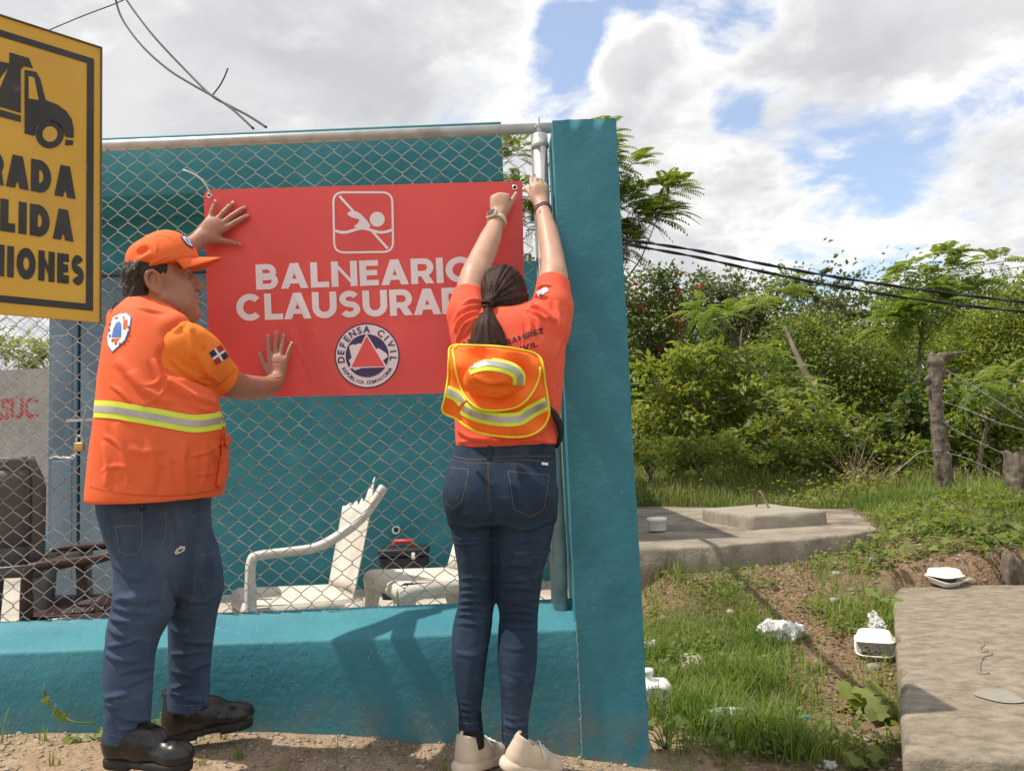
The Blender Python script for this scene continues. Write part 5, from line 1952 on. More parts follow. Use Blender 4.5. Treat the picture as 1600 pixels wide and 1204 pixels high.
# brim, lying over the flap, and the crown bulging towards the viewer
brimP = dense([c7(*p) for p in ((186, 236), (300, 232), (450, 240), (590, 262), (660, 290), (692, 350), (680, 430), (640, 510), (580, 572), (500, 600), (400, 606), (320, 588), (250, 520), (205, 410), (188, 310))], 4)
bfn = lambda x, y, o=0.0: hpnt(x, y, 0.012 + o + 0.012 * math.exp(-(((x - 777) / 42) ** 2 + ((y - 585) / 34) ** 2)))
bo = cloth_px('brim', brimP, mat_hatorange, hat, bfn)
i0 = 20; arc_ = brimP[20:] + brimP[:2]
mb = MB(); mb.tube([bfn(x, y, 0.002) for x, y in arc_], 0.0034, 7); mb.build('trim', mat_yeltrim, bo)


def crown():
    cx_, cy_ = c7(425, 415)
    S = Solid(np.array(at(cx_, cy_, 2.2)) - .14, np.array(at(cx_, cy_, 2.2)) + .14, 0.0036)
    c0 = np.array(at(cx_, cy_ + 2, 2.245))
    S.ell(c0, (.092, .052, .060), 0)
    S.ell(c0 + np.array((0.002, -.034, .012)), (.080, .038, .042), 0.02)
    V, Q = S.surface(1); N = vnormals(V, Q); B = bvh_of(V, Q)
    for pts, a, w in (([c7(300, 400), c7(380, 440), c7(500, 430)], .006, .008), ([c7(340, 500), c7(430, 520), c7(520, 500)], .006, .008), ([c7(320, 440), c7(420, 475), c7(540, 470)], -.006, .009)):
        V = fold_px(V, N, B, pts, a, w)
    V = V + N * (0.006 * (fbm(V[:, 0] * 18, V[:, 2] * 18, V[:, 1] * 18, 25, 3) - 0.5))[:, None]
    o = solid_obj('crown', V, Q, mat_hatorange, hat)
    B = bvh_of(V, Q)
    band = [c7(x, y) for x, y in ((270, 358), (320, 340), (380, 331), (450, 338), (520, 358), (568, 398), (570, 455))]
    for mat_, ww, off in ((mat_lime, 22, 0.002), (mat_silver, 8, 0.0034)):
        V2, F2 = stroke(dense(band, 6, False), ww)
        decal('reflective_tape', V2, F2, B, mat_, o, off, 5)


crown()
sl = [at(x, y, Y) for x, y, Y in ((856, 634, 2.335), (866, 646, 2.345), (873, 660, 2.37), (877, 676, 2.41), (874, 690, 2.45), (868, 700, 2.47))]
mb = MB()
rows = []
for i, p in enumerate(sl):
    t = (sl[min(i + 1, len(sl) - 1)] - sl[max(i - 1, 0)]).normalized()
    s_ = t.cross(Vector((0.5, -0.8, 0))).normalized()
    wd = (0.004, .011, .014, .014, .012, .006)[i]
    rows.append([p + s_ * wd * q for q in (-1, 0, 1)])
mb.sheet(rows)
solidify(mb.build('strap', mat_strap, hat), 0.003)
# ------------------------------------------------------------------ the man pressing the sign flat
mat_vest = pmat('vest_orange', (0.80, 0.135, 0.045), (0.84, 0.155, 0.055), 6, 0.75, 0.2, 350, spec=0.2, bdist=0.001, c3=(0.84, 0.17, 0.07), c3scale=3, c3w=(0.5, 0.8))
mat_sleeve = pmat('orange_shirt', (0.90, 0.235, 0.035), (0.94, 0.26, 0.045), 6, 0.8, 0.2, 420, spec=0.2, bdist=0.001)
mat_cap = pmat('orange_cap', (0.88, 0.16, 0.045), (0.92, 0.18, 0.055), 9, 0.8, 0.35, 420, spec=0.2, bdist=0.001)
mat_boot = pmat('black_leather', (0.012, 0.011, 0.010), (0.020, 0.018, 0.016), 12, 0.28, 0.25, 60, spec=0.5, bdist=0.003, c3=(0.045, 0.035, 0.026), c3scale=10, c3w=(0.56, 0.8))
mat_bootsole = pmat('boot_rubber', (0.014, 0.013, 0.012), (0.03, 0.026, 0.022), 18, 0.75)
mat_blue = pmat('badge_blue', (0.06, 0.17, 0.55), (0.08, 0.2, 0.6), 8, 0.6)
mat_flagred = pmat('flag_red', (0.42, 0.03, 0.03), None, rough=0.7)
mat_flagblue = pmat('flag_blue', (0.03, 0.03, 0.09), None, rough=0.7)
mat_cloudwhite = pmat('badge_white', (0.82, 0.80, 0.78), (0.86, 0.84, 0.82), 10, 0.6)
mat_eye = pmat('eye', (0.03, 0.02, 0.015), None, rough=0.25)
mat_eyewhite = pmat('eye_white', (0.32, 0.22, 0.18), None, rough=0.3)

man = thing('person', 'person in orange vest and cap with both palms on the red sign', 'person', (-1.06, 2.33, 0.08))
YM = 2.32
FA = R(40)
FWD = Vector((math.cos(FA), math.sin(FA), 0)); RGT = Vector((math.sin(FA), -math.cos(FA), 0))


def yaw_row(py, L, R_, Y, grow=0.0):
    a = at(L, py, Y); b = at(R_, py, Y); hw = (b.x - a.x) / 2 + grow
    return ((a.z + b.z) / 2, (a.x + b.x) / 2, Y, hw * 0.835, hw * 1.075)


VROWS = [(795, 141, 352), (766, 139, 357), (720, 143, 360), (675, 148, 359), (625, 152, 354), (572, 157, 340), (535, 163, 322), (508, 170, 305), (492, 177, 291), (480, 186, 276), (470, 197, 262), (462, 206, 250)]


mat_thread_m = pmat('grey_thread', (0.10, 0.11, 0.14), (0.16, 0.15, 0.16), 60, 0.85)


def man_jeans():
    S = Solid((-1.30, 2.08, 0.10), (-0.82, 2.64, 1.02), 0.0048)
    hip = [(740, 156, 330), (775, 158, 325), (800, 162, 320), (830, 172, 310), (856, 188, 294), (885, 206, 276), (915, 224, 258)]
    S.loft([yaw_row(y, l, r, 2.335) for y, l, r in hip])
    near = [(770, 160, 300, 2.31), (800, 164, 305, 2.31), (821, 169, 303, 2.305), (861, 180, 293, 2.30), (901, 183, 282, 2.295), (940, 180, 272, 2.285), (961, 175, 267, 2.28), (982, 170, 257, 2.275), (1002, 168, 246, 2.27), (1042, 165, 237, 2.265), (1082, 167, 234, 2.26), (1127, 165, 232, 2.26), (1153, 164, 232, 2.26)]
    far = [(770, 222, 322, 2.40), (800, 228, 323, 2.40), (826, 236, 327, 2.41), (861, 246, 338, 2.42), (891, 252, 345, 2.435), (921, 258, 348, 2.45), (961, 264, 337, 2.47), (1002, 266, 331, 2.485), (1052, 266, 326, 2.495), (1077, 264, 326, 2.50), (1105, 265, 326, 2.50)]
    def ryn(y): return float(np.interp(y, [770, 860, 940, 1000, 1150], [.115, .105, .085, .075, .066]))
    S.loft([ring_row(y, l, r, Y, ryn(y)) for y, l, r, Y in near], k=0.06)
    S.loft([ring_row(y, l, r, Y, ryn(y) * .95) for y, l, r, Y in far], k=0.05)
    for l, r, y, Y in ((164, 232, 1153, 2.26), (265, 326, 1105, 2.50)):
        a = at((l + r) / 2, y - 16, Y); b = at((l + r) / 2, y + 30, Y); rr = (r - l) / 2 / FPX * Y - 0.004
        S.cone(a, b, rr * .95, rr, 0, 'sub')
    V, Q = S.surface(2); N = vnormals(V, Q); B = bvh_of(V, Q)
    F_ = []
    rr = random.Random(8)
    for y in (934, 952, 968, 988, 1003, 1026, 1046, 1062, 1086, 1100, 1120, 1136):
        l = float(np.interp(y, [900, 960, 1000, 1040, 1150], [184, 176, 169, 166, 165])); r = float(np.interp(y, [900, 960, 1000, 1040, 1150], [282, 267, 247, 237, 232]))
        a0, a1 = ((l - 2, l + (r - l) * rr.uniform(.3, .75)) if rr.random() < .6 else (l + (r - l) * rr.uniform(.2, .5), r + 2))
        k = rr.uniform(5, 16) * (1 if rr.random() < .6 else -1)
        F_.append(([(a0, y - k * .6), (a0 * .6 + a1 * .4, y + rr.uniform(-2, 4)), (a1, y + k * .5)], rr.uniform(.006, .012), rr.uniform(.006, .010)))
    for y in (962, 984, 1002, 1020, 1040, 1052, 1070, 1084, 1094):
        l = 268; r = float(np.interp(y, [950, 1000, 1050, 1100], [338, 330, 326, 325]))
        a0, a1 = ((l - 2, l + (r - l) * rr.uniform(.35, .8)) if rr.random() < .5 else (l + (r - l) * rr.uniform(.2, .5), r + 2))
        k = rr.uniform(4, 12) * (1 if rr.random() < .5 else -1)
        F_.append(([(a0, y - k * .6), (a0 * .5 + a1 * .5, y + rr.uniform(-2, 4)), (a1, y + k * .5)], rr.uniform(.006, .011), rr.uniform(.006, .009)))
    F_ += [([(176, 850), (200, 870), (215, 905)], .007, .010), ([(180, 880), (205, 900), (226, 902)], .007, .010), ([(222, 800), (240, 830), (262, 850)], .005, .012), ([(270, 790), (280, 840), (282, 900)], -.006, .010), ([(262, 900), (275, 935), (272, 960)], -.008, .010),
           ([(300, 800), (312, 850), (322, 890)], .004, .010), ([(330, 840), (338, 870), (342, 900)], .004, .010), ([(186, 930), (215, 940), (250, 935)], .007, .009), ([(280, 930), (310, 940), (342, 928)], .006, .010), ([(168, 800), (176, 830), (188, 850)], .006, .009), ([(164, 795), (170, 815), (172, 840)], .005, .008)]
    for pts, a, w in F_: V = fold_px(V, N, B, pts, a, w)
    V = V + N * (0.006 * (fbm(V[:, 0] * 14, V[:, 2] * 18, V[:, 1] * 14, 5, 3) - 0.5))[:, None]
    o = solid_obj('jeans', V, Q, mat_denim_m, man); B = bvh_of(V, Q)
    ln = lambda pts, w=0.9, m=mat_thread_m, off=0.0010: line_decal('stitching', pts, w, B, m, o, off)
    ln([(181, 822), (200, 820), (221, 822)], 1.2); ln([(221, 784), (222, 822), (220, 858)], 1.2); ln([(187, 862), (205, 866), (220, 858)], 1.2); ln([(181, 822), (184, 845), (187, 862)], 1.2)
    ln([(260, 784), (258, 830), (250, 862)], 1.1); ln([(240, 880), (222, 960)], 0.7); ln([(303, 820), (305, 880), (302, 940)], 0.7)
    ln([(166, 1146), (198, 1150), (231, 1146)], 1.0); ln([(266, 1099), (296, 1102), (325, 1098)], 1.0)
    decal('rip', [(275, 857), (282, 852), (289, 853), (288, 859), (280, 864), (274, 866), (272, 862)], [tuple(range(7))], B, pmat('frayed_cotton', (0.6, 0.58, 0.54), (0.75, 0.73, 0.7), 60, 0.9), o, 0.0018, 4)
    decal('rip', [(278, 858.5), (286, 856), (284, 859), (278, 862)], [(0, 1, 2, 3)], B, mat_seam_d, o, 0.0024, 3)
    decal('fabric_label', [(218, 792), (227, 792), (227, 798), (218, 798)], [(0, 1, 2, 3)], B, mat_seam_d, o, 0.002, 4)


man_jeans()

HS = 1.06
ear_p = at(246, 440, 2.27)
a_ = R(25); pt_ = R(14)
HF = Vector((math.cos(a_) * math.cos(pt_), math.sin(a_) * math.cos(pt_), math.sin(pt_)))
HR = Vector((math.sin(a_), -math.cos(a_), 0)); HU = HR.cross(HF).normalized()
HC = ear_p - HR * .078 * HS + HU * .012
hq = lambda f, s, u: np.array(HC + (HF * f + HR * s + HU * u) * HS)
HM = np.array([list(HF), list(HR), list(HU)]).T


def man_body():
    S = Solid((-1.32, 2.05, 0.14), (-0.72, 2.86, 1.94), 0.0038)
    S.loft([yaw_row(y, l + 30, r - 30, YM) for y, l, r in VROWS if y < 740 and y > 500])
    S.chain([w3(195, 780, 2.33), w3(222, 950, 2.29), w3(200, 1130, 2.26)], [.06, .035, .03], 0.02)
    S.chain([w3(280, 780, 2.40), w3(300, 930, 2.45), w3(296, 1095, 2.50)], [.05, .032, .03], 0.02)
    # neck, skull, face
    S.chain([w3(238, 512, 2.33), hq(-.03, 0, -.06), hq(-.01, 0, .0)], [.076, .066, .066], 0.02)
    e = lambda c, r, k=.012, op='add': S.ell(hq(*c), np.array(r) * HS, k, op, HM)
    e((.004, 0, .034), (.082, .078, .084), 0.02)
    e((.042, 0, -.030), (.056, .062, .082), 0.02)
    for s in (-1, 1):
        S.chain([hq(.005, s * .056, -.058), hq(.045, s * .040, -.092), hq(.074, s * .012, -.100)], [.028 * HS, .026 * HS, .020 * HS], 0.02)
        e((.055, s * .040, -.036), (.034, .028, .036), .02)
        e((.044, s * .046, -.070), (.040, .028, .036), .02)
        e((.088, s * .033, .004), (.013, .019, .011), .012, 'sub')
        e((.0775, s * .032, .002), (.013, .0145, .0125), .002)
        S.cone(hq(.080, s * .048, .009), hq(.091, s * .02, .012), .004, .005, .004)          # upper lid
        S.cone(hq(.082, s * .055, .020), hq(.096, s * .016, .024), .008, .008, .012)          # brow ridge
        e((.104, s * .013, -.034), (.011, .009, .009), .006)
        # ear: shell, rim, hollow
        e((-.006, s * .074, -.014), (.021, .012, .036), .006)
        S.chain([hq(.008, s * .080, .004), hq(-.004, s * .087, .020), hq(-.022, s * .088, .014), hq(-.027, s * .086, -.010), hq(-.018, s * .083, -.034), hq(-.004, s * .079, -.046)], [.005, .006, .0065, .006, .006, .0075], .004, sub=3)
        e((-.004, s * .089, -.010), (.010, .010, .020), .003, 'sub')
        e((.004, s * .082, -.012), (.004, .006, .007), .003)
    S.ell(hq(.076, 0, -.104), np.array((.020, .024, .019)) * HS, .014, M=HM)
    S.chain([hq(.092, 0, .014), hq(.102, 0, -.008), hq(.113, 0, -.029)], [.009, .0105, .0135], .014)
    e((.095, .0, -.062), (.010, .021, .0075), .010); e((.091, .0, -.077), (.011, .019, .0080), .010)
    S.cone(hq(.103, .024, -.070), hq(.105, -.024, -.070), .0024, .0024, .002, 'sub')
    e((.100, 0, -.088), (.006, .02, .006), .008, 'sub')
    # soft underside of the chin
    S.ell(hq(.030, 0, -.112), np.array((.050, .050, .030)) * HS, .03, M=HM)
    # right arm
    S.chain([w3(268, 545, 2.27), w3(316, 564, 2.31), w3(362, 599, 2.44), w3(395, 606, 2.56), w3(420, 603, 2.68), w3(432, 594, 2.752)], [.045, .045, .045, .0415, .035, .030], .02, sub=4)
    # left arm
    S.chain([w3(206, 510, 2.46), w3(222, 470, 2.57), w3(243, 437, 2.63), w3(280, 400, 2.69), w3(312, 374, 2.752)], [.045, .045, .042, .036, .0295], .02, sub=4)
    aw = Vector((0, 1, 0))
    hand(S, w3(432, 594, 2.755), Vector((0.02, .20, 1)), Vector((-1, 0, 0)), 0.93, spread=dict(index=9, middle=1, ring=-4, little=-16), curl=dict(index=(-4, 5, 4), middle=(-4, 5, 4), ring=(-4, 5, 4), little=(-4, 6, 5)),
         thumb=dict(palm=aw, dir=(0.72, 0.62, 0.10), up=0.03, off=0.004), thumb_curl=(-12, -8))
    f = (Vector(w3(372, 321, 2.80)) - Vector(w3(312, 374, 2.756))).normalized()
    t = Vector((0.70, 0, -0.71))
    hand(S, w3(312, 374, 2.756), f, t, 1.02, spread=dict(index=-2 + 14, middle=6, ring=-6, little=-30), curl=dict(index=(-2, 5, 4), middle=(-2, 5, 4), ring=(-2, 5, 4), little=(-2, 6, 5)),
         thumb=dict(palm=aw, dir=(0.62, 0.78, 0.10), up=0.026, off=0.004), thumb_curl=(6, 4), flare=1.05)
    V, Q = S.surface(1); N = vnormals(V, Q); B = bvh_of(V, Q)
    # knuckle creases and nails are fine detail on the hands
    for pts, a, w in (([(416, 570), (430, 567), (446, 572)], -.0012, .003), ([(420, 583), (432, 586), (444, 583)], -.0018, .003), ([(422, 590), (433, 592), (443, 589)], -.0018, .003)):
        V = fold_px(V, N, B, pts, a, w)
    o = solid_obj('body', V, Q, mat_skin_m, man); B = bvh_of(V, Q)
    mat_nail = pmat('nail', (0.60, 0.38, 0.31), None, rough=0.3)
    nails(mat_nail, man)
    mat_brow = pmat('eyebrow', (0.05, 0.03, 0.024), None, rough=0.8)
    mat_lip = pmat('lips', (0.34, 0.13, 0.10), (0.38, 0.15, 0.12), 30, 0.45)
    # eyes and brows
    for s in (1, -1):
        mb = MB(); c = hq(.0790, s * .032, .002)
        prof = [(0.0, -.0122), (.006, -.0106), (.0106, -.006), (.0122, 0), (.0106, .006), (.006, .0106), (0, .0122)]
        mb.lathe([(r * HS, z * HS) for r, z in prof], Vector(c), 14)
        eo = mb.build('eye', mat_eyewhite, man)
        mb = MB(); q = HF.to_track_quat('Z', 'Y').to_matrix().to_4x4()
        mb.lathe([(0.0, .0138), (.0035, .0134), (.0058, .0122), (.0062, .0110)], Vector(c), 12, M=q); mb.build('iris', mat_eye, eo)
    decal('eyebrow', [(292, 414), (299, 410.5), (309, 410), (309, 412.5), (300, 413.5), (293, 416)], [tuple(range(6))], B, mat_brow, man, .0022, 3)
    decal('eyelid', [(294, 419), (300, 416.2), (306, 417.4), (306, 418.6), (300, 417.8), (295, 420.2)], [tuple(range(6))], B, mat_brow, man, .0016, 2)
    decal('mouth', [(307, 455.5), (313, 453.8), (319, 453.2), (319, 454.6), (313, 455.4), (308, 457)], [tuple(range(6))], B, mat_lip, man, .0010, 3)
    return B


man_body()


def man_clothes():
    lo, hi = (-1.34, 2.0, 0.86), (-0.70, 2.70, 1.58)
    # vest
    S = Solid(lo, hi, 0.0042)
    S.loft([yaw_row(y, l, r, YM) for y, l, r in VROWS], p=2.25)
    # shoulders run out to both sides, lower than the collar
    sh_r = w3(273, 510, 2.235); sh_l = w3(194, 500, 2.44)
    S.cone(sh_r, w3(232, 496, 2.33), .045, .066, .03); S.cone(sh_l, w3(228, 496, 2.34), .055, .066, .03)
    S.ell(w3(287, 655, 2.25), (.09, .08, .16), .06)
    S.plane(w3(240, 781, 2.22), (-0.03, 0.02, -1))
    # neck opening
    S.cone(w3(248, 470, 2.36), w3(262, 425, 2.39), .062, .080, .006, 'sub')
    arm_ax = (w3(318, 560, 2.32) - w3(286, 525, 2.21)); arm_ax /= np.linalg.norm(arm_ax)
    ac = w3(312, 552, 2.235)
    S.cone(ac - arm_ax * 0.0, ac + arm_ax * .25, .096, .105, .004, 'sub')
    S.cone(ac + np.array((.0, -.10, 0)), ac + np.array((.03, -.02, .02)), .090, .085, .004, 'sub')
    acl = w3(196, 520, 2.56)
    S.cone(acl, acl + np.array((.05, .2, .15)), .085, .09, .004, 'sub')
    V, Q = S.surface(2); N = vnormals(V, Q); B = bvh_of(V, Q)
    for pts, a, w in (([(178, 660), (192, 700), (206, 750)], .006, .013), ([(230, 680), (240, 720), (236, 770)], .006, .014), ([(290, 690), (285, 730), (295, 772)], .006, .013), ([(205, 580), (230, 610), (270, 630)], .007, .013), ([(262, 590), (300, 618), (345, 632)], .010, .011), ([(268, 602), (310, 635), (350, 640)], .006, .009),
                      ([(180, 560), (205, 585), (235, 640)], .005, .014), ([(330, 690), (340, 720), (338, 760)], .006, .010), ([(318, 690), (322, 720), (316, 765)], .005, .011), ([(215, 478), (235, 484), (262, 488)], .004, .008), ([(160, 690), (168, 725), (166, 760)], .005, .010), ([(240, 560), (252, 590), (262, 615)], .006, .009), ([(200, 700), (230, 706), (262, 700)], .003, .010),
                      ([(258, 585), (240, 600), (215, 604)], .0035, .006), ([(262, 600), (246, 622), (224, 632)], .0035, .006), ([(170, 600), (188, 612), (205, 630)], .003, .006), ([(345, 690), (325, 705), (300, 712)], .0035, .006), ([(350, 725), (330, 738), (306, 742)], .003, .006), ([(158, 735), (180, 728), (205, 732)], .003, .006), ([(160, 680), (180, 690), (196, 708)], .003, .006)):
        V = fold_px(V, N, B, pts, a * 1.5, w)
    V = V + N * (0.014 * (fbm(V[:, 0] * 6, V[:, 2] * 5, V[:, 1] * 6, 31, 3) - 0.5))[:, None]
    vo = solid_obj('vest', V, Q, mat_vest, man)
    B = bvh_of(V, Q)
    ctr = [(148, 638.5), (175, 640), (200, 644), (250, 653), (301, 661.5), (335, 658), (360, 651)]
    for mat_, w_, off in ((mat_lime, 27, .0022), (mat_silver, 10, .0034)):
        V2, F2 = stroke(dense(ctr, 8, False), w_)
        decal('reflective_tape', V2, F2, B, mat_, vo, off, 6)
    c2 = lambda pts: [(120 + x * .3321, 240 + y * .3321) for x, y in pts]
    sh = c2([(172, 768), (205, 752), (238, 750), (259, 768), (252, 825), (228, 885), (168, 938), (146, 905), (143, 865), (162, 800)])
    decal('badge', sh, [tuple(range(len(sh)))], B, mat_blue, vo, .0020, 5)
    mx, my = sum(p[0] for p in sh) / len(sh), sum(p[1] for p in sh) / len(sh)
    s2 = [(mx + (x - mx) * .92, my + (y - my) * .94) for x, y in sh]
    decal('badge', s2, [tuple(range(len(s2)))], B, mat_cloudwhite, vo, .0027, 5)
    for pts, m_ in (([(187, 800), (203, 790), (213, 805), (211, 866), (168, 866), (175, 830)], mat_blue), ([(222, 785), (238, 782), (242, 800), (232, 830), (220, 828)], mat_vest), ([(170, 872), (205, 870), (186, 900)], mat_vest), ([(180, 775), (196, 768), (200, 776), (184, 784)], mat_vest)):
        P = c2(pts); decal('badge_mark', P, [tuple(range(len(P)))], B, m_, vo, .0034, 4)
    for k in range(12):
        a = R(-60 + k * 24)
        x, y = 201 + 44 * math.cos(a), 832 + 66 * math.sin(a)
        if 150 < x and y < 900:
            P = c2([(x - 4, y - 6), (x + 4, y - 6), (x + 4, y + 6), (x - 4, y + 6)])
            decal('badge_mark', P, [(0, 1, 2, 3)], B, mat_navy, vo, .0034, 4)
    # armhole binding, hem and pocket
    line_decal('binding', c2([(512, 742), (470, 780), (440, 830), (420, 890), (416, 950), (432, 1005), (470, 1040)]), 2.6, B, mat_vest, vo, .004)
    line_decal('stitching', [(140, 760), (180, 769), (230, 774), (290, 773), (345, 764)], 0.9, B, pmat('vest_seam', (0.42, 0.06, 0.02), None, rough=.8), vo, .0012)
    c3 = lambda pts: [(100 + x * .502, 600 + y * .502) for x, y in pts]
    pk = c3([(488, 160), (524, 168), (524, 290), (478, 318), (470, 312), (484, 240)])
    decal('pocket', pk, [tuple(range(6))], B, mat_vest, vo, .009, 5, .008)
    fl = c3([(486, 158), (526, 165), (526, 200), (488, 192)])
    decal('pocket_flap', fl, [(0, 1, 2, 3)], B, mat_vest, vo, .016, 5, .005)
    # shirt: core plus sleeves
    S = Solid(lo, hi, 0.0042)
    S.loft([yaw_row(y, l, r, YM, -.016) for y, l, r in VROWS if y < 700], p=2.2)
    S.cone(w3(245, 478, 2.345), w3(250, 462, 2.355), .072, .068, .02)
    T = Solid(lo, hi, 0.0042)
    T.chain([w3(268, 545, 2.31), w3(291, 543, 2.25), w3(312, 559, 2.29), w3(354, 594, 2.40)], [.045, .068, .067, .053], .03)
    hem = w3(355, 591, 2.405); hn = w3(362, 599, 2.44) - w3(318, 560, 2.32); n = hn / np.linalg.norm(hn)
    n = n + np.array((.25, 0, .05)); n /= np.linalg.norm(n)
    T.plane(hem, n)
    T.cone(hem - n * .02, hem + n * .06, .049, .054, 0, 'sub')
    L2 = Solid(lo, hi, 0.0042)
    L2.chain([w3(222, 525, 2.40), w3(224, 500, 2.47), w3(238, 470, 2.56), w3(250, 448, 2.61)], [.055, .052, .050, .048], .03)
    for d in (T.F, L2.F):
        a = S.F; k = 0.02; h = np.maximum(k - np.abs(a - d), 0) / k
        S.F = (np.minimum(a, d) - h * h * k * .25).astype(np.float32)
    V, Q = S.surface(2); N = vnormals(V, Q); B = bvh_of(V, Q)
    for pts, a, w in (([(270, 520), (292, 506), (300, 520)], .007, .009), ([(290, 500), (308, 520), (318, 545)], .008, .008), ([(284, 505), (298, 530), (300, 560)], .007, .009), ([(276, 575), (300, 590), (330, 600)], .009, .008), ([(268, 560), (290, 580), (318, 588)], .007, .008), ([(318, 575), (335, 590), (345, 598)], .004, .007), ([(300, 545), (320, 570), (326, 592)], .005, .010)):
        V = fold_px(V, N, B, pts, a * 1.3, w)
    V = V + N * (0.008 * (fbm(V[:, 0] * 8, V[:, 2] * 8, V[:, 1] * 8, 41, 3) - 0.5))[:, None]
    so = solid_obj('shirt', V, Q, mat_sleeve, man); B = bvh_of(V, Q)
    fq = [Vector(p) for p in c2([(620, 935), (675, 899), (712, 955), (655, 995)])]
    bl = lambda u, v: tuple((fq[0] * (1 - u) + fq[1] * u) * (1 - v) + (fq[3] * (1 - u) + fq[2] * u) * v)
    qd = lambda u0, v0, u1, v1: [bl(u0, v0), bl(u1, v0), bl(u1, v1), bl(u0, v1)]
    decal('flag_patch', qd(0, 0, 1, 1), [(0, 1, 2, 3)], B, mat_cloudwhite, so, .002, 4)
    for u0, v0, u1, v1, m_ in ((0, 0, .42, .42, mat_flagblue), (.58, 0, 1, .42, mat_flagred), (0, .58, .42, 1, mat_flagred), (.58, .58, 1, 1, mat_flagblue)):
        decal('flag_quarter', qd(u0, v0, u1, v1), [(0, 1, 2, 3)], B, m_, so, .0028, 4)
    line_decal('stitching', [(338, 602), (352, 592), (371, 572)], .8, B, pmat('sleeve_seam', (0.5, 0.10, 0.02), None, rough=.8), so, .0012)


man_clothes()


def man_cap():
    up = (Vector((0, 0, 1)) * math.cos(R(20)) - Vector((HF.x, HF.y, 0)).normalized() * math.sin(R(20))).normalized()
    fw = Vector((HF.x, HF.y, 0)).normalized(); fw = (fw - up * fw.dot(up)).normalized(); sd = HR
    c = Vector(w3(255, 412, 2.345))
    M = np.array([list(fw), list(sd), list(up)]).T
    S = Solid(np.array(c) - .2, np.array(c) + .2, .0036)
    S.ell(np.array(c), (.096, .0895, .092), 0, M=M)
    S.ell(np.array(c + fw * .030 + up * .014), (.070, .070, .080), .03, M=M)
    S.ell(np.array(c - fw * .05 + up * .004), (.052, .064, .066), .03, M=M)
    S.plane(np.array(c - up * .016), -np.array(up), .006)
    V, Q = S.surface(1); N = vnormals(V, Q); B = bvh_of(V, Q)
    for pts, a, w in (([(214, 398), (222, 392), (232, 386)], -.012, .013), ([(212, 410), (226, 404), (240, 396)], .006, .009), ([(240, 367), (244, 385), (242, 412)], .0025, .004), ([(243, 366), (268, 372), (286, 398)], .0022, .004), ([(205, 424), (212, 416), (216, 402)], .005, .007)):
        V = fold_px(V, N, B, pts, a, w)
    V = V + N * (0.006 * (fbm(V[:, 0] * 13, V[:, 2] * 13, V[:, 1] * 13, 51, 3) - 0.5))[:, None]
    o = solid_obj('cap', V, Q, mat_cap, man); B = bvh_of(V, Q)
    fw2 = (fw * .75 + Vector((HF.x, HF.y, 0)).normalized() * .25 + Vector((0, 0, -.06))).normalized()
    rows = []
    for j in range(11):
        t = j / 10; row = []
        for i in range(21):
            s = -1 + 2 * i / 20
            a = s * R(72)
            edge = Vector((math.cos(a) * .092, math.sin(a) * .087, 0))
            reach = .080 * max(0.0, math.cos(a * 1.22)) ** .55
            x = edge.x + t * reach; y = edge.y * (1 + .06 * t)
            z = -.014 - .030 * s * s * t * (.4 + .6 * math.cos(a)) - .006 * t * t - .010 * s * t
            row.append(c + fw * edge.x + fw2 * (x - edge.x) + sd * y + up * z)
        rows.append(row)
    mb = MB(); mb.sheet(rows)
    bo = mb.build('cap_brim', mat_cap, o); solidify(bo, .0035, 0)
    mb = MB(); mb.lathe([(0.0, .006), (.006, .004), (.008, 0)], c + up * .0925 - fw * .012, 10); mb.build('cap_button', mat_cap, o)
    # badge on the front panel
    pts = [(282, 369), (288, 368), (296, 375), (303, 387), (300, 389), (292, 384), (285, 376)]
    decal('cap_badge', pts, [tuple(range(7))], B, mat_navy, o, .002, 3)
    p2 = [(284, 370.5), (288.5, 370), (295, 376), (300.5, 386), (293, 382), (287, 375.5)]
    decal('cap_badge', p2, [tuple(range(6))], B, mat_cloudwhite, o, .0027, 3)
    p3 = [(287, 372.5), (291, 374), (297, 382), (292, 379)]
    decal('cap_badge', p3, [(0, 1, 2, 3)], B, mat_blue, o, .0033, 3)
    # strap gap at the back
    line_decal('stitching', [(208, 425), (228, 417), (250, 408), (264, 402)], .8, B, mat_seam_red, o, .001)


mat_seam_red = pmat('cap_seam', (0.45, 0.07, 0.02), None, rough=.8)
man_cap()


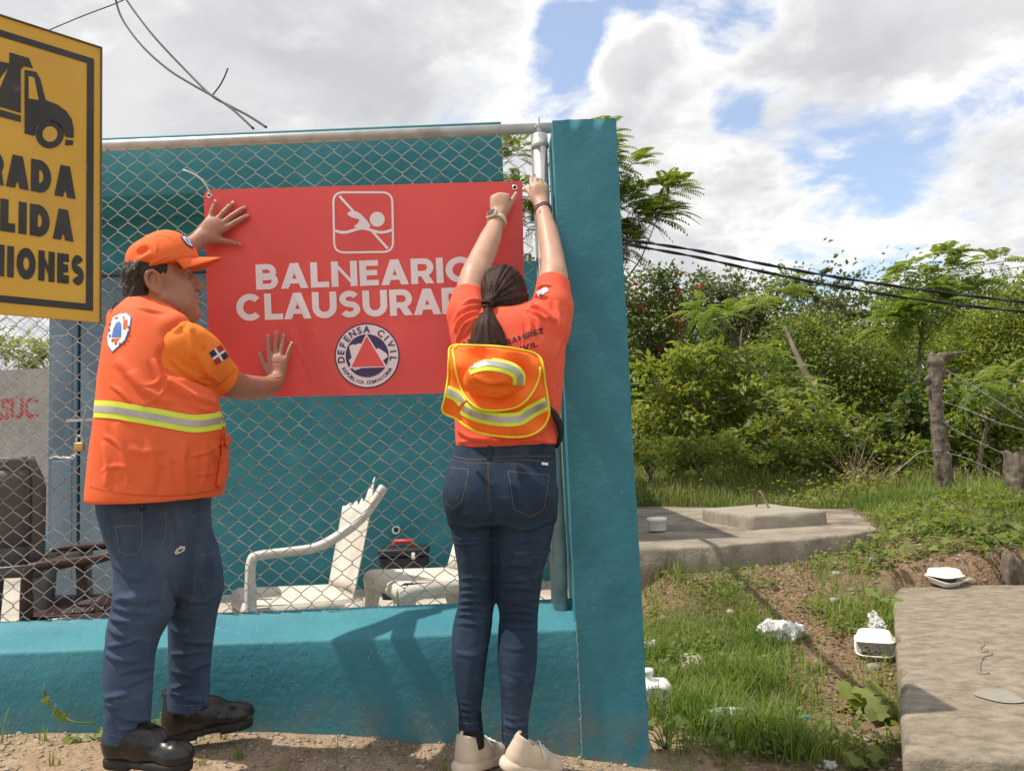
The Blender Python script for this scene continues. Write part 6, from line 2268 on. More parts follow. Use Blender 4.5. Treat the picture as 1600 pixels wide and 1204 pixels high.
def man_hair():
    S = Solid(np.array(HC) - .24, np.array(HC) + .2, .0036)
    e = lambda c, r, k=.012, op='add': S.ell(hq(*c), np.array(r) * HS, k, op, HM)
    e((-.010, 0, .020), (.078, .085, .078), 0)
    e((-.052, 0, -.040), (.042, .068, .050), .03)
    e((-.085, .010, -.085), (.030, .050, .030), .02)
    S.plane(hq(.012, 0, .0), np.array(HF) * .9 + np.array(HU) * -.35)
    for s_ in (1, -1):
        S.chain([hq(-.03, s_ * .074, .044), hq(.005, s_ * .070, .040), hq(.030, s_ * .060, .034)], [.012, .0125, .012], .008)
        S.chain([hq(.018, s_ * .068, .036), hq(.024, s_ * .066, .012)], [.0115, .008], .006)
    e((-.002, .088, -.016), (.025, .022, .040), .006, 'sub'); e((-.002, -.088, -.016), (.025, .022, .040), .006, 'sub')
    V, Q = S.surface(1); N = vnormals(V, Q)
    n = fbm(V[:, 0] * 60, V[:, 1] * 60, V[:, 2] * 60, 61, 3) - .5
    V = V + N * (.018 * n + .008 * (fbm(V[:, 0] * 95, V[:, 1] * 95, V[:, 2] * 45, 63, 2) - .5))[:, None]
    o = solid_obj('hair', V, Q, mat_hair_m, man)
    mb = MB(); rr = random.Random(12)
    for i in range(90):
        b = Vector(hq(-.075 - rr.uniform(0, .040), rr.uniform(-.03, .06), -.035 - rr.uniform(0, .080)))
        p = [b]; ph = rr.uniform(0, 6.28)
        for k in range(7):
            p.append(b - HF * (.004 * k) - HU * (.004 * k) + Vector((math.cos(ph + k * 1.3), math.sin(ph + k), math.sin(ph + k * 1.3))) * .006)
        mb.tube(p, .0011, 3, cap=False)
    co = mb.build('curls', mat_hair_m, o); co['kind'] = 'stuff'


man_hair()


def boot(heel, toe, parent, roll=0.0):
    heel, toe = Vector(heel), Vector(toe)
    up = Vector((0, 0, 1))
    f = (toe - heel).normalized(); sd = f.cross(up).normalized(); u = sd.cross(f).normalized(); L_ = (toe - heel).length
    P = lambda a, b, c: np.array(heel + f * a * L_ + sd * b + u * c)
    M = np.array([list(f), list(sd), list(u)]).T
    S = Solid(np.minimum(np.array(heel), np.array(toe)) - .1, np.maximum(np.array(heel), np.array(toe)) + .2, .0038)
    S.ell(P(.14, 0, .060), (.048, .040, .055), 0, M=M)
    S.chain([P(.15, 0, .045), P(.45, 0, .048), P(.80, 0, .040)], [.038, .040, .034], .02)
    S.ell(P(.83, 0, .040), (.052, .046, .036), .02, M=M)
    S.cone(P(.20, 0, .08), P(.17, 0, .155), .046, .048, .03)
    S.ell(P(.42, 0, .085), (.065, .034, .030), .04, M=M)
    S.plane(P(0, 0, .158), np.array(u)); S.plane(P(0, 0, .018), -np.array(u))
    V, Q = S.surface(1); N = vnormals(V, Q)
    V = V + N * (.004 * (fbm(V[:, 0] * 25, V[:, 1] * 25, V[:, 2] * 25, 71, 3) - .5))[:, None]
    for k in range(3):
        V = fold(V, N, np.array([P(.62 + .035 * k, -.045, .05), P(.60 + .035 * k, 0, .085), P(.62 + .035 * k, .045, .05)]), -.004, .006)
    o = solid_obj('boot', V, Q, mat_boot, parent)
    T = Solid(np.minimum(np.array(heel), np.array(toe)) - .1, np.maximum(np.array(heel), np.array(toe)) + .12, .0038)
    T.chain([P(.15, 0, .012), P(.45, 0, .012), P(.82, 0, .012)], [.043, .040, .048], .01)
    T.plane(P(0, 0, .026), np.array(u), .004); T.plane(P(0, 0, -.004), -np.array(u))
    T.rbox(P(.49, 0, -.002), (.035, .08, .008), .002, 0, 'sub', M)
    V, Q = T.surface(1)
    solid_obj('sole', V, Q, mat_bootsole, o)
    mb = MB()
    for k in range(5):
        t = .30 + k * .07; zz = .118 - k * .012
        mb.tube([P(t - .01, -.034, zz - .016), P(t, 0, zz + .006), P(t + .012, .034, zz - .016)], .0026, 5)
    l = mb.build('laces', mat_black, o); l['kind'] = 'stuff'


h1 = at(166, 1192, 2.255); t1 = at(297, 1202, 2.20)
boot((h1.x, 2.262, h1.z), (t1.x, 2.20, h1.z - .008), man)
h2 = at(260, 1158, 2.50); t2 = at(398, 1140, 2.60)
boot((h2.x, 2.500, h2.z), (t2.x, 2.585, h2.z + .018), man)
# ------------------------------------------------------------------ plastic chairs in the yard
mat_chairwhite = pmat('old_white_plastic', (0.70, 0.64, 0.55), (0.80, 0.75, 0.67), 4, 0.45, 0.1, 30, c3=(0.52, 0.43, 0.33), c3scale=5, c3w=(0.5, 0.78))
mat_chairbrown = pmat('brown_plastic', (0.050, 0.026, 0.022), (0.075, 0.040, 0.034), 8, 0.35, 0.15, 40)
mat_chairgrey = pmat('dark_grey_plastic', (0.085, 0.075, 0.072), (0.12, 0.105, 0.10), 8, 0.45, 0.15, 40)


def bez(P, n=10):
    pts, _ = catmull([np.array(p, float) for p in P], [0] * len(P), n)
    return [Vector(tuple(p)) for p in pts]


def plastic_chair(label, mat, loc, rz, arms=(True, True), back_h=.86, seat_h=.43, w=.54, d=.50, weave=False, ragged=False, group=None, tilt=.17, crown=.03):
    """monobloc chair, facing local -Y"""
    t = thing('plastic_chair', label, 'chair', loc, rz, group)
    Mw = Matrix.Translation(loc) @ Matrix.Rotation(rz, 4, 'Z')
    X = lambda p: Mw @ Vector(p)
    hw, hd = w / 2, d / 2
    # seat pan with a rounded front lip and skirt
    rows = []
    nx_ = 13
    prof = [(-hd, seat_h - .085), (-hd - .006, seat_h - .03), (-hd + .004, seat_h - .004), (-hd + .03, seat_h + .006), (-hd * .3, seat_h - .006), (hd * .5, seat_h - .018), (hd, seat_h - .022), (hd + .004, seat_h - .07)]
    for y, z in prof:
        row = []
        for i in range(nx_):
            u = -1 + 2 * i / (nx_ - 1)
            wl = hw * (1.0 if y < 0 else 1.0 - .12 * (y / hd))
            dz = -.008 * (1 - u * u) if z > seat_h - .05 else 0
            arch = .03 * (1 - abs(u) ** 2.5) if z < seat_h - .06 and y < 0 else 0
            row.append(X((u * wl, y, z + dz + arch)))
        rows.append(row)
    mb = MB(); mb.sheet(rows)
    for s in (-1, 1):
        side = [[X((s * hw * (1.0 if y < 0 else 1 - .12 * (y / hd)), y, z)) for y, z in ((-hd, seat_h - .004), (-hd * .3, seat_h - .006), (hd * .5, seat_h - .018), (hd, seat_h - .022))],
                [X((s * (hw + .006) * (1.0 if y < 0 else 1 - .12 * (y / hd)), y, z)) for y, z in ((-hd, seat_h - .085), (-hd * .3, seat_h - .06), (hd * .5, seat_h - .065), (hd, seat_h - .08))]]
        mb.sheet(side)
    so = mb.build('seat', mat, t); solidify(so, .005)
    if weave:
        wv = MB()
        for i in range(15):
            x = -hw * .8 + i * (hw * 1.6 / 14)
            wv.tube([X((x, -hd + .05, seat_h + .002)), X((x * .95, 0, seat_h - .006)), X((x * .9, hd - .03, seat_h - .014))], .006, 4, flat=(1, .5))
        for j in range(13):
            y = -hd + .05 + j * (d - .08) / 12
            wv.tube([X((-hw * .82, y, seat_h + .001)), X((0, y, seat_h - .008)), X((hw * .82, y, seat_h + .001))], .006, 4, flat=(1, .5))
        k = wv.build('weave', mat, so); k['kind'] = 'stuff'
    # legs: tapering angle sections
    for sx in (-1, 1):
        for sy in (-1, 1):
            mb = MB()
            top = Vector((sx * (hw - .005), sy * (hd - .01), seat_h - .03)); bot = Vector((sx * (hw + .02), sy * (hd + (.03 if sy < 0 else .09)), 0.0))
            rws = []
            for k in range(7):
                q = k / 6; c = top.lerp(bot, q); a = .075 * (1 - q) + .036 * q
                ri = .010
                rws.append([X((c.x - sx * a, c.y, c.z)), X((c.x - sx * a * .4, c.y + sy * .003, c.z)), X((c.x - sx * ri * .3, c.y + sy * .001, c.z)), X((c.x, c.y - sy * ri * .3, c.z)), X((c.x + sx * .003, c.y - sy * a * .4, c.z)), X((c.x, c.y - sy * a, c.z))])
            mb.sheet(rws)
            solidify(mb.build('leg', mat, t), .005)
    # back
    def bk(u, v, o=0.0):
        z = seat_h - .02 + v * (back_h - seat_h + .02)
        y = hd - .01 + tilt * v * (back_h - seat_h) / .43 + .045 * (1 - u * u) * (1 - .3 * v) - .03 + o
        ww = hw * (.86 + .10 * v - .22 * max(0, v - .75) / .25 * (abs(u) > .6) * (abs(u) - .6) / .4)
        zz = z + crown * (1 - u * u) * v
        return X((u * ww, y, zz))
    rr = random.Random(4)
    fr = MB()
    def strip(us, vs):
        fr.sheet([[bk(u, v) for u in us] for v in vs])
    lin = lambda a, b, n: [a + (b - a) * i / n for i in range(n + 1)]
    if ragged:
        rows = []
        for i in range(15):
            u = -1 + 2 * i / 14
            top = 1.0 - (0 if u > .62 else .10 * (.62 - u) / .3 + .06 * abs(math.sin(i * 2.1)) if u > -.1 else .26 + .05 * math.sin(i * 3))
            top = max(.45, min(1, top))
            rows.append([bk(u, v * top) for v in lin(0.0, 1.0, 10)])
        fr.sheet(rows)
        solidify(fr.build('backrest', mat, t), .005)
    else:
        strip(lin(-1, -.74, 3), lin(0, 1, 10)); strip(lin(.74, 1, 3), lin(0, 1, 10)); strip(lin(-.74, .74, 8), lin(.86, 1, 3)); strip(lin(-.74, .74, 8), lin(0.0, .2, 2))
        bo = fr.build('back_frame', mat, t); solidify(bo, .006)
        if weave:
            wv = MB()
            for i in range(13):
                u = -.74 + i * 1.48 / 12
                wv.tube([bk(u, v, -.002) for v in lin(.18, .88, 6)], .0065, 4, flat=(1, .5))
            for j in range(14):
                v = .2 + j * .66 / 13
                wv.tube([bk(u, v, .002) for u in lin(-.76, .76, 6)], .0065, 4, flat=(1, .5))
            k = wv.build('weave', mat, bo); k['kind'] = 'stuff'
            sm = MB(); sm.sheet([[bk(u, v, .006) for u in lin(-.75, .75, 6)] for v in lin(.18, .88, 6)]); solidify(sm.build('back_panel', mat, t), .004)
        else:
            for i in range(6):
                u = -.62 + i * 1.24 / 5
                sl = MB(); sl.sheet([[bk(u + e, v, .001) for e in (-.075, 0, .075)] for v in lin(.18, .88, 6)]); solidify(sl.build('slat', mat, t), .005)
    # arms: up from the front leg, level, then sweeping up into the back
    for s, on in ((-1, arms[0]), (1, arms[1])):
        if not on: continue
        ah = seat_h + .215
        path = bez([(s * (hw + .012), -hd - .005, seat_h - .09), (s * (hw + .016), -hd - .005, seat_h + .09), (s * (hw + .020), -hd + .004, ah - .022), (s * (hw + .022), -hd + .045, ah), (s * (hw + .024), -hd + .17, ah + .004), (s * (hw + .020), -hd + .27, ah + .012), (s * (hw + .01), hd - .10, ah + .055), (s * hw * .99, hd + .0, ah + .12), (s * hw * .97, hd + tilt * .9, back_h - .02)], 6)
        rws = []
        for i, p in enumerate(path):
            a = path[max(0, i - 1)]; b = path[min(len(path) - 1, i + 1)]; tg = (b - a).normalized()
            sdv = Vector((1, 0, 0)); nv = tg.cross(sdv).normalized()
            ww = .027 if i > 10 else .030
            hgt = .028 if i > 6 else .034
            if i > len(path) - 10: ww *= .7
            rws.append([X(p + sdv * ww * cx - nv * hgt * cz) for cx, cz in ((-.9, -.95), (-1, 0), (-.7, .12), (.7, .12), (1, 0), (.9, -.95))])
        mb = MB(); mb.sheet(rws)
        solidify(mb.build('armrest', mat, t), .005)
    return t


c1_ = at(470, 1010, 3.35)
plastic_chair('broken white plastic armchair with one arm missing and ragged backrest', mat_chairwhite, (at(462, 900, 3.42).x, 3.42, 0.0), R(-63), arms=(False, True), back_h=.885, seat_h=.415, w=.50, d=.47, ragged=True, tilt=.10)
plastic_chair('white plastic chair without arms beside the reaching person\'s legs', mat_chairwhite, (at(668, 900, 3.52).x, 3.52, 0.0), R(-62), arms=(False, False), back_h=.84, seat_h=.46, w=.46, d=.44)
plastic_chair('dark brown woven plastic armchair behind the person in orange vest', mat_chairbrown, (at(146, 900, 3.28).x, 3.36, 0.0), R(-66), arms=(True, True), back_h=.90, seat_h=.42, w=.54, d=.50, weave=True, tilt=.20)
plastic_chair('dark grey woven plastic chair with its back to the fence, at left edge', mat_chairgrey, (at(-22, 900, 3.25).x, 3.45, 0.0), R(186), arms=(False, False), back_h=1.05, seat_h=.62, w=.46, d=.42, weave=True, tilt=.04, crown=.0)

# ------------------------------------------------------------------ tool case with red handle
tcase = thing('tool_case', 'black case with red handle on the floor by the teal house', 'tool case', (at(632, 900, 5.45).x, 5.45, 0.0))
cx = at(632, 900, 5.45).x
mb = MB(); mb.bbox((cx - .165, 5.36, 0.10), (cx + .165, 5.56, 0.29), .02); mb.build('body', mat_black, tcase)
mb = MB(); mb.bbox((cx - .172, 5.35, 0.292), (cx + .172, 5.57, 0.345), .018); mb.build('lid', mat_black, tcase)
mat_redpl = pmat('red_plastic', (0.55, 0.04, 0.04), (0.62, 0.06, 0.05), 9, 0.4)
mb = MB(); mb.tube([(cx - .07, 5.46, .34), (cx - .06, 5.46, .385), (cx + .06, 5.46, .385), (cx + .07, 5.46, .34)], .016, 8); mb.build('handle', mat_redpl, tcase)
for s in (.08,):
    mb = MB(); mb.bbox((cx + s - .012, 5.342, .272), (cx + s + .012, 5.352, .318), .004); mb.build('latch', mat_cloudwhite, tcase)
mb = MB()
for s in (-.12, .12): mb.bbox((cx + s - .03, 5.40, 0.0), (cx + s + .03, 5.53, 0.101), .01)
x_ = MB(); x_.bbox((cx - .15, 5.38, 0.0), (cx + .15, 5.54, 0.098), .015); x_.build('base', mat_black, tcase)

# ------------------------------------------------------------------ padlock and twisted wire on the fence
pl = thing('padlock', 'small brass padlock hanging on the chain link fence', 'padlock', at(124, 700, 2.83))
mat_brasslock = pmat('brass', (0.50, 0.30, 0.10), (0.58, 0.36, 0.14), 12, 0.35, metal=0.8)
pc = at(124, 698, 2.832)
mb = MB(); mb.bbox((pc.x - .0165, 2.824, pc.z - .016), (pc.x + .0165, 2.840, pc.z + .016), .003); mb.build('lock_body', mat_brasslock, pl)
mb = MB(); mb.tube([Vector((pc.x + .010 * math.cos(a) * (1 if 0 < a < math.pi else 1), 2.832, pc.z + .030 + .011 * math.sin(a))) for a in np.linspace(0, math.pi, 12)], .0032, 7)
mb.tube([(pc.x + .010, 2.832, pc.z + .030), (pc.x + .010, 2.832, pc.z + .012)], .0032, 7); mb.tube([(pc.x - .010, 2.832, pc.z + .030), (pc.x - .010, 2.832, pc.z + .012)], .0032, 7)
mb.build('shackle', mat_galv, pl)
tw = lambda pts, Y: [at(x, y, Y) for x, y in pts]
mb = MB(); mb.tube(bez(tw([(134, 640), (131, 652), (128, 668), (125, 684)], 2.828), 5), .0022, 5)
tag(mb.build('tie_wire', mat_galv), 'short bent tie wire above the brass padlock', 'wire')
mb = MB(); mb.tube(bez(tw([(78, 716), (86, 713), (95, 715), (105, 714), (114, 716), (119, 708)], 2.828), 5), .0024, 5)
mb.tube(bez(tw([(98, 713), (108, 716), (114, 711), (117, 714)], 2.826), 5), .0022, 5)
tag(mb.build('tie_wire', mat_tie), 'pale twisted wire end below the brass padlock', 'wire')
mb = MB(); a = at(104, 657, 2.832); b = at(148, 656, 2.832); mb.box((a.x, 2.83, a.z - .005), (b.x, 2.838, a.z + .005))
tag(mb.build('latch_bar', mat_galv), 'thin steel latch bar across the fence above the padlock', 'latch bar')

# ------------------------------------------------------------------ overhead cables
mat_cable = pmat('cable_black', (0.02, 0.02, 0.022), (0.035, 0.034, 0.036), 20, 0.6)


def cable(label, pts, Ys, r, n=8, twist=0.0, group=None):
    P = [np.array(tuple(at(x, y, Y))) for (x, y), Y in zip(pts, Ys)]
    P, _ = catmull(P, [0] * len(P), n)
    mb = MB()
    if twist:
        for ph in (0, math.pi):
            mb.tube([Vector(tuple(p)) + Vector((0, math.cos(i * twist + ph) * r, math.sin(i * twist + ph) * r)) for i, p in enumerate(P)], r, 6)
    else:
        mb.tube([Vector(tuple(p)) for p in P], r, 6)
    o = mb.build('overhead_cable', mat_cable)
    return tag(o, label, 'cable', group)


cable('long overhead cable sagging leftmost from the top edge to the house roof', [(178, -12), (190, 28), (222, 72), (262, 108), (300, 132), (332, 150), (362, 170), (396, 201)], [8.0, 7.9, 7.7, 7.5, 7.3, 7.1, 6.9, 6.6], .011)
cable('overhead cable running just right of its twin down to the house roof', [(190, -12), (210, 18), (243, 60), (290, 110), (330, 149), (360, 166), (390, 182), (416, 199)], [8.0, 7.9, 7.7, 7.5, 7.2, 7.0, 6.8, 6.6], .011)
cable('short loose cable end sticking up where two cables cross', [(331, 150), (342, 136), (350, 122), (356, 107)], [7.2, 7.2, 7.2, 7.2], .008)
cable('thin overhead wire sloping down behind the yellow sign', [(205, -6), (180, 6), (130, 25), (75, 48)], [8.0, 8.2, 8.8, 9.5], .007)
cable('upper of the two thick black cables crossing before the trees', [(940, 368), (980, 375), (1080, 390), (1180, 410), (1300, 432), (1450, 454), (1600, 472), (1760, 486)], [7.6] * 8, .0085, 12, .55)
cable('lower of the two thick black cables crossing before the trees', [(940, 372), (980, 382), (1080, 400), (1180, 422), (1300, 446), (1450, 470), (1600, 487), (1760, 500)], [7.6] * 8, .0085, 12, .55)
for i, (a, b) in enumerate((((1440, 426), (1640, 396)), ((1440, 436), (1640, 410)), ((1450, 446), (1640, 424)))):
    cable(('topmost', 'middle', 'lowest')[i] + ' of three thin distant wires above the right hand trees', [a, ((a[0] + b[0]) / 2, (a[1] + b[1]) / 2 + 2), b], [26, 25, 24], .012, group='thin distant wires at right')

# ------------------------------------------------------------------ cistern: concrete platform, cover slab and its lifting bar
def rough_block(name, poly, z0, z1, mat, parent=None, amp=.012, seed=0, sub=.05, topamp=.008):
    """a cast block with worn, chipped edges: outline (x, y), from z0 up to z1"""
    out = []
    n = len(poly)
    for i in range(n):
        a, b = Vector(poly[i]), Vector(poly[(i + 1) % n])
        m = max(2, int((b - a).length / sub))
        for k in range(m): out.append(a.lerp(b, k / m))
    c = sum((Vector(p) for p in poly), Vector((0, 0))) / n
    nrm = []
    for i in range(len(out)):
        tg = out[(i + 1) % len(out)] - out[i - 1]
        nv = Vector((tg.y, -tg.x)).normalized()
        if nv.dot(out[i] - c) < 0: nv = -nv
        nrm.append(nv)
    rows = []
    for z, ins in ((z0, 0), (z0 + (z1 - z0) * .35, 0), (z0 + (z1 - z0) * .7, 0), (z1 - .018, .001), (z1 - .004, .008), (z1, .022)):
        row = []
        for i, p in enumerate(out):
            d = nrm[i]
            w = amp * (float(fbm(p.x * 6, p.y * 6, z * 8, seed, 3)) - .5) * 2
            chip = max(0, float(vnoise(p.x * 9, p.y * 9, 3.3, seed + 5)) - .62) * .09 if z > z1 - .03 else 0
            q = p + d * (w - ins - chip)
            row.append(Vector((q.x, q.y, z - (chip * .5 if z < z1 - .001 else 0.0) + (topamp * (float(fbm(p.x * 3, p.y * 3, 0, seed + 9, 3)) - .5) if z < z1 - .001 else 0.0))))
        rows.append(row + [row[0]])
    mb = MB(); mb.sheet(rows)
    top = rows[-1][:-1]
    mb.add(top, [tuple(range(len(top)))])
    bm = bmesh.new(); me = mb.mesh(name); bm.from_mesh(me); bmesh.ops.remove_doubles(bm, verts=bm.verts, dist=.0004); bmesh.ops.recalc_face_normals(bm, faces=bm.faces); bm.to_mesh(me); bm.free()
    o = link(name, me, mat, parent)
    return o


PZ = .31
pa = at_z(985, 858, PZ); pb2 = at_z(1372, 826, PZ); pc2 = at_z(1300, 800, PZ); pd2 = at_z(985, 789, PZ)
mat_conc_old = pmat('stained_old_concrete', (0.20, 0.165, 0.125), (0.34, 0.29, 0.225), 4, 0.92, 0.9, 40, c3=(0.13, 0.095, 0.07), c3scale=2.2, c3w=(0.48, 0.68), bdist=.007)
plat = thing('cistern_platform', 'low weathered concrete platform carrying the square cover slab', 'platform', (1.7, 6.2, .1))
pz = [(pa.x - .4, pa.y), (at_z(1130, 851, PZ).x, at_z(1130, 851, PZ).y), (at_z(1335, 833, PZ).x, at_z(1335, 833, PZ).y), (pb2.x, pb2.y), (pb2.x + .55, pb2.y + 1.6), (pd2.x - .3, pd2.y)]
rough_block('deck', pz, -.25, PZ, mat_conc_old, plat, .030, 3, .06, .03)
lid = thing('cover_slab', 'square concrete cover slab with wire lifting loop on the platform', 'slab', (1.9, 6.4, PZ))
LZ = .42
lp = [at_z(x, y, LZ) for x, y in ((1097, 794), (1170, 805), (1291, 797), (1203, 786))]
rough_block('slab', [(p.x, p.y) for p in lp], PZ - .01, LZ, mat_conc, lid, .010, 7, .06, .008)
h0 = at_z(1181, 791, LZ); h1_ = at_z(1203, 793.5, LZ); ht = at(1187, 767, (h0.y + h1_.y) / 2)
mb = MB(); mb.tube(bez([tuple(h0 - Vector((0, 0, .02))), tuple(h0.lerp(ht, .6)), tuple(ht), tuple(h1_.lerp(ht, .55)), tuple(h1_ - Vector((0, 0, .02)))], 6), .008, 7)
mb.build('lifting_loop', pmat('rusty_rebar', (0.16, 0.10, 0.065), (0.26, 0.18, 0.12), 30, 0.85), lid)
tub = at_z(1027, 828, PZ + .012)
mb = MB(); mb.lathe([(0.0, 0.0), (.066, 0.0), (.070, .004), (.073, .072), (.0775, .073), (.0775, .094), (.073, .098), (0.0, .099)], tub, 28)
tag(mb.build('plastic_tub', mat_whiteplastic), 'round white plastic tub standing on the platform', 'tub')

mat_conc_slab = pmat('brown_cast_concrete', (0.17, 0.14, 0.10), (0.30, 0.25, 0.185), 20, .92, .6, 90, c3=(0.33, 0.28, 0.21), c3scale=9, c3w=(.50, .72), bdist=.008, stretch=(.85, 1.2, 1), detail=9, chips=(0.44, 0.39, 0.31))
# big slab in the right foreground

rough_block('concrete_slab', [(p.x, p.y) for p in (SLABQ[3], SLABQ[2], SLABQ[1], SLABQ[0])], -.55, SZ, mat_conc_slab, None, .008, 17, .05, .006)
o_ = bpy.data.objects['concrete_slab']
tag(o_, 'large pale concrete slab at right foreground', 'slab')
# mortar drips and a pale patch on it
mb = MB()
dp = [at_z(x, y, SZ + .002) for x, y in ((1528, 1002), (1537, 1006), (1531, 1012), (1534, 1018), (1545, 1016), (1548, 1022), (1536, 1026), (1531, 1035), (1530, 1045), (1532, 1052), (1545, 1051))]
mb.tube(bez([tuple(p) for p in dp], 4), [.004 + .004 * abs(math.sin(i * 1.7)) for i in range(41)], 6, flat=(1, .6))
tag(mb.build('mortar_drip', mat_conc_slab), 'dried mortar drip lying on the large concrete slab', 'mortar')
pp_ = [at_z(1562 + 38 * math.cos(a) * (1 + .15 * math.sin(3 * a)), 1086 + 10 * math.sin(a) + (math.cos(a)) * 6, SZ + .0045) for a in np.linspace(0, 2 * math.pi, 28)[:-1]]
mb = MB(); mb.add(pp_, [tuple(range(27))]); tag(mb.build('paint_patch', pmat('pale_patch', (0.25, 0.22, 0.18), (0.31, 0.28, 0.235), 30, .9)), 'pale grey dried cement patch on the large concrete slab', 'stain')
# ------------------------------------------------------------------ foliage
def leafmat(name, cols, tr=0.45, rough=0.5):
    return pmat(name, cols[0], cols[-1], 1.2, rough, spec=0.3, per_leaf=cols, translucent=tr)


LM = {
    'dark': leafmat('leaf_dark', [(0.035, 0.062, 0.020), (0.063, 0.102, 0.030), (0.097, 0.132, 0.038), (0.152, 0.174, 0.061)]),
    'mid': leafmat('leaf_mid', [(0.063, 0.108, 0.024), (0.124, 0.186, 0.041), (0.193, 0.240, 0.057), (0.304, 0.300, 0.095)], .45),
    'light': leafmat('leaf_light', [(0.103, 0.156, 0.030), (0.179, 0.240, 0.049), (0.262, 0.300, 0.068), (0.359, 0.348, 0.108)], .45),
    'grey': leafmat('leaf_greygreen', [(0.063, 0.084, 0.041), (0.097, 0.120, 0.054), (0.132, 0.150, 0.075), (0.166, 0.180, 0.101)]),
    'fresh': leafmat('leaf_fresh', [(0.097, 0.168, 0.041), (0.152, 0.228, 0.054), (0.221, 0.276, 0.075), (0.304, 0.324, 0.108)], .45),
    'yellow': leafmat('leaf_yellowing', [(0.30, 0.26, 0.03), (0.40, 0.33, 0.05)], .35),
    'red': leafmat('flower_red', [(0.55, 0.05, 0.02), (0.65, 0.09, 0.03)], .3),
    'grass': leafmat('grass_blade', [(0.072, 0.144, 0.022), (0.120, 0.210, 0.034), (0.180, 0.264, 0.050), (0.312, 0.324, 0.096)], .4),
    'dry': leafmat('dry_grass', [(0.20, 0.17, 0.07), (0.30, 0.24, 0.12), (0.14, 0.15, 0.05), (0.36, 0.30, 0.17)], .3),
    'litter': leafmat('leaf_litter', [(0.10, 0.055, 0.03), (0.18, 0.11, 0.06), (0.28, 0.19, 0.11), (0.36, 0.27, 0.17)], .1, .8),
}
mat_bark = pmat('bark', (0.12, 0.095, 0.07), (0.24, 0.195, 0.15), 8, 0.95, 1.0, 40, stretch=(1, 1, .35), bdist=.01)


def leaves(P, size, aspect=.5, up=.6, droop=.25, rng=RNG, dirs=None):
    """rhombic leaves at the points P"""
    n = len(P)
    N = rng.normal(size=(n, 3)); N[:, 2] = np.abs(N[:, 2]) + up
    N /= np.linalg.norm(N, axis=1, keepdims=True)
    D = rng.normal(size=(n, 3)) if dirs is None else dirs + .45 * rng.normal(size=(n, 3))
    D[:, 2] -= droop
    D -= N * np.sum(D * N, axis=1, keepdims=True); D /= np.linalg.norm(D, axis=1, keepdims=True) + 1e-9
    Sd = np.cross(N, D)
    L_ = (size * rng.uniform(.65, 1.3, n))[:, None]
    w = L_ * aspect * .5
    fold_ = N * (L_ * .10)
    V = np.stack([P, P + D * L_ * .45 + Sd * w + fold_, P + D * L_, P + D * L_ * .45 - Sd * w + fold_], 1).reshape(-1, 3)
    F = np.arange(4 * n).reshape(-1, 4)
    return V, F


def fronds(P, size, pairs=9, rng=RNG, leaf=.22, outward=None):
    """pinnate leaves: a rib with pairs of leaflets, hanging over at the tip"""
    Vs, k = [], 0
    n = len(P)
    A = rng.uniform(0, 2 * math.pi, n)
    el = rng.uniform(-.1, .9, n)
    D = np.stack([np.cos(A) * np.cos(el), np.sin(A) * np.cos(el), np.sin(el)], 1)
    if outward is not None:
        D = D * .6 + outward; D /= np.linalg.norm(D, axis=1, keepdims=True) + 1e-9
    L_ = size * rng.uniform(.7, 1.25, n)
    Up = np.tile(np.array([[0, 0, 1.0]]), (n, 1))
    Sd = np.cross(D, Up); Sd /= np.linalg.norm(Sd, axis=1, keepdims=True) + 1e-9
    Nn = np.cross(Sd, D)
    for i in range(pairs):
        t = (i + 1) / pairs
        c = P + D * (L_ * t)[:, None] - Up * (L_ * .42 * t * t)[:, None]
        ll = L_ * leaf * (1 - .55 * abs(t - .45) * 1.3)
        for s in (-1, 1):
            d = Sd * s * .9 + D * .42 - Up * (.25 + .35 * t)
            d /= np.linalg.norm(d, axis=1, keepdims=True)
            wv = np.cross(d, Nn); wv /= np.linalg.norm(wv, axis=1, keepdims=True) + 1e-9
            w = (ll * .17)[:, None]
            Vs.append(np.stack([c, c + d * (ll * .5)[:, None] + wv * w, c + d * ll[:, None], c + d * (ll * .5)[:, None] - wv * w], 1))
    # the rib as a thin strip
    t0, t1, t2 = P, P + D * (L_ * .5)[:, None] - Up * (L_ * .105)[:, None], P + D * L_[:, None] - Up * (L_ * .42)[:, None]
    e = Sd * .004
    Vs.append(np.stack([t0 - e, t0 + e, t1 + e, t1 - e], 1)); Vs.append(np.stack([t1 - e, t1 + e, t2 + e * .3, t2 - e * .3], 1))
    V = np.concatenate(Vs).reshape(-1, 3)
    return V, np.arange(len(V)).reshape(-1, 4)


def blob_points(px, py, rx, ry, Y, n, rng=RNG, clumps=None, deep=.9, tight=.20):
    c = at(px, py, Y); s = Y / FPX
    R3 = np.array([rx * s, max(rx, ry) * s * deep, ry * s])
    m = clumps or max(5, int(n / 45))
    u = rng.normal(size=(m, 3)); u /= np.linalg.norm(u, axis=1, keepdims=True)
    u *= rng.uniform(.35, 1.0, (m, 1)) ** .5
    C = np.array(c)[None, :] + u * R3
    idx = rng.integers(0, m, n)
    rad = min(R3[0], R3[2]) * tight * (1 + rng.uniform(0, .8, m))
    P = C[idx] + rng.normal(size=(n, 3)) * rad[idx][:, None] * np.array([1.25, 1.25, .75])
    out = (P - np.array(c)) / R3
    return P, out, C


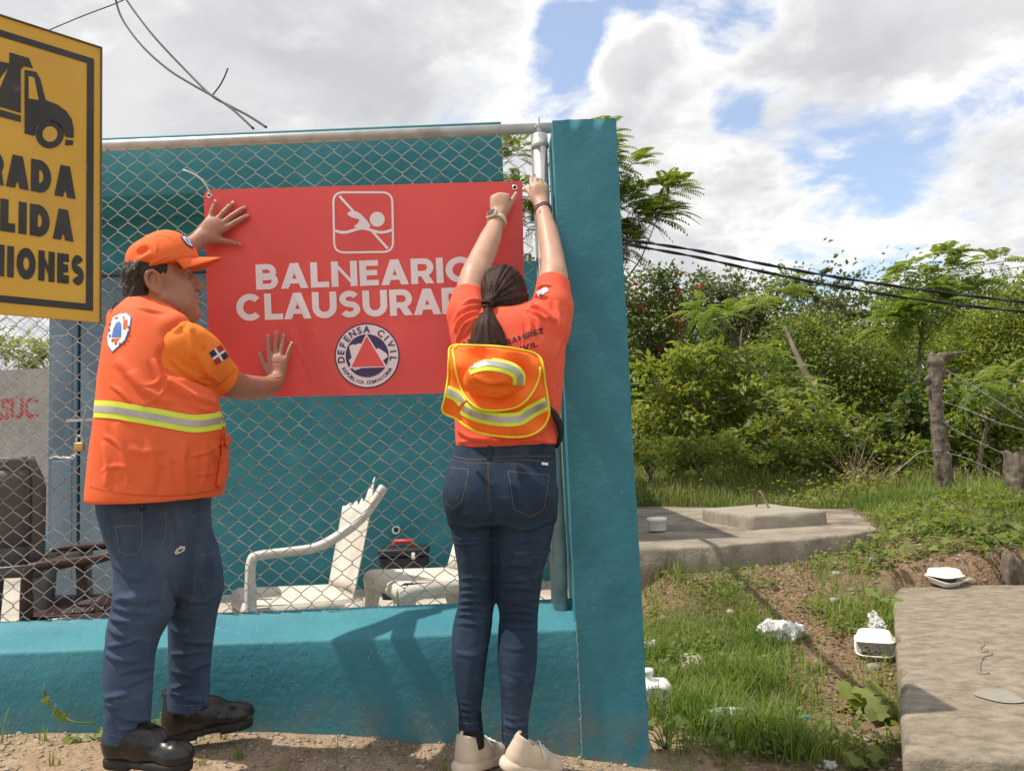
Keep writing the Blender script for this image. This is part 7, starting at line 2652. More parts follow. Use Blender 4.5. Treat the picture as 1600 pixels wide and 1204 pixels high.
def limb_mesh(mb, base, tips, r0, rng):
    """a trunk that forks into a few limbs, each splitting towards the clumps"""
    base = Vector(base)
    cen = sum((Vector(t) for t in tips), Vector((0, 0, 0))) / len(tips)
    fork = base.lerp(cen, .45) + Vector((rng.uniform(-.08, .08), rng.uniform(-.08, .08), 0))
    top = base.lerp(cen, .85) + Vector((rng.uniform(-.15, .15), rng.uniform(-.15, .15), 0))
    mb.tube([base - Vector((0, 0, .15)), base.lerp(fork, .5) + Vector((rng.uniform(-.08, .08), 0, 0)), fork, fork.lerp(top, .5) + Vector((rng.uniform(-.06, .06), 0, 0)), top], [r0 * 1.15, r0 * .9, r0 * .75, r0 * .5, r0 * .2], 8)
    for t in tips:
        t = Vector(t); s = fork.lerp(top, rng.uniform(0, .8))
        mid = s.lerp(t, .5) + Vector((rng.uniform(-.12, .12), rng.uniform(-.12, .12), rng.uniform(-.05, .2)))
        mb.tube([s, mid, s.lerp(t, .92)], [r0 * .30, r0 * .18, r0 * .05], 5)


def grow(name, label, cat, root_px, Y, blobs, kind, dens=1.0, leaf=.075, aspect=.5, pinn=False, trunk=.06, group=None, extra=None, tight=.22, pairs=9, up=.6, droop=.25, fl=.22):
    """a tree or bush: trunk with limbs, a crown of leaves round the given clumps (photo px, radii in px)"""
    b = at(root_px[0], root_px[1], Y)
    zg = gnear(b.x, Y)
    base = Vector((b.x, Y, zg if zg < b.z + 1.2 else b.z))
    t = thing(name, label, cat, base, 0, group)
    rng = np.random.default_rng(abs(hash((round(root_px[0]), round(Y * 10), kind))) % 10000 if False else int(root_px[0] * 7 + Y * 131))
    Vs, Fs, k = [], [], 0
    tips = []
    for px, py, rx, ry in blobs:
        yy = Y + rng.uniform(-.3, .3) * rx * Y / FPX * 2
        area = rx * ry * 3.14
        lp = (leaf * FPX / Y) ** 2 * aspect * .5
        if pinn:
            n = max(8, int(dens * 1.9 * area / ((leaf * FPX / Y) ** 2 * .22)))
            P, out, C = blob_points(px, py, rx * .72, ry * .72, yy, n, rng, clumps=max(4, n // 7), tight=.30)
            V, F = fronds(P, leaf, pairs, rng, fl, out * np.array([1, 1, .5]))
        else:
            n = int(dens * 4.6 * area / lp)
            P, out, C = blob_points(px, py, rx * 1.08, ry * 1.1, yy, n, rng, tight=tight)
            V, F = leaves(P, leaf, aspect, up, droop, rng, out)
        Vs.append(V); Fs.append(F + k); k += len(V)
        tips.append(at(px, py, yy))
        if not pinn and len(C) > 1: tips.append(Vector(tuple(C[0])))
    me = np_mesh('crown', np.concatenate(Vs), np.concatenate(Fs), False)
    o = link('crown', me, LM[kind], t); o['kind'] = 'stuff'
    if trunk:
        mb = MB(); rr = random.Random(int(root_px[0]))
        limb_mesh(mb, base, tips, trunk, rr)
        mb.build('trunk', mat_bark, t)
    if extra:
        ek, en, es, sub = extra
        Vs, Fs, k = [], [], 0
        for q in range(en):
            px, py, rx, ry = blobs[rng.integers(0, len(blobs))]
            c = at(px + rng.uniform(-.8, .8) * rx, py + rng.uniform(-.9, .6) * ry, Y - rx * Y / FPX * rng.uniform(.5, .95))
            P = np.array(c)[None, :] + rng.normal(size=(sub, 3)) * es * .55
            V, F = leaves(P, es, .6, .3, 0, rng)
            Vs.append(V); Fs.append(F + k); k += len(V)
        e_ = link('blossom' if ek == 'red' else 'leaf', np_mesh('blossom', np.concatenate(Vs), np.concatenate(Fs)), LM[ek], t); e_['kind'] = 'stuff'
    return t


TG = 'trees and bushes beyond the grass'
grow('feathery_tree', 'tall feathery leaved tree rising behind the teal pillar', 'tree', (905, 700), 9.0,
     [(985, 262, 18, 18), (1000, 305, 26, 20), (1046, 302, 26, 17), (1010, 340, 42, 18), (1040, 330, 22, 14), (985, 382, 24, 18), (975, 330, 20, 40), (806, 240, 18, 28), (815, 300, 22, 34), (822, 350, 20, 40), (826, 430, 18, 30), (920, 250, 40, 60), (915, 380, 40, 60)], 'mid', 5.0, .27, pinn=True, trunk=.05, fl=.28)
grow('flowering_tree', 'dark tree dotted with red blossoms nearest the pillar', 'tree', (1030, 690), 15.0,
     [(1003, 462, 34, 40), (1060, 445, 42, 26), (1030, 500, 52, 40), (985, 520, 24, 60), (1000, 570, 40, 50), (1070, 520, 40, 46), (1085, 590, 40, 40), (985, 610, 24, 50)], 'dark', .8, .10, .5, trunk=.10, extra=('red', 20, .10, 9))
grow('round_crowned_tree', 'grey green round crowned tree under the cables', 'tree', (1165, 690), 18.0,
     [(1130, 447, 46, 26), (1172, 466, 40, 34), (1100, 470, 36, 30), (1190, 500, 40, 40), (1140, 500, 50, 36), (1230, 455, 30, 26)], 'grey', .8, .11, .5, trunk=.12, tight=.16)
grow('bare_topped_tree', 'thin crowned tree with visible grey twigs below the cables', 'tree', (1285, 690), 16.5,
     [(1268, 432, 34, 12), (1296, 458, 34, 20), (1250, 448, 24, 14), (1322, 440, 20, 10), (1290, 490, 40, 26), (1330, 480, 26, 20)], 'grey', .45, .10, .5, trunk=.09, tight=.11)
grow('feathery_sapling', 'slim sapling with arching feathery leaves before the flowering tree', 'tree', (1146, 690), 11.5,
     [(1105, 480, 30, 13), (1090, 492, 18, 16), (1140, 496, 34, 16), (1172, 480, 22, 16), (1205, 462, 28, 20), (1226, 440, 16, 12)], 'fresh', 2.4, .34, pinn=True, trunk=.04, fl=.26)
grow('big_leaved_tree', 'tree with large drooping leaves standing above the cables at right', 'tree', (1405, 690), 12.0,
     [(1466, 405, 26, 14), (1425, 424, 26, 13), (1486, 428, 30, 18), (1448, 446, 34, 18), (1400, 446, 20, 9), (1553, 408, 24, 11), (1536, 434, 24, 14), (1510, 446, 22, 12), (1430, 486, 40, 26), (1470, 476, 40, 24), (1395, 505, 34, 22)], 'fresh', 3.8, .34, pinn=True, trunk=.038, pairs=7, fl=.38)
grow('pale_tree', 'pale green spreading tree mass furthest right', 'tree', (1570, 690), 20.0,
     [(1510, 520, 46, 30), (1570, 498, 46, 34), (1540, 560, 56, 40), (1600, 545, 46, 44), (1602, 448, 26, 20), (1640, 500, 50, 60), (1590, 470, 30, 20), (1480, 540, 40, 30)], 'light', .8, .12, .5, trunk=.12)
grow('mango_like_tree', 'dense broad tree behind the leaning trunk', 'tree', (1310, 690), 14.0,
     [(1240, 540, 40, 40), (1292, 545, 46, 40), (1345, 560, 46, 50), (1225, 590, 46, 36), (1290, 610, 60, 40), (1360, 620, 46, 46), (1405, 560, 34, 50), (1420, 610, 30, 40)], 'mid', .8, .10, .5, trunk=.10, extra=('yellow', 12, .08, 3))
grow('leafy_bush', 'tall sunlit bush with drooping pale leaves beside the pillar', 'bush', (1060, 712), 11.0,
     [(1038, 590, 50, 40), (1090, 580, 46, 36), (1125, 570, 40, 30), (1012, 640, 36, 40), (1060, 640, 56, 44), (1110, 630, 50, 44), (1150, 610, 36, 40)], 'light', .8, .14, .42, trunk=.05, droop=.7, tight=.16)
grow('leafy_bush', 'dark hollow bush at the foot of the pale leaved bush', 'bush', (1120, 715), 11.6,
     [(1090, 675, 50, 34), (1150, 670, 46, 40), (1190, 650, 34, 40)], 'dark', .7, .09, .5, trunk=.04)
grow('leafy_bush', 'fresh green bush with feathery sprays right of the sapling', 'bush', (1225, 705), 10.8,
     [(1185, 560, 26, 16), (1215, 545, 30, 18), (1205, 580, 34, 22), (1240, 600, 36, 24), (1195, 610, 30, 20)], 'fresh', 2.0, .30, pinn=True, trunk=.04, fl=.28)
rb = [('leafy_bush', 'low glossy bush between the pale bush and the white bag', (1200, 712), 10.2, [(1180, 690, 36, 28), (1220, 680, 40, 36), (1205, 640, 34, 30)], 'mid'),
      ('leafy_bush', 'yellow tipped bush behind the far white bag', (1265, 712), 9.8, [(1250, 690, 34, 28), (1285, 680, 34, 34), (1262, 640, 36, 30)], 'light'),
      ('leafy_bush', 'shaggy bush left of the dry brown twigs', (1320, 715), 9.4, [(1312, 700, 30, 30), (1335, 670, 34, 36), (1300, 650, 34, 30)], 'mid'),
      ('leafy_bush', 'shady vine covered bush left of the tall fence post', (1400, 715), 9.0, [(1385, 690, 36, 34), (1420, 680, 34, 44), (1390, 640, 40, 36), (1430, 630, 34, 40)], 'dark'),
      ('leafy_bush', 'broad leaved thicket directly behind the tall fence post', (1480, 715), 8.6, [(1455, 680, 36, 44), (1495, 690, 36, 40), (1470, 620, 40, 40), (1510, 640, 36, 40)], 'mid'),
      ('leafy_bush', 'thicket between the tall post and the short thick post', (1545, 720), 8.4, [(1535, 700, 34, 34), (1570, 680, 36, 50), (1540, 640, 40, 40), (1580, 620, 40, 40)], 'mid'),
      ('leafy_bush', 'thicket at the right edge behind the short thick post', (1625, 720), 8.6, [(1610, 690, 40, 44), (1640, 640, 46, 60), (1600, 610, 40, 40), (1680, 680, 50, 60)], 'mid'),
      ('leafy_bush', 'low weedy bush right beside the pillar in the far grass', (1010, 720), 9.0, [(1000, 705, 24, 18), (1030, 712, 24, 14)], 'light')]
for nm, lb, rt, Y, bl_, kd in rb:
    grow(nm, lb, 'bush', rt, Y, bl_, kd, .6, .105, .55, tight=.17, trunk=.03, group='bushes along the edge of the grass', extra=('yellow', 6, .06, 3))
grow('feathery_bush', 'bright feathery bush leaning over the barbed wire', 'bush', (1540, 690), 7.9,
     [(1555, 590, 34, 18), (1585, 610, 30, 18), (1525, 600, 24, 14), (1505, 640, 26, 14)], 'fresh', 2.0, .30, pinn=True, trunk=.03, fl=.28)
grow('garden_tree', 'distant green tree over the grey lettered wall at left', 'tree', (20, 720), 16.0,
     [(30, 552, 46, 18), (-30, 545, 50, 26), (70, 560, 30, 20), (-90, 530, 60, 40)], 'light', .8, .12, .5, trunk=.08)
for i, (px, kd) in enumerate(((985, 'mid'), (1045, 'light'), (1095, 'mid'), (1150, 'light'), (1205, 'mid'), (1262, 'light'), (1315, 'light'), (1372, 'mid'), (1430, 'light'), (1490, 'mid'), (1545, 'light'), (1600, 'mid'), (1655, 'mid'))):
    lb = ('pillar edge', 'pale leaved bush', 'dark hollow', 'sapling', 'glossy bush', 'far white bag', 'shaggy bush', 'dry twigs', 'vine covered bush', 'tall fence post', 'barbed wire', 'short thick post', 'right edge of the view')[i]
    grow('shrub', 'low leafy shrub in the rough grass near the ' + lb, 'shrub', (px, 730), 9.6 - .7 * (px > 1350) + .25 * math.sin(i * 2.1), [(px - 14, 704, 26, 18), (px + 16, 700, 26, 22), (px, 722, 34, 14)], kd, .55, .075, .6, trunk=.015, group='shrubs in the rough grass')
# the wood behind reads as one dark mass
rng_ = np.random.default_rng(77)
Vs, Fs, k = [], [], 0
for i in range(46):
    px = 960 + i * 18; py = 560 + 40 * math.sin(i * 1.7) - (25 if px > 1200 else 0)
    n = 900
    P, out, C = blob_points(px, py, 60, 60 + 16 * math.sin(i), 24 + 2 * math.sin(i * 2.3), n, rng_, tight=.3)
    V, F = leaves(P, .17, .55, .5, .2, rng_, out); Vs.append(V); Fs.append(F + k); k += len(V)
    P, out, C = blob_points(px, 660, 60, 50, 24, n, rng_, tight=.3)
    V, F = leaves(P, .17, .55, .5, .2, rng_, out); Vs.append(V); Fs.append(F + k); k += len(V)
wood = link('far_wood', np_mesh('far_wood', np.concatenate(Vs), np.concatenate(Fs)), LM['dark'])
tag(wood, 'dark wood closing the view behind the bushes', 'wood', kind='stuff')
# leaning trunk
mb = MB(); mb.tube(bez([tuple(at(1300, 668, 13.0)), tuple(at(1284, 630, 13.0)), tuple(at(1262, 590, 13.2)), tuple(at(1244, 552, 13.4)), tuple(at(1226, 510, 13.8))], 6), [.10 - .003 * i for i in range(25)], 8)
mb.tube(bez([tuple(at(1288, 640, 13.0)), tuple(at(1262, 622, 12.6)), tuple(at(1235, 612, 12.4))], 5), .022, 6)
tag(mb.build('leaning_trunk', mat_bark), 'bare leaning tree trunk among the bushes', 'trunk')
# dry twigs
mb = MB(); rr = random.Random(4); b0 = at(1352, 740, 8.6)
for i in range(46):
    a = rr.uniform(-1.1, 1.1); l = rr.uniform(.25, .6)
    p = b0 + Vector((rr.uniform(-.22, .22), rr.uniform(-.2, .2), -.1))
    q = p + Vector((math.sin(a) * l, rr.uniform(-.15, .15), math.cos(a) * l))
    mb.tube([p, p.lerp(q, .5) + Vector((rr.uniform(-.04, .04), 0, 0)), q], [.006, .004, .0015], 4, cap=False)
tw_ = mb.build('dry_twigs', pmat('dry_twig', (0.24, 0.15, 0.09), (0.36, 0.25, 0.16), 20, .9))
tag(tw_, 'tangle of dry reddish brown twigs at the edge of the bushes', 'twigs', kind='stuff')


# ------------------------------------------------------------------ grass
def blades(X, Y, h, w, lean=.55, rng=RNG, zoff=0.0):
    n = len(X)
    Z = gz(X, Y) - .005 + zoff
    A = rng.uniform(0, 2 * math.pi, n)
    H = h * rng.uniform(.5, 1.25, n)
    ln = lean * rng.uniform(.2, 1.3, n)
    dx, dy = np.cos(A), np.sin(A)
    sx, sy = -dy, dx
    rows = []
    for t, wf in ((0, 1.0), (.45, .8), (.8, .45), (1.0, .04)):
        off = ln * H * t * t
        z = Z + H * t * (1 - .30 * ln * t)
        cx = X + dx * off; cy = Y + dy * off
        ww = w * wf * .5 * (H / np.mean(H)) ** .3
        rows.append(np.stack([cx - sx * ww, cy - sy * ww, z], 1)); rows.append(np.stack([cx + sx * ww, cy + sy * ww, z], 1))
    V = np.stack(rows, 1).reshape(-1, 3)
    b = (np.arange(n) * 8)[:, None]
    F = np.concatenate([b + np.array([[0, 1, 3, 2]]), b + np.array([[2, 3, 5, 4]]), b + np.array([[4, 5, 7, 6]])])
    return V, F


def scatter(n, x0, x1, y0, y1, fn, rng):
    X = rng.uniform(x0, x1, n * 4); Y = rng.uniform(y0, y1, n * 4)
    keep = rng.uniform(0, 1, n * 4) < fn(X, Y)
    return X[keep][:n], Y[keep][:n]


def no_slab(X, Y):
    """outside platform and slab"""
    m = np.ones_like(X, bool)
    for poly in (pz, [(p.x, p.y) for p in SLABQ]):
        P = [Vector(p) for p in poly]
        ins = np.zeros_like(X, bool)
        j = len(P) - 1
        for i in range(len(P)):
            xi, yi, xj, yj = P[i].x, P[i].y, P[j].x, P[j].y
            c = ((yi > Y) != (yj > Y)) & (X < (xj - xi) * (Y - yi) / (yj - yi + 1e-12) + xi)
            ins ^= c; j = i
        m &= ~ins
    return m


rg = np.random.default_rng(5)
X, Y = scatter(68000, .49, 4.2, 2.0, 7.2, lambda x, y: grassiness(x, y) ** 1.3 * np.clip(.25 + 1.6 * (fbm(x * 4, y * 4, 0, 44, 3) - .3), 0, 1), rg)
k = no_slab(X, Y); X, Y = X[k], Y[k]
hh = .05 + .13 * np.clip(fbm(X * 2.2, Y * 2.2, 0, 33, 3) - .28, 0, 1) * 2
V, F = blades(X, Y, hh, .0055, .75, rg)
tag(link('grass', np_mesh('grass', V, F), LM['grass']), 'green tufted grass on the sloping ground right of the pillar', 'grass', kind='stuff')
X, Y = scatter(9000, .50, 4.2, 2.0, 7.2, lambda x, y: np.clip(.15 + grassiness(x, y) * .6, 0, 1) * .7, rg)
k = no_slab(X, Y); X, Y = X[k], Y[k]
V, F = blades(X, Y, .075, .0035, .95, rg)
tag(link('dry_grass', np_mesh('dry_grass', V, F), LM['dry']), 'thin straw coloured grass stalks among the green grass', 'grass', kind='stuff')
X, Y = scatter(52000, .5, 10.5, 6.8, 13.5, lambda x, y: np.clip((y - 6.8) / .8, 0, 1) * np.clip(.35 + 1.3 * (fbm(x * 1.6, y * 1.6, 0, 48, 3) - .25), 0, 1) * (x < y * .9), rg)
k = no_slab(X, Y); X, Y = X[k], Y[k]
s_ = rg.uniform(0, 1, len(X)) < .62
hh = (.12 + .22 * np.clip(fbm(X * 1.2, Y * 1.2, 0, 35, 3) - .3, 0, 1) * 1.5)
V, F = blades(X[s_], Y[s_], hh[s_], .010, .5, rg)
tag(link('meadow_grass', np_mesh('meadow_grass', V, F), LM['grass']), 'tall rough grass between the platform and the bushes', 'grass', kind='stuff')
V, F = blades(X[~s_], Y[~s_], hh[~s_] * 1.25, .006, .45, rg)
tag(link('meadow_straw', np_mesh('meadow_straw', V, F), LM['dry']), 'straw coloured stalks mixed in the rough grass', 'grass', kind='stuff')
# leaf weeds low in the meadow and near ground
def weeds(n, x0, x1, y0, y1, fn, size, h, mat, name, label):
    X, Y = scatter(n, x0, x1, y0, y1, fn, rg); k = no_slab(X, Y); X, Y = X[k], Y[k]
    m = 9
    P = np.repeat(np.stack([X, Y, gz(X, Y)], 1), m, axis=0)
    P = P + rg.normal(size=P.shape) * np.array([h * .5, h * .5, 0]); P[:, 2] += np.abs(rg.normal(size=len(P))) * h * .6 + .01
    V, F = leaves(P, size, .65, 1.2, .1, rg)
    tag(link(name, np_mesh(name, V, F), LM[mat]), label, 'weeds', kind='stuff')


weeds(1500, .6, 9.5, 7.0, 12.5, lambda x, y: np.clip(fbm(x * 1.3, y * 1.3, 0, 88, 3) * 2.6 - 1.0, 0, 1) * (x < y * .9), .055, .22, 'light', 'meadow_weeds', 'leafy light green weeds scattered through the rough grass')
weeds(900, .6, 4.0, 2.2, 6.6, lambda x, y: np.clip(fbm(x * 2.3, y * 2.3, 0, 99, 3) * 3 - 1.35, 0, 1), .035, .06, 'fresh', 'ground_weeds', 'small leafy weeds on the ground left of the large slab')
weeds(160, 2.2, 4.2, 4.2, 6.4, lambda x, y: np.clip(fbm(x * 2.0, y * 2.0, 0, 101, 3) * 3 - 1.3, 0, 1), .06, .12, 'mid', 'bank_weeds', 'leafy weeds growing on the earth bank')
# litter
def litter(n, x0, x1, y0, y1, fn, size, name, label, rng=rg):
    X, Y = scatter(n, x0, x1, y0, y1, fn, rng); k = no_slab(X, Y); X, Y = X[k], Y[k]
    P = np.stack([X, Y, gz(X, Y) + .006], 1)
    V, F = leaves(P, size, .45, 2.5, .0, rng)
    tag(link(name, np_mesh(name, V, F), LM['litter']), label, 'litter', kind='stuff')


litter(7000, .6, 4.4, 2.2, 7.0, lambda x, y: np.clip(1.1 - grassiness(x, y), 0, 1) * np.clip(fbm(x * 3, y * 3, 0, 54, 3) * 2.4 - .7, 0, 1), .028, 'leaf_litter', 'dry brown leaf litter on the bare soil')
litter(900, -2.2, .6, 1.6, 2.66, lambda x, y: np.clip(fbm(x * 3, y * 3, 0, 55, 3) * 2 - .7, 0, 1), .016, 'leaf_litter', 'small dry leaf bits on the gravel before the wall')


# ------------------------------------------------------------------ stones
def stone_arrays(C, r, rng):
    """faceted pebbles: each an icosahedron-like blob of 20 triangles"""
    t = (1 + 5 ** .5) / 2
    B = np.array([(-1, t, 0), (1, t, 0), (-1, -t, 0), (1, -t, 0), (0, -1, t), (0, 1, t), (0, -1, -t), (0, 1, -t), (t, 0, -1), (t, 0, 1), (-t, 0, -1), (-t, 0, 1)], float)
    B /= np.linalg.norm(B[0])
    FI = np.array([(0, 11, 5), (0, 5, 1), (0, 1, 7), (0, 7, 10), (0, 10, 11), (1, 5, 9), (5, 11, 4), (11, 10, 2), (10, 7, 6), (7, 1, 8), (3, 9, 4), (3, 4, 2), (3, 2, 6), (3, 6, 8), (3, 8, 9), (4, 9, 5), (2, 4, 11), (6, 2, 10), (8, 6, 7), (9, 8, 1)])
    n = len(C)
    S3 = np.stack([rng.uniform(.7, 1.35, n), rng.uniform(.7, 1.2, n), rng.uniform(.4, .8, n)], 1) * r[:, None]
    a = rng.uniform(0, 6.28, n)
    V = B[None] * (1 + rng.normal(size=(n, 12, 1)) * .13) * S3[:, None, :]
    x = V[..., 0] * np.cos(a)[:, None] - V[..., 1] * np.sin(a)[:, None]; y = V[..., 0] * np.sin(a)[:, None] + V[..., 1] * np.cos(a)[:, None]
    V = np.stack([x, y, V[..., 2]], -1) + C[:, None, :]
    F = (np.arange(n) * 12)[:, None, None] + FI[None]
    return V.reshape(-1, 3), F.reshape(-1, 3)


mat_peb = pmat('pebbles', (0.22, 0.19, 0.16), (0.42, 0.36, 0.29), 5, .9, .4, 80, per_leaf=[(0.16, 0.15, 0.14), (0.30, 0.26, 0.21), (0.42, 0.34, 0.25), (0.50, 0.45, 0.38)])
X, Y = scatter(5200, -2.4, .62, 1.4, 2.72, lambda x, y: np.clip(fbm(x * 2.5, y * 2.5, 0, 64, 3) * 2.2 - .45, .08, 1), rg)
r_ = .003 + .007 * rg.uniform(0, 1, len(X)) ** 2.5
V, F = stone_arrays(np.stack([X, Y, gz(X, Y) + r_ * .25], 1), r_, rg)
tag(link('gravel', np_mesh('gravel', V, F, True), mat_peb), 'loose gravel on the ground in front of the low wall', 'gravel', kind='stuff')
X, Y = scatter(2600, .6, 4.2, 2.2, 6.4, lambda x, y: np.clip(1 - grassiness(x, y), 0, 1) * np.clip(fbm(x * 2.5, y * 2.5, 0, 65, 3) * 2.2 - .5, 0, 1), rg)
k = no_slab(X, Y); X, Y = X[k], Y[k]
r_ = .004 + .014 * rg.uniform(0, 1, len(X)) ** 3
V, F = stone_arrays(np.stack([X, Y, gz(X, Y) + r_ * .25], 1), r_, rg)
tag(link('pebbles', np_mesh('pebbles', V, F, True), mat_peb), 'pebbles on the bare soil right of the pillar', 'gravel', kind='stuff')


def rock(label, px, py, w_px, hfrac, mat, seed, Yg=None):
    # where the ray meets the ground
    d = dir_px(px, py); t = 1.0
    for i in range(4000):
        p = CAM + d * (t / d.y)
        if p.z < gnear(p.x, p.y): break
        t += .004
    r = w_px / 2 * p.y / FPX
    S = Solid((p.x - r * 1.4, p.y - r * 1.4, p.z - r), (p.x + r * 1.4, p.y + r * 1.4, p.z + r * 1.3), r / 9)
    rr = np.random.default_rng(seed)
    c = np.array((p.x, p.y + r * .3, p.z + r * hfrac * .3))
    S.ell(c, (r * .85, r * .7, r * hfrac), 0)
    for i in range(5):
        S.ell(c + rr.normal(size=3) * r * np.array((.4, .35, .15)), np.array((.55, .5, .42 * hfrac * 1.4)) * r * rr.uniform(.7, 1.1), r * .12)
    for i in range(6):
        n = rr.normal(size=3); n /= np.linalg.norm(n); n[2] = abs(n[2]) * .8
        S.plane(c + n * r * np.array((.8, .7, hfrac)) * rr.uniform(.75, .95), n, r * .1)
    V, Q = S.surface(1); N = vnormals(V, Q)
    V = V + N * (r * .10 * (fbm(V[:, 0] * 3 / r, V[:, 1] * 3 / r, V[:, 2] * 3 / r, seed, 3) - .5))[:, None]
    o = solid_obj('rock', V, Q, mat, None)
    return tag(o, label, 'rock', 'loose rocks on the ground')


mat_rock = pmat('pale_rock', (0.34, 0.28, 0.21), (0.48, 0.41, 0.32), 14, .9, .7, 60, bdist=.006)
mat_rock2 = pmat('grey_rock', (0.22, 0.19, 0.16), (0.34, 0.30, 0.25), 14, .9, .7, 60, bdist=.006)
mat_rock3 = pmat('reddish_rock', (0.34, 0.19, 0.11), (0.42, 0.27, 0.17), 14, .9, .6, 60)
for lb, x, y, w, h, m in (('large pale boulder half buried in grass near the pillar', 1092, 1048, 80, .42, mat_rock), ('smooth oval stone at the head of the bare path', 1141, 960, 20, .6, mat_rock), ('small tan stone on the path below the oval stone', 1154, 976, 11, .5, mat_rock),
                          ('reddish stone beside shredded litter near the slab corner', 1297, 918, 16, .7, mat_rock3), ('pale stone among grass below the platform\'s right end', 1308, 898, 18, .5, mat_rock), ('rough stone cluster by the large slab\'s left edge', 1366, 1046, 30, .6, mat_rock2),
                          ('grey stone right of the reaching person\'s shoes', 866, 1184, 14, .6, mat_rock2), ('dark grey stone on gravel left of the reaching person', 662, 1152, 14, .6, mat_rock2), ('flat grey stone on gravel midway between both people', 535, 1152, 13, .5, mat_rock2),
                          ('small pale stone between the two black boots', 284, 1168, 12, .6, mat_rock), ('flat whitish stone on gravel at far left', 30, 1146, 24, .35, mat_rock), ('round grey stone beside the far boot', 400, 1148, 10, .6, mat_rock2),
                          ('tan rock lying right of the white box behind the slab', 1518, 908, 20, .55, mat_rock)):
    rock(lb, x, y, w, h, m, int(x))
# ------------------------------------------------------------------ old fence posts, roots and barbed wire
mat_post = pmat('weathered_wood', (0.09, 0.07, 0.052), (0.25, 0.205, 0.16), 13, .95, 1.0, 35, stretch=(1, 1, .22), bdist=.012, c3=(0.08, 0.055, 0.04), c3scale=5, c3w=(.5, .7))


def gnarled(name, path, rs, parent=None, mat=None, seed=0, knobs=(), cut=None):
    P = [np.array(tuple(p)) for p in path]
    lo = np.min(P, 0) - .3; hi = np.max(P, 0) + .3
    S = Solid(lo, hi, .009)
    S.chain(P, rs, .03, sub=4)
    for c, r in knobs: S.ell(np.array(tuple(c)), r, .03)
    if cut is not None: S.plane((0, 0, cut), (.15, .1, 1))
    V, Q = S.surface(1); N = vnormals(V, Q)
    V = V + N * (.050 * np.minimum(0, fbm(V[:, 0] * 26, V[:, 1] * 26, V[:, 2] * 3.5, seed, 4) - .5) + .035 * (fbm(V[:, 0] * 14, V[:, 1] * 14, V[:, 2] * 16, seed + 8, 3) - .5) + .02 * (fbm(V[:, 0] * 7, V[:, 1] * 7, V[:, 2] * 7, seed + 3, 2) - .5))[:, None]
    return solid_obj(name, V, Q, mat or mat_post, parent)


Y1 = 6.9
p1 = thing('fence_post', 'tall weathered tree trunk post with gnarled broken top', 'post', at(1481, 805, Y1))
gnarled('trunk', [at(1483, 815, Y1), at(1478, 770, Y1), at(1470, 700, Y1), at(1463, 640, Y1), at(1460, 595, Y1), at(1464, 570, Y1), at(1471, 556, Y1)], [.085, .078, .068, .062, .060, .062, .045], p1, seed=3,
        knobs=[(at(1450, 592, Y1), (.045, .04, .04)), (at(1464, 566, Y1), (.085, .07, .055)), (at(1474, 557, Y1), (.065, .05, .035)), (at(1450, 612, Y1 - .02), (.025, .03, .05)), (at(1456, 556, Y1), (.03, .03, .04))])
gnarled('broken_branch', [at(1470, 560, Y1), at(1488, 553, Y1), at(1507, 549, Y1)], [.030, .020, .010], p1, seed=5)
gnarled('broken_branch', [at(1472, 590, Y1), at(1484, 580, Y1), at(1500, 574, Y1)], [.022, .016, .008], p1, seed=6)
Y2 = 6.5
p2 = thing('fence_post', 'short thick sawn post with wire round it at right edge', 'post', at(1588, 800, Y2))
gnarled('trunk', [at(1592, 812, Y2), at(1588, 780, Y2), at(1592, 745, Y2), at(1590, 706, Y2)], [.075, .070, .105, .108], p2, seed=9, knobs=[(at(1598, 722, Y2), (.11, .1, .09))], cut=at(1590, 706, Y2).z + .15 * at(1590, 706, Y2).x + .1 * Y2)
gnarled('splinter', [at(1584, 705, Y2), at(1584, 697, Y2)], [.012, .005], p2, seed=2)
root = thing('tree_root', 'exposed twisted roots spilling down the earth bank', 'root', at(1530, 860, 5.4))
for path, rs in (([(1590, 800, 6.2), (1570, 808, 5.9), (1548, 822, 5.7), (1528, 838, 5.5), (1521, 860, 5.35), (1526, 880, 5.2)], [.045, .05, .042, .04, .035, .02]), ([(1598, 812, 6.0), (1575, 828, 5.7), (1556, 842, 5.5), (1545, 858, 5.35)], [.04, .04, .03, .015]), ([(1521, 860, 5.3), (1512, 872, 5.2), (1520, 890, 5.1)], [.03, .028, .012]), ([(1560, 840, 5.5), (1552, 862, 5.3), (1540, 884, 5.15)], [.03, .022, .010])):
    gnarled('root', [at(*p) for p in path], rs, root, seed=int(path[0][0]))
sp_ = thing('tree_stump', 'small split stump behind the large slab at right edge', 'stump', at(1576, 912, 4.9))
gnarled('stump', [at(1577, 916, 4.9), at(1577, 893, 4.9), at(1574, 868, 4.9)], [.045, .042, .034], sp_, seed=12)
gnarled('stump', [at(1592, 912, 4.92), at(1590, 888, 4.92), at(1588, 874, 4.92)], [.03, .026, .014], sp_, seed=13)
gnarled('twig_stub', [at(1399, 838, 6.0), at(1396, 822, 6.0), at(1401, 808, 6.0)], [.035, .032, .018], None, seed=14)
tag(bpy.data.objects['twig_stub'], 'small dead stub standing at the platform\'s right end', 'stub')
mat_barb = pmat('barbed_wire', (0.34, 0.31, 0.28), (0.48, 0.45, 0.42), 20, .5, metal=.5)
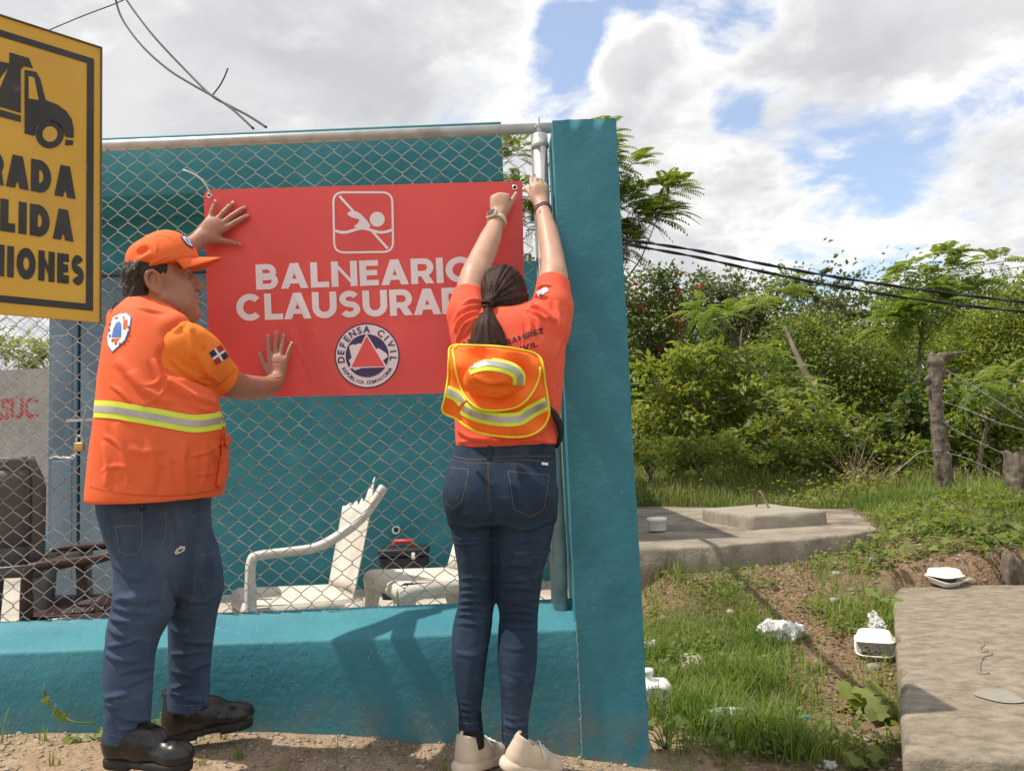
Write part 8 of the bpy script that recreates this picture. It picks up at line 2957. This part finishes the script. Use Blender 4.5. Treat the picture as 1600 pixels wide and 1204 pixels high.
for i, (lb, pts) in enumerate((('topmost barbed wire strand running right from the tall post', [(1470, 575), (1500, 590), (1550, 622), (1600, 655)]), ('second barbed wire strand from the top of the tall post', [(1468, 625), (1510, 640), (1560, 660), (1620, 676)]),
                               ('third barbed wire strand sagging towards the short post', [(1470, 655), (1500, 676), (1550, 700), (1592, 718), (1640, 730)]), ('lowest barbed wire strand reaching the short post', [(1472, 706), (1505, 714), (1545, 732), (1586, 758)]), ('barbed wire strand running left from the tall post into the bushes', [(1468, 704), (1440, 706), (1420, 720), (1390, 745)]), ('slack wire hanging loose between the two posts', [(1508, 730), (1518, 752), (1545, 764), (1586, 766)]))):
    P = bez([tuple(at(x, y, Y1 - .05 - .25 * max(0, (x - 1470)) / 120)) for x, y in pts], 6)
    mb = MB(); mb.tube(P, .0032, 5)
    for k in range(2, len(P) - 1, 3):
        for d in (Vector((.012, -.01, .014)), Vector((-.012, -.01, .014))): mb.tube([P[k] - d, P[k] + d], .0018, 3)
    tag(mb.build('barbed_wire', mat_barb), lb, 'wire', 'barbed wire strands between the posts')

# ------------------------------------------------------------------ litter lying about
mat_bag = pmat('white_film', (0.76, 0.74, 0.71), (0.84, 0.83, 0.81), 6, .45, .4, 30, translucent=.25, bdist=.006)
mat_foam = pmat('white_foam', (0.80, 0.78, 0.74), (0.86, 0.84, 0.81), 30, .7, .2, 120)
mat_clear = pmat('clear_bottle', (0.62, 0.66, 0.64), (0.72, 0.75, 0.72), 9, .12, .1, 30, translucent=.5)
mat_cyan = pmat('teal_cap', (0.02, 0.33, 0.33), None, rough=.4)


def crumple(name, label, px, py, w_px, h_px, mat, seed, cat='bag', flat=.6, lumps=7, fold_amp=.5, group=None):
    """a crumpled bag: lumps fused, then creased"""
    p = ground_hit(px, py + h_px * .4)
    s = p.y / FPX
    rx, rz = w_px * .5 * s, h_px * .5 * s
    c = np.array((p.x, p.y + rx * .35, p.z + rz * .7))
    S = Solid(c - np.array((rx, rx, rz)) * 1.6, c + np.array((rx, rx, rz)) * 1.6, max(rx / 13, .003))
    rg2 = np.random.default_rng(seed)
    S.ell(c, np.array((rx * .75, rx * .55, rz * .55)), 0)
    for i in range(lumps):
        o = np.array((rg2.uniform(-.65, .65) * rx, rg2.uniform(-.4, .4) * rx, rg2.uniform(-.3, .55) * rz))
        S.ell(c + o, np.array((rx * rg2.uniform(.2, .4), rx * rg2.uniform(.2, .35), rz * rg2.uniform(.25, .5))), rx * .10)
    V, Q = S.surface(1); N = vnormals(V, Q)
    f = 1.0 / rx
    n1 = np.abs(fbm(V[:, 0] * f * 2.4, V[:, 1] * f * 2.4, V[:, 2] * f * 3.4, seed, 2) - .5)
    V = V - N * (rx * fold_amp * (n1 * 2.4 - .25))[:, None] + rg2.normal(size=V.shape) * rx * .030
    V[:, 2] = np.maximum(V[:, 2], gz(V[:, 0], V[:, 1]) + .002)
    o = solid_obj(name, V, Q, mat, None)
    o.data.polygons.foreach_set('use_smooth', np.zeros(len(o.data.polygons), dtype=bool))
    return tag(o, label, cat, group)


def ground_hit(px, py):
    d = dir_px(px, py); t = 1.0
    for i in range(6000):
        p = CAM + d * (t / d.y)
        if p.z < gnear(p.x, p.y): return p
        t += .003
    return p


crumple('plastic_bag', 'crumpled white plastic bag on the bare path', 1226, 988, 84, 40, mat_bag, 3, lumps=9)
crumple('plastic_bag', 'white plastic bag standing upright against the slab\'s left edge', 1374, 978, 36, 52, mat_bag, 5)
crumple('plastic_bag', 'far white plastic bag lying in the rough grass', 1234, 742, 34, 14, mat_bag, 8)
crumple('plastic_scrap', 'white crumpled scrap beside the pillar in grass', 1016, 1012, 34, 22, mat_bag, 11, 'scrap')
crumple('plastic_scrap', 'pale blue scrap under the platform\'s right end', 1361, 875, 16, 9, pmat('pale_blue_film', (0.40, 0.52, 0.68), (0.5, 0.6, 0.74), 20, .5), 14, 'scrap')
crumple('plastic_scrap', 'white torn scrap at the bottom edge below the boulder', 1300, 1196, 26, 14, mat_bag, 17, 'scrap')
crumple('plastic_scrap', 'small pale scrap left of the clear bottle', 1076, 1136, 22, 9, pmat('grey_blue_film', (0.5, 0.54, 0.6), (0.6, 0.64, 0.7), 20, .5), 19, 'scrap')
crumple('plastic_scrap', 'shredded white scraps beside the reddish stone', 1305, 938, 20, 12, mat_bag, 23, 'scrap')
for i, (x, y) in enumerate(((1019, 770), (1008, 748))):
    crumple('plastic_scrap', ('tiny white scrap in the grass behind the tub', 'second tiny white scrap nearer the pillar in rough grass')[i], x, y, 9, 6, mat_bag, 30 + i, 'scrap')


def clam(label, px, py, w_px, rz, open_, tilt=0.0):
    p = ground_hit(px, py); s = p.y / FPX; a = w_px * s / 2
    t = thing('takeout_box', label, 'takeout box', p, rz)
    Mw = Matrix.Translation(p + Vector((0, 0, .004))) @ Matrix.Rotation(rz, 4, 'Z') @ Matrix.Rotation(tilt, 4, 'X')
    def tray(up, M):
        rows = []
        h = a * .42
        for k, (f, z) in enumerate(((.70, 0.0), (.80, h * .1), (.95, h * .85), (1.0, h), (1.06, h))):
            row = []
            for i in range(33):
                an = 2 * math.pi * i / 32
                q = 4.5
                cx = math.copysign(abs(math.cos(an)) ** (2 / q), math.cos(an)); cy = math.copysign(abs(math.sin(an)) ** (2 / q), math.sin(an))
                row.append(M @ Vector((cx * a * f, cy * a * f, z if up else z)))
            rows.append(row)
        mb = MB(); mb.sheet(rows); mb.add(rows[0][:-1], [tuple(range(32))])
        return mb
    solidify(tray(True, Mw).build('tray', mat_foam, t), .004)
    M2 = Mw @ Matrix.Translation((0, a * 1.06, a * .42)) @ Matrix.Rotation(open_, 4, 'X') @ Matrix.Translation((0, a * 1.06, 0)) @ Matrix.Rotation(math.pi, 4, 'Y') @ Matrix.Translation((0, 0, -a * .42 * 1.0))
    M2 = Mw @ Matrix.Translation((0, a * 1.06, a * .42)) @ Matrix.Rotation(-open_, 4, 'X') @ Matrix.Translation((0, -a * 1.06, a * .42)) @ Matrix.Rotation(math.pi, 4, 'X') 
    solidify(tray(True, M2).build('lid', mat_foam, t), .004)
    return t


clam('white foam takeout box lying behind the large slab', 1474, 912, 44, R(25), R(10), R(12))
clam('tilted white foam takeout box against the slab\'s left edge', 1368, 1020, 54, R(-24), R(22), R(20))


def jug():
    p = ground_hit(1026, 1112); y = p.y
    t = thing('plastic_jug', 'white plastic jug lying in grass against the pillar foot', 'jug', p)
    a = at(1000, 1064, y + .05); b = at(1050, 1113, y + .05)
    c = np.array(((a.x + b.x) / 2, y + .06, (a.z + b.z) / 2)); hx, hz = (b.x - a.x) / 2, (a.z - b.z) / 2
    S = Solid(c - .15, c + .15, .003)
    S.rbox(c, (hx, .055, hz), .025)
    S.rbox(c + np.array((hx * .55, -.05, 0)), (hx * .18, .012, hz * .5), .01, .01, 'sub')
    S.rbox(c + np.array((-hx * .1, -.055, hz * .1)), (hx * .35, .006, hz * .55), .005, .008, 'sub')
    S.cone(c + np.array((-hx * .4, 0, hz)), c + np.array((-hx * .4, 0, hz + .035)), .020, .018, .012)
    V, Q = S.surface(1); N = vnormals(V, Q); V = V + N * (.004 * (fbm(V[:, 0] * 30, V[:, 1] * 30, V[:, 2] * 30, 5, 2) - .5))[:, None]
    solid_obj('body', V, Q, mat_whiteplastic, t)
    mb = MB(); mb.lathe([(0, .0), (.024, .0), (.024, .02), (0, .021)], Vector(tuple(c + np.array((-hx * .4, 0, hz + .03)))), 16); mb.build('cap', mat_whiteplastic, t)


jug()


def bottle():
    p = ground_hit(1140, 1138); y = p.y
    a = at(1104, 1129, y); b = at(1184, 1126, y)
    d = Vector((b.x - a.x, .02, 0)); L_ = d.length; d.normalize()
    t = thing('plastic_bottle', 'clear plastic bottle with teal cap lying in the grass', 'bottle', p)
    zg = max(gnear(a.x, y), gnear(b.x, y)) + .012
    M = Matrix.Translation((a.x, y, zg + .028)) @ d.to_track_quat('Z', 'Y').to_matrix().to_4x4()
    r = L_ * .155
    prof = [(0, .01), (r * .7, 0.0), (r, L_ * .03), (r * .96, L_ * .12), (r, L_ * .16), (r * .94, L_ * .24), (r, L_ * .30), (r * .95, L_ * .38), (r, L_ * .44), (r * .98, L_ * .58), (r * .85, L_ * .70), (r * .5, L_ * .82), (r * .34, L_ * .87), (r * .34, L_ * .93)]
    mb = MB(); mb.lathe(prof, (0, 0, 0), 20); mb.v = [tuple(M @ Vector((v[0] * (1 + .12 * math.sin(v[2] * 90)), v[1] * (1 - .1 * math.sin(v[2] * 70)), v[2]))) for v in mb.v]
    mb.build('body', mat_clear, t)
    mb = MB(); mb.lathe([(r * 1.01, L_ * .46), (r * 1.02, L_ * .47), (r * 1.0, L_ * .575)], (0, 0, 0), 12); mb.v = [tuple(M @ Vector(v)) for v in mb.v[:]]; mb.build('label_band', pmat('label_mint', (0.35, 0.62, 0.55), (0.6, 0.72, 0.66), 40, .5), t)
    mb = MB(); mb.lathe([(0, L_ * .90), (r * .46, L_ * .90), (r * .46, L_ * 1.0), (0, L_ * 1.005)], (0, 0, 0), 14); mb.v = [tuple(M @ Vector(v)) for v in mb.v]; mb.build('cap', mat_cyan, t)


bottle()
# scrap of slate blue sheet on the platform corner
mb = MB(); P = [at(x, y, 6.6) for x, y in ((1334, 801), (1340, 805), (1352, 816), (1344, 817), (1338, 810))]
mb.add([p for p in P] + [p + Vector((.002, .03, .006)) for p in P], [(0, 1, 2, 3, 4), (9, 8, 7, 6, 5)] + [(i, (i + 1) % 5, (i + 1) % 5 + 5, i + 5) for i in range(5)])
tag(mb.build('plastic_scrap', pmat('slate_film', (0.26, 0.36, 0.42), (0.34, 0.44, 0.5), 20, .5)), 'slate blue scrap propped on the platform\'s right corner', 'scrap')
p = ground_hit(1328, 1118)
V, F = leaves(np.array([[p.x, p.y, p.z + .03], [p.x - .05, p.y + .01, p.z + .02]]), .11, .5, 1.5, 0, np.random.default_rng(6))
tag(link('dead_leaf', np_mesh('dead_leaf', V, F), pmat('orange_leaf', (0.42, 0.20, 0.06), (0.5, 0.28, 0.10), 30, .7, translucent=.3)), 'curled orange dead leaf below the bright weed', 'leaf')
p = ground_hit(1256, 1124)
mb = MB(); mb.bbox((p.x - .03, p.y, p.z), (p.x + .03, p.y + .02, p.z + .012), .004)
tag(mb.build('plastic_scrap', mat_cyan), 'small teal scrap near the orange dead leaf', 'scrap')


# ------------------------------------------------------------------ individual weeds with lobed leaves
def lobed(c, d, n, size):
    """one palmate leaf with five lobes: a fan of points round the stalk end"""
    d = Vector(d).normalized(); n = Vector(n).normalized(); n = (n - d * n.dot(d)).normalized(); s = d.cross(n)
    pts = []
    for k in range(-10, 11):
        a = R(k * 15)
        r = size * (.62 + .38 * abs(math.cos(a * 2.4))) * (1 - .35 * abs(k) / 10)
        pts.append(Vector(c) + d * (math.cos(a) * r) + s * (math.sin(a) * r) - n * (.18 * r * r / size))
    return [Vector(c)] + pts


def weed(name, label, px, py, h_px, n_leaf, size_px, mat, seed, spread=.6, Y=None):
    p = ground_hit(px, py) if Y is None else Vector((at(px, py, Y).x, Y, gnear(at(px, py, Y).x, Y)))
    s = p.y / FPX
    t = thing(name, label, 'weed', p)
    rr = random.Random(seed)
    st = MB(); lf = []
    H = h_px * s
    for i in range(n_leaf):
        a = rr.uniform(0, 6.28); h = H * rr.uniform(.25, 1.0); o = H * spread * rr.uniform(.3, 1)
        e = p + Vector((math.cos(a) * o, math.sin(a) * o * .6, h))
        st.tube([p, p.lerp(e, .5) + Vector((0, 0, h * .2)), e], [.0028, .0024, .0014], 5)
        P = lobed(e, Vector((math.cos(a), math.sin(a) - .5, -.25 + rr.uniform(-.2, .2))), Vector((rr.uniform(-.4, .4), -.6, .8)), size_px * s * rr.uniform(.6, 1.15))
        m = MB(); m.add(P, [(0, k, k + 1) for k in range(1, len(P) - 1)], smooth=True); lf.append(m)
    st.build('stem', LM['mid'], t)
    for m in lf: m.build('leaf', LM[mat], t)


weed('leafy_weed', 'bright green lobed weed at the slab\'s left edge', 1352, 1106, 34, 9, 24, 'light', 3, .9)
weed('leafy_weed', 'bright lobed weed at the bottom edge beside the slab corner', 1352, 1200, 26, 9, 20, 'light', 5, 1.0)
weed('leafy_weed', 'dark green lobed weed in the shade of the slab', 1384, 1128, 30, 6, 22, 'mid', 7, .7)
weed('leafy_weed', 'green weed between slab and open takeout box', 1384, 948, 26, 8, 16, 'fresh', 9, .9)
weed('leafy_weed', 'leafy weed growing between the two black boots', 243, 1150, 46, 8, 17, 'light', 11, .35, 2.56)
weed('leafy_weed', 'low green weed at the wall foot left of the boots', 148, 1128, 14, 6, 12, 'fresh', 13, 1.3, 2.6)
weed('leafy_weed', 'small weed sprig at the wall foot further left', 112, 1128, 14, 5, 11, 'light', 15, 1.0, 2.6)
weed('leafy_weed', 'dark leafy weed in shade at the pillar foot', 1040, 1170, 40, 9, 14, 'mid', 17, 1.0)
weed('leafy_weed', 'green weed sprouting at the platform\'s right end', 1372, 862, 34, 9, 13, 'light', 19, .8)
weed('leafy_weed', 'spreading weed on the bank above the white box', 1440, 872, 30, 12, 12, 'fresh', 21, 1.4)
weed('leafy_weed', 'weed among the exposed roots', 1560, 850, 30, 8, 12, 'fresh', 23, 1.0)
mb = MB(); mb.tube(bez([tuple(at(150, 1128, 2.62)), tuple(at(120, 1128, 2.60)), tuple(at(95, 1116, 2.62)), tuple(at(75, 1096, 2.63)), tuple(at(68, 1074, 2.63))], 5), .003, 5)
vt = thing('creeping_vine', 'thin creeping vine climbing up from the wall foot', 'vine', at(110, 1128, 2.6))
mb.build('stem', LM['fresh'], vt)
for i, (x, y) in enumerate(((68, 1074), (74, 1094), (92, 1114), (100, 1120), (84, 1106))):
    P = lobed(at(x, y, 2.61), (random.uniform(-1, 1), -.4, .3), (0, -.8, .5), .020); m = MB(); m.add(P, [(0, k, k + 1) for k in range(1, len(P) - 1)]); m.build('leaf', LM['light'], vt)


def tuft(label, px, py, h_px, n, seed, mat='grass', Y=None, w=.004):
    p = ground_hit(px, py) if Y is None else Vector((at(px, py, Y).x, Y, 0))
    r2 = np.random.default_rng(seed)
    X = p.x + np.clip(r2.normal(size=n), -1.2, 1.2) * .011; Yv = p.y + np.clip(r2.normal(size=n), -1.2, 1.2) * .008
    V, F = blades(X, Yv, np.full(n, h_px * p.y / FPX), w, .45, r2)
    tag(link('grass_tuft', np_mesh('grass_tuft', V, F), LM[mat]), label, 'grass tuft', 'grass tufts along the wall foot')


for lb, x, y, h, n, Y in (('tall thin grass tuft right of the far boot', 347, 1126, 60, 7, 2.62), ('grass tuft at the far left end of the wall foot', 2, 1146, 56, 9, 2.6), ('grass tuft between far left edge and the vine', 66, 1146, 30, 8, 2.6), ('pale grass tuft right of the black boots', 372, 1166, 26, 16, 2.45), ('small grass tuft by the near boot\'s toe', 318, 1150, 16, 10, 2.4),
                          ('dark grass tuft left of the reaching person\'s shoes', 690, 1180, 44, 10, 2.42), ('sparse grass tuft on gravel midway along the wall', 520, 1170, 40, 8, 2.5), ('low grass tuft on gravel near the bottom edge', 440, 1196, 24, 14, 2.35), ('grass sprig near the near boot\'s heel', 85, 1170, 24, 12, 2.4), ('grass sprig at the pillar\'s left foot', 905, 1166, 20, 8, 2.62)):
    tuft(lb, x, y, h, n, int(x) + 3, Y=Y)
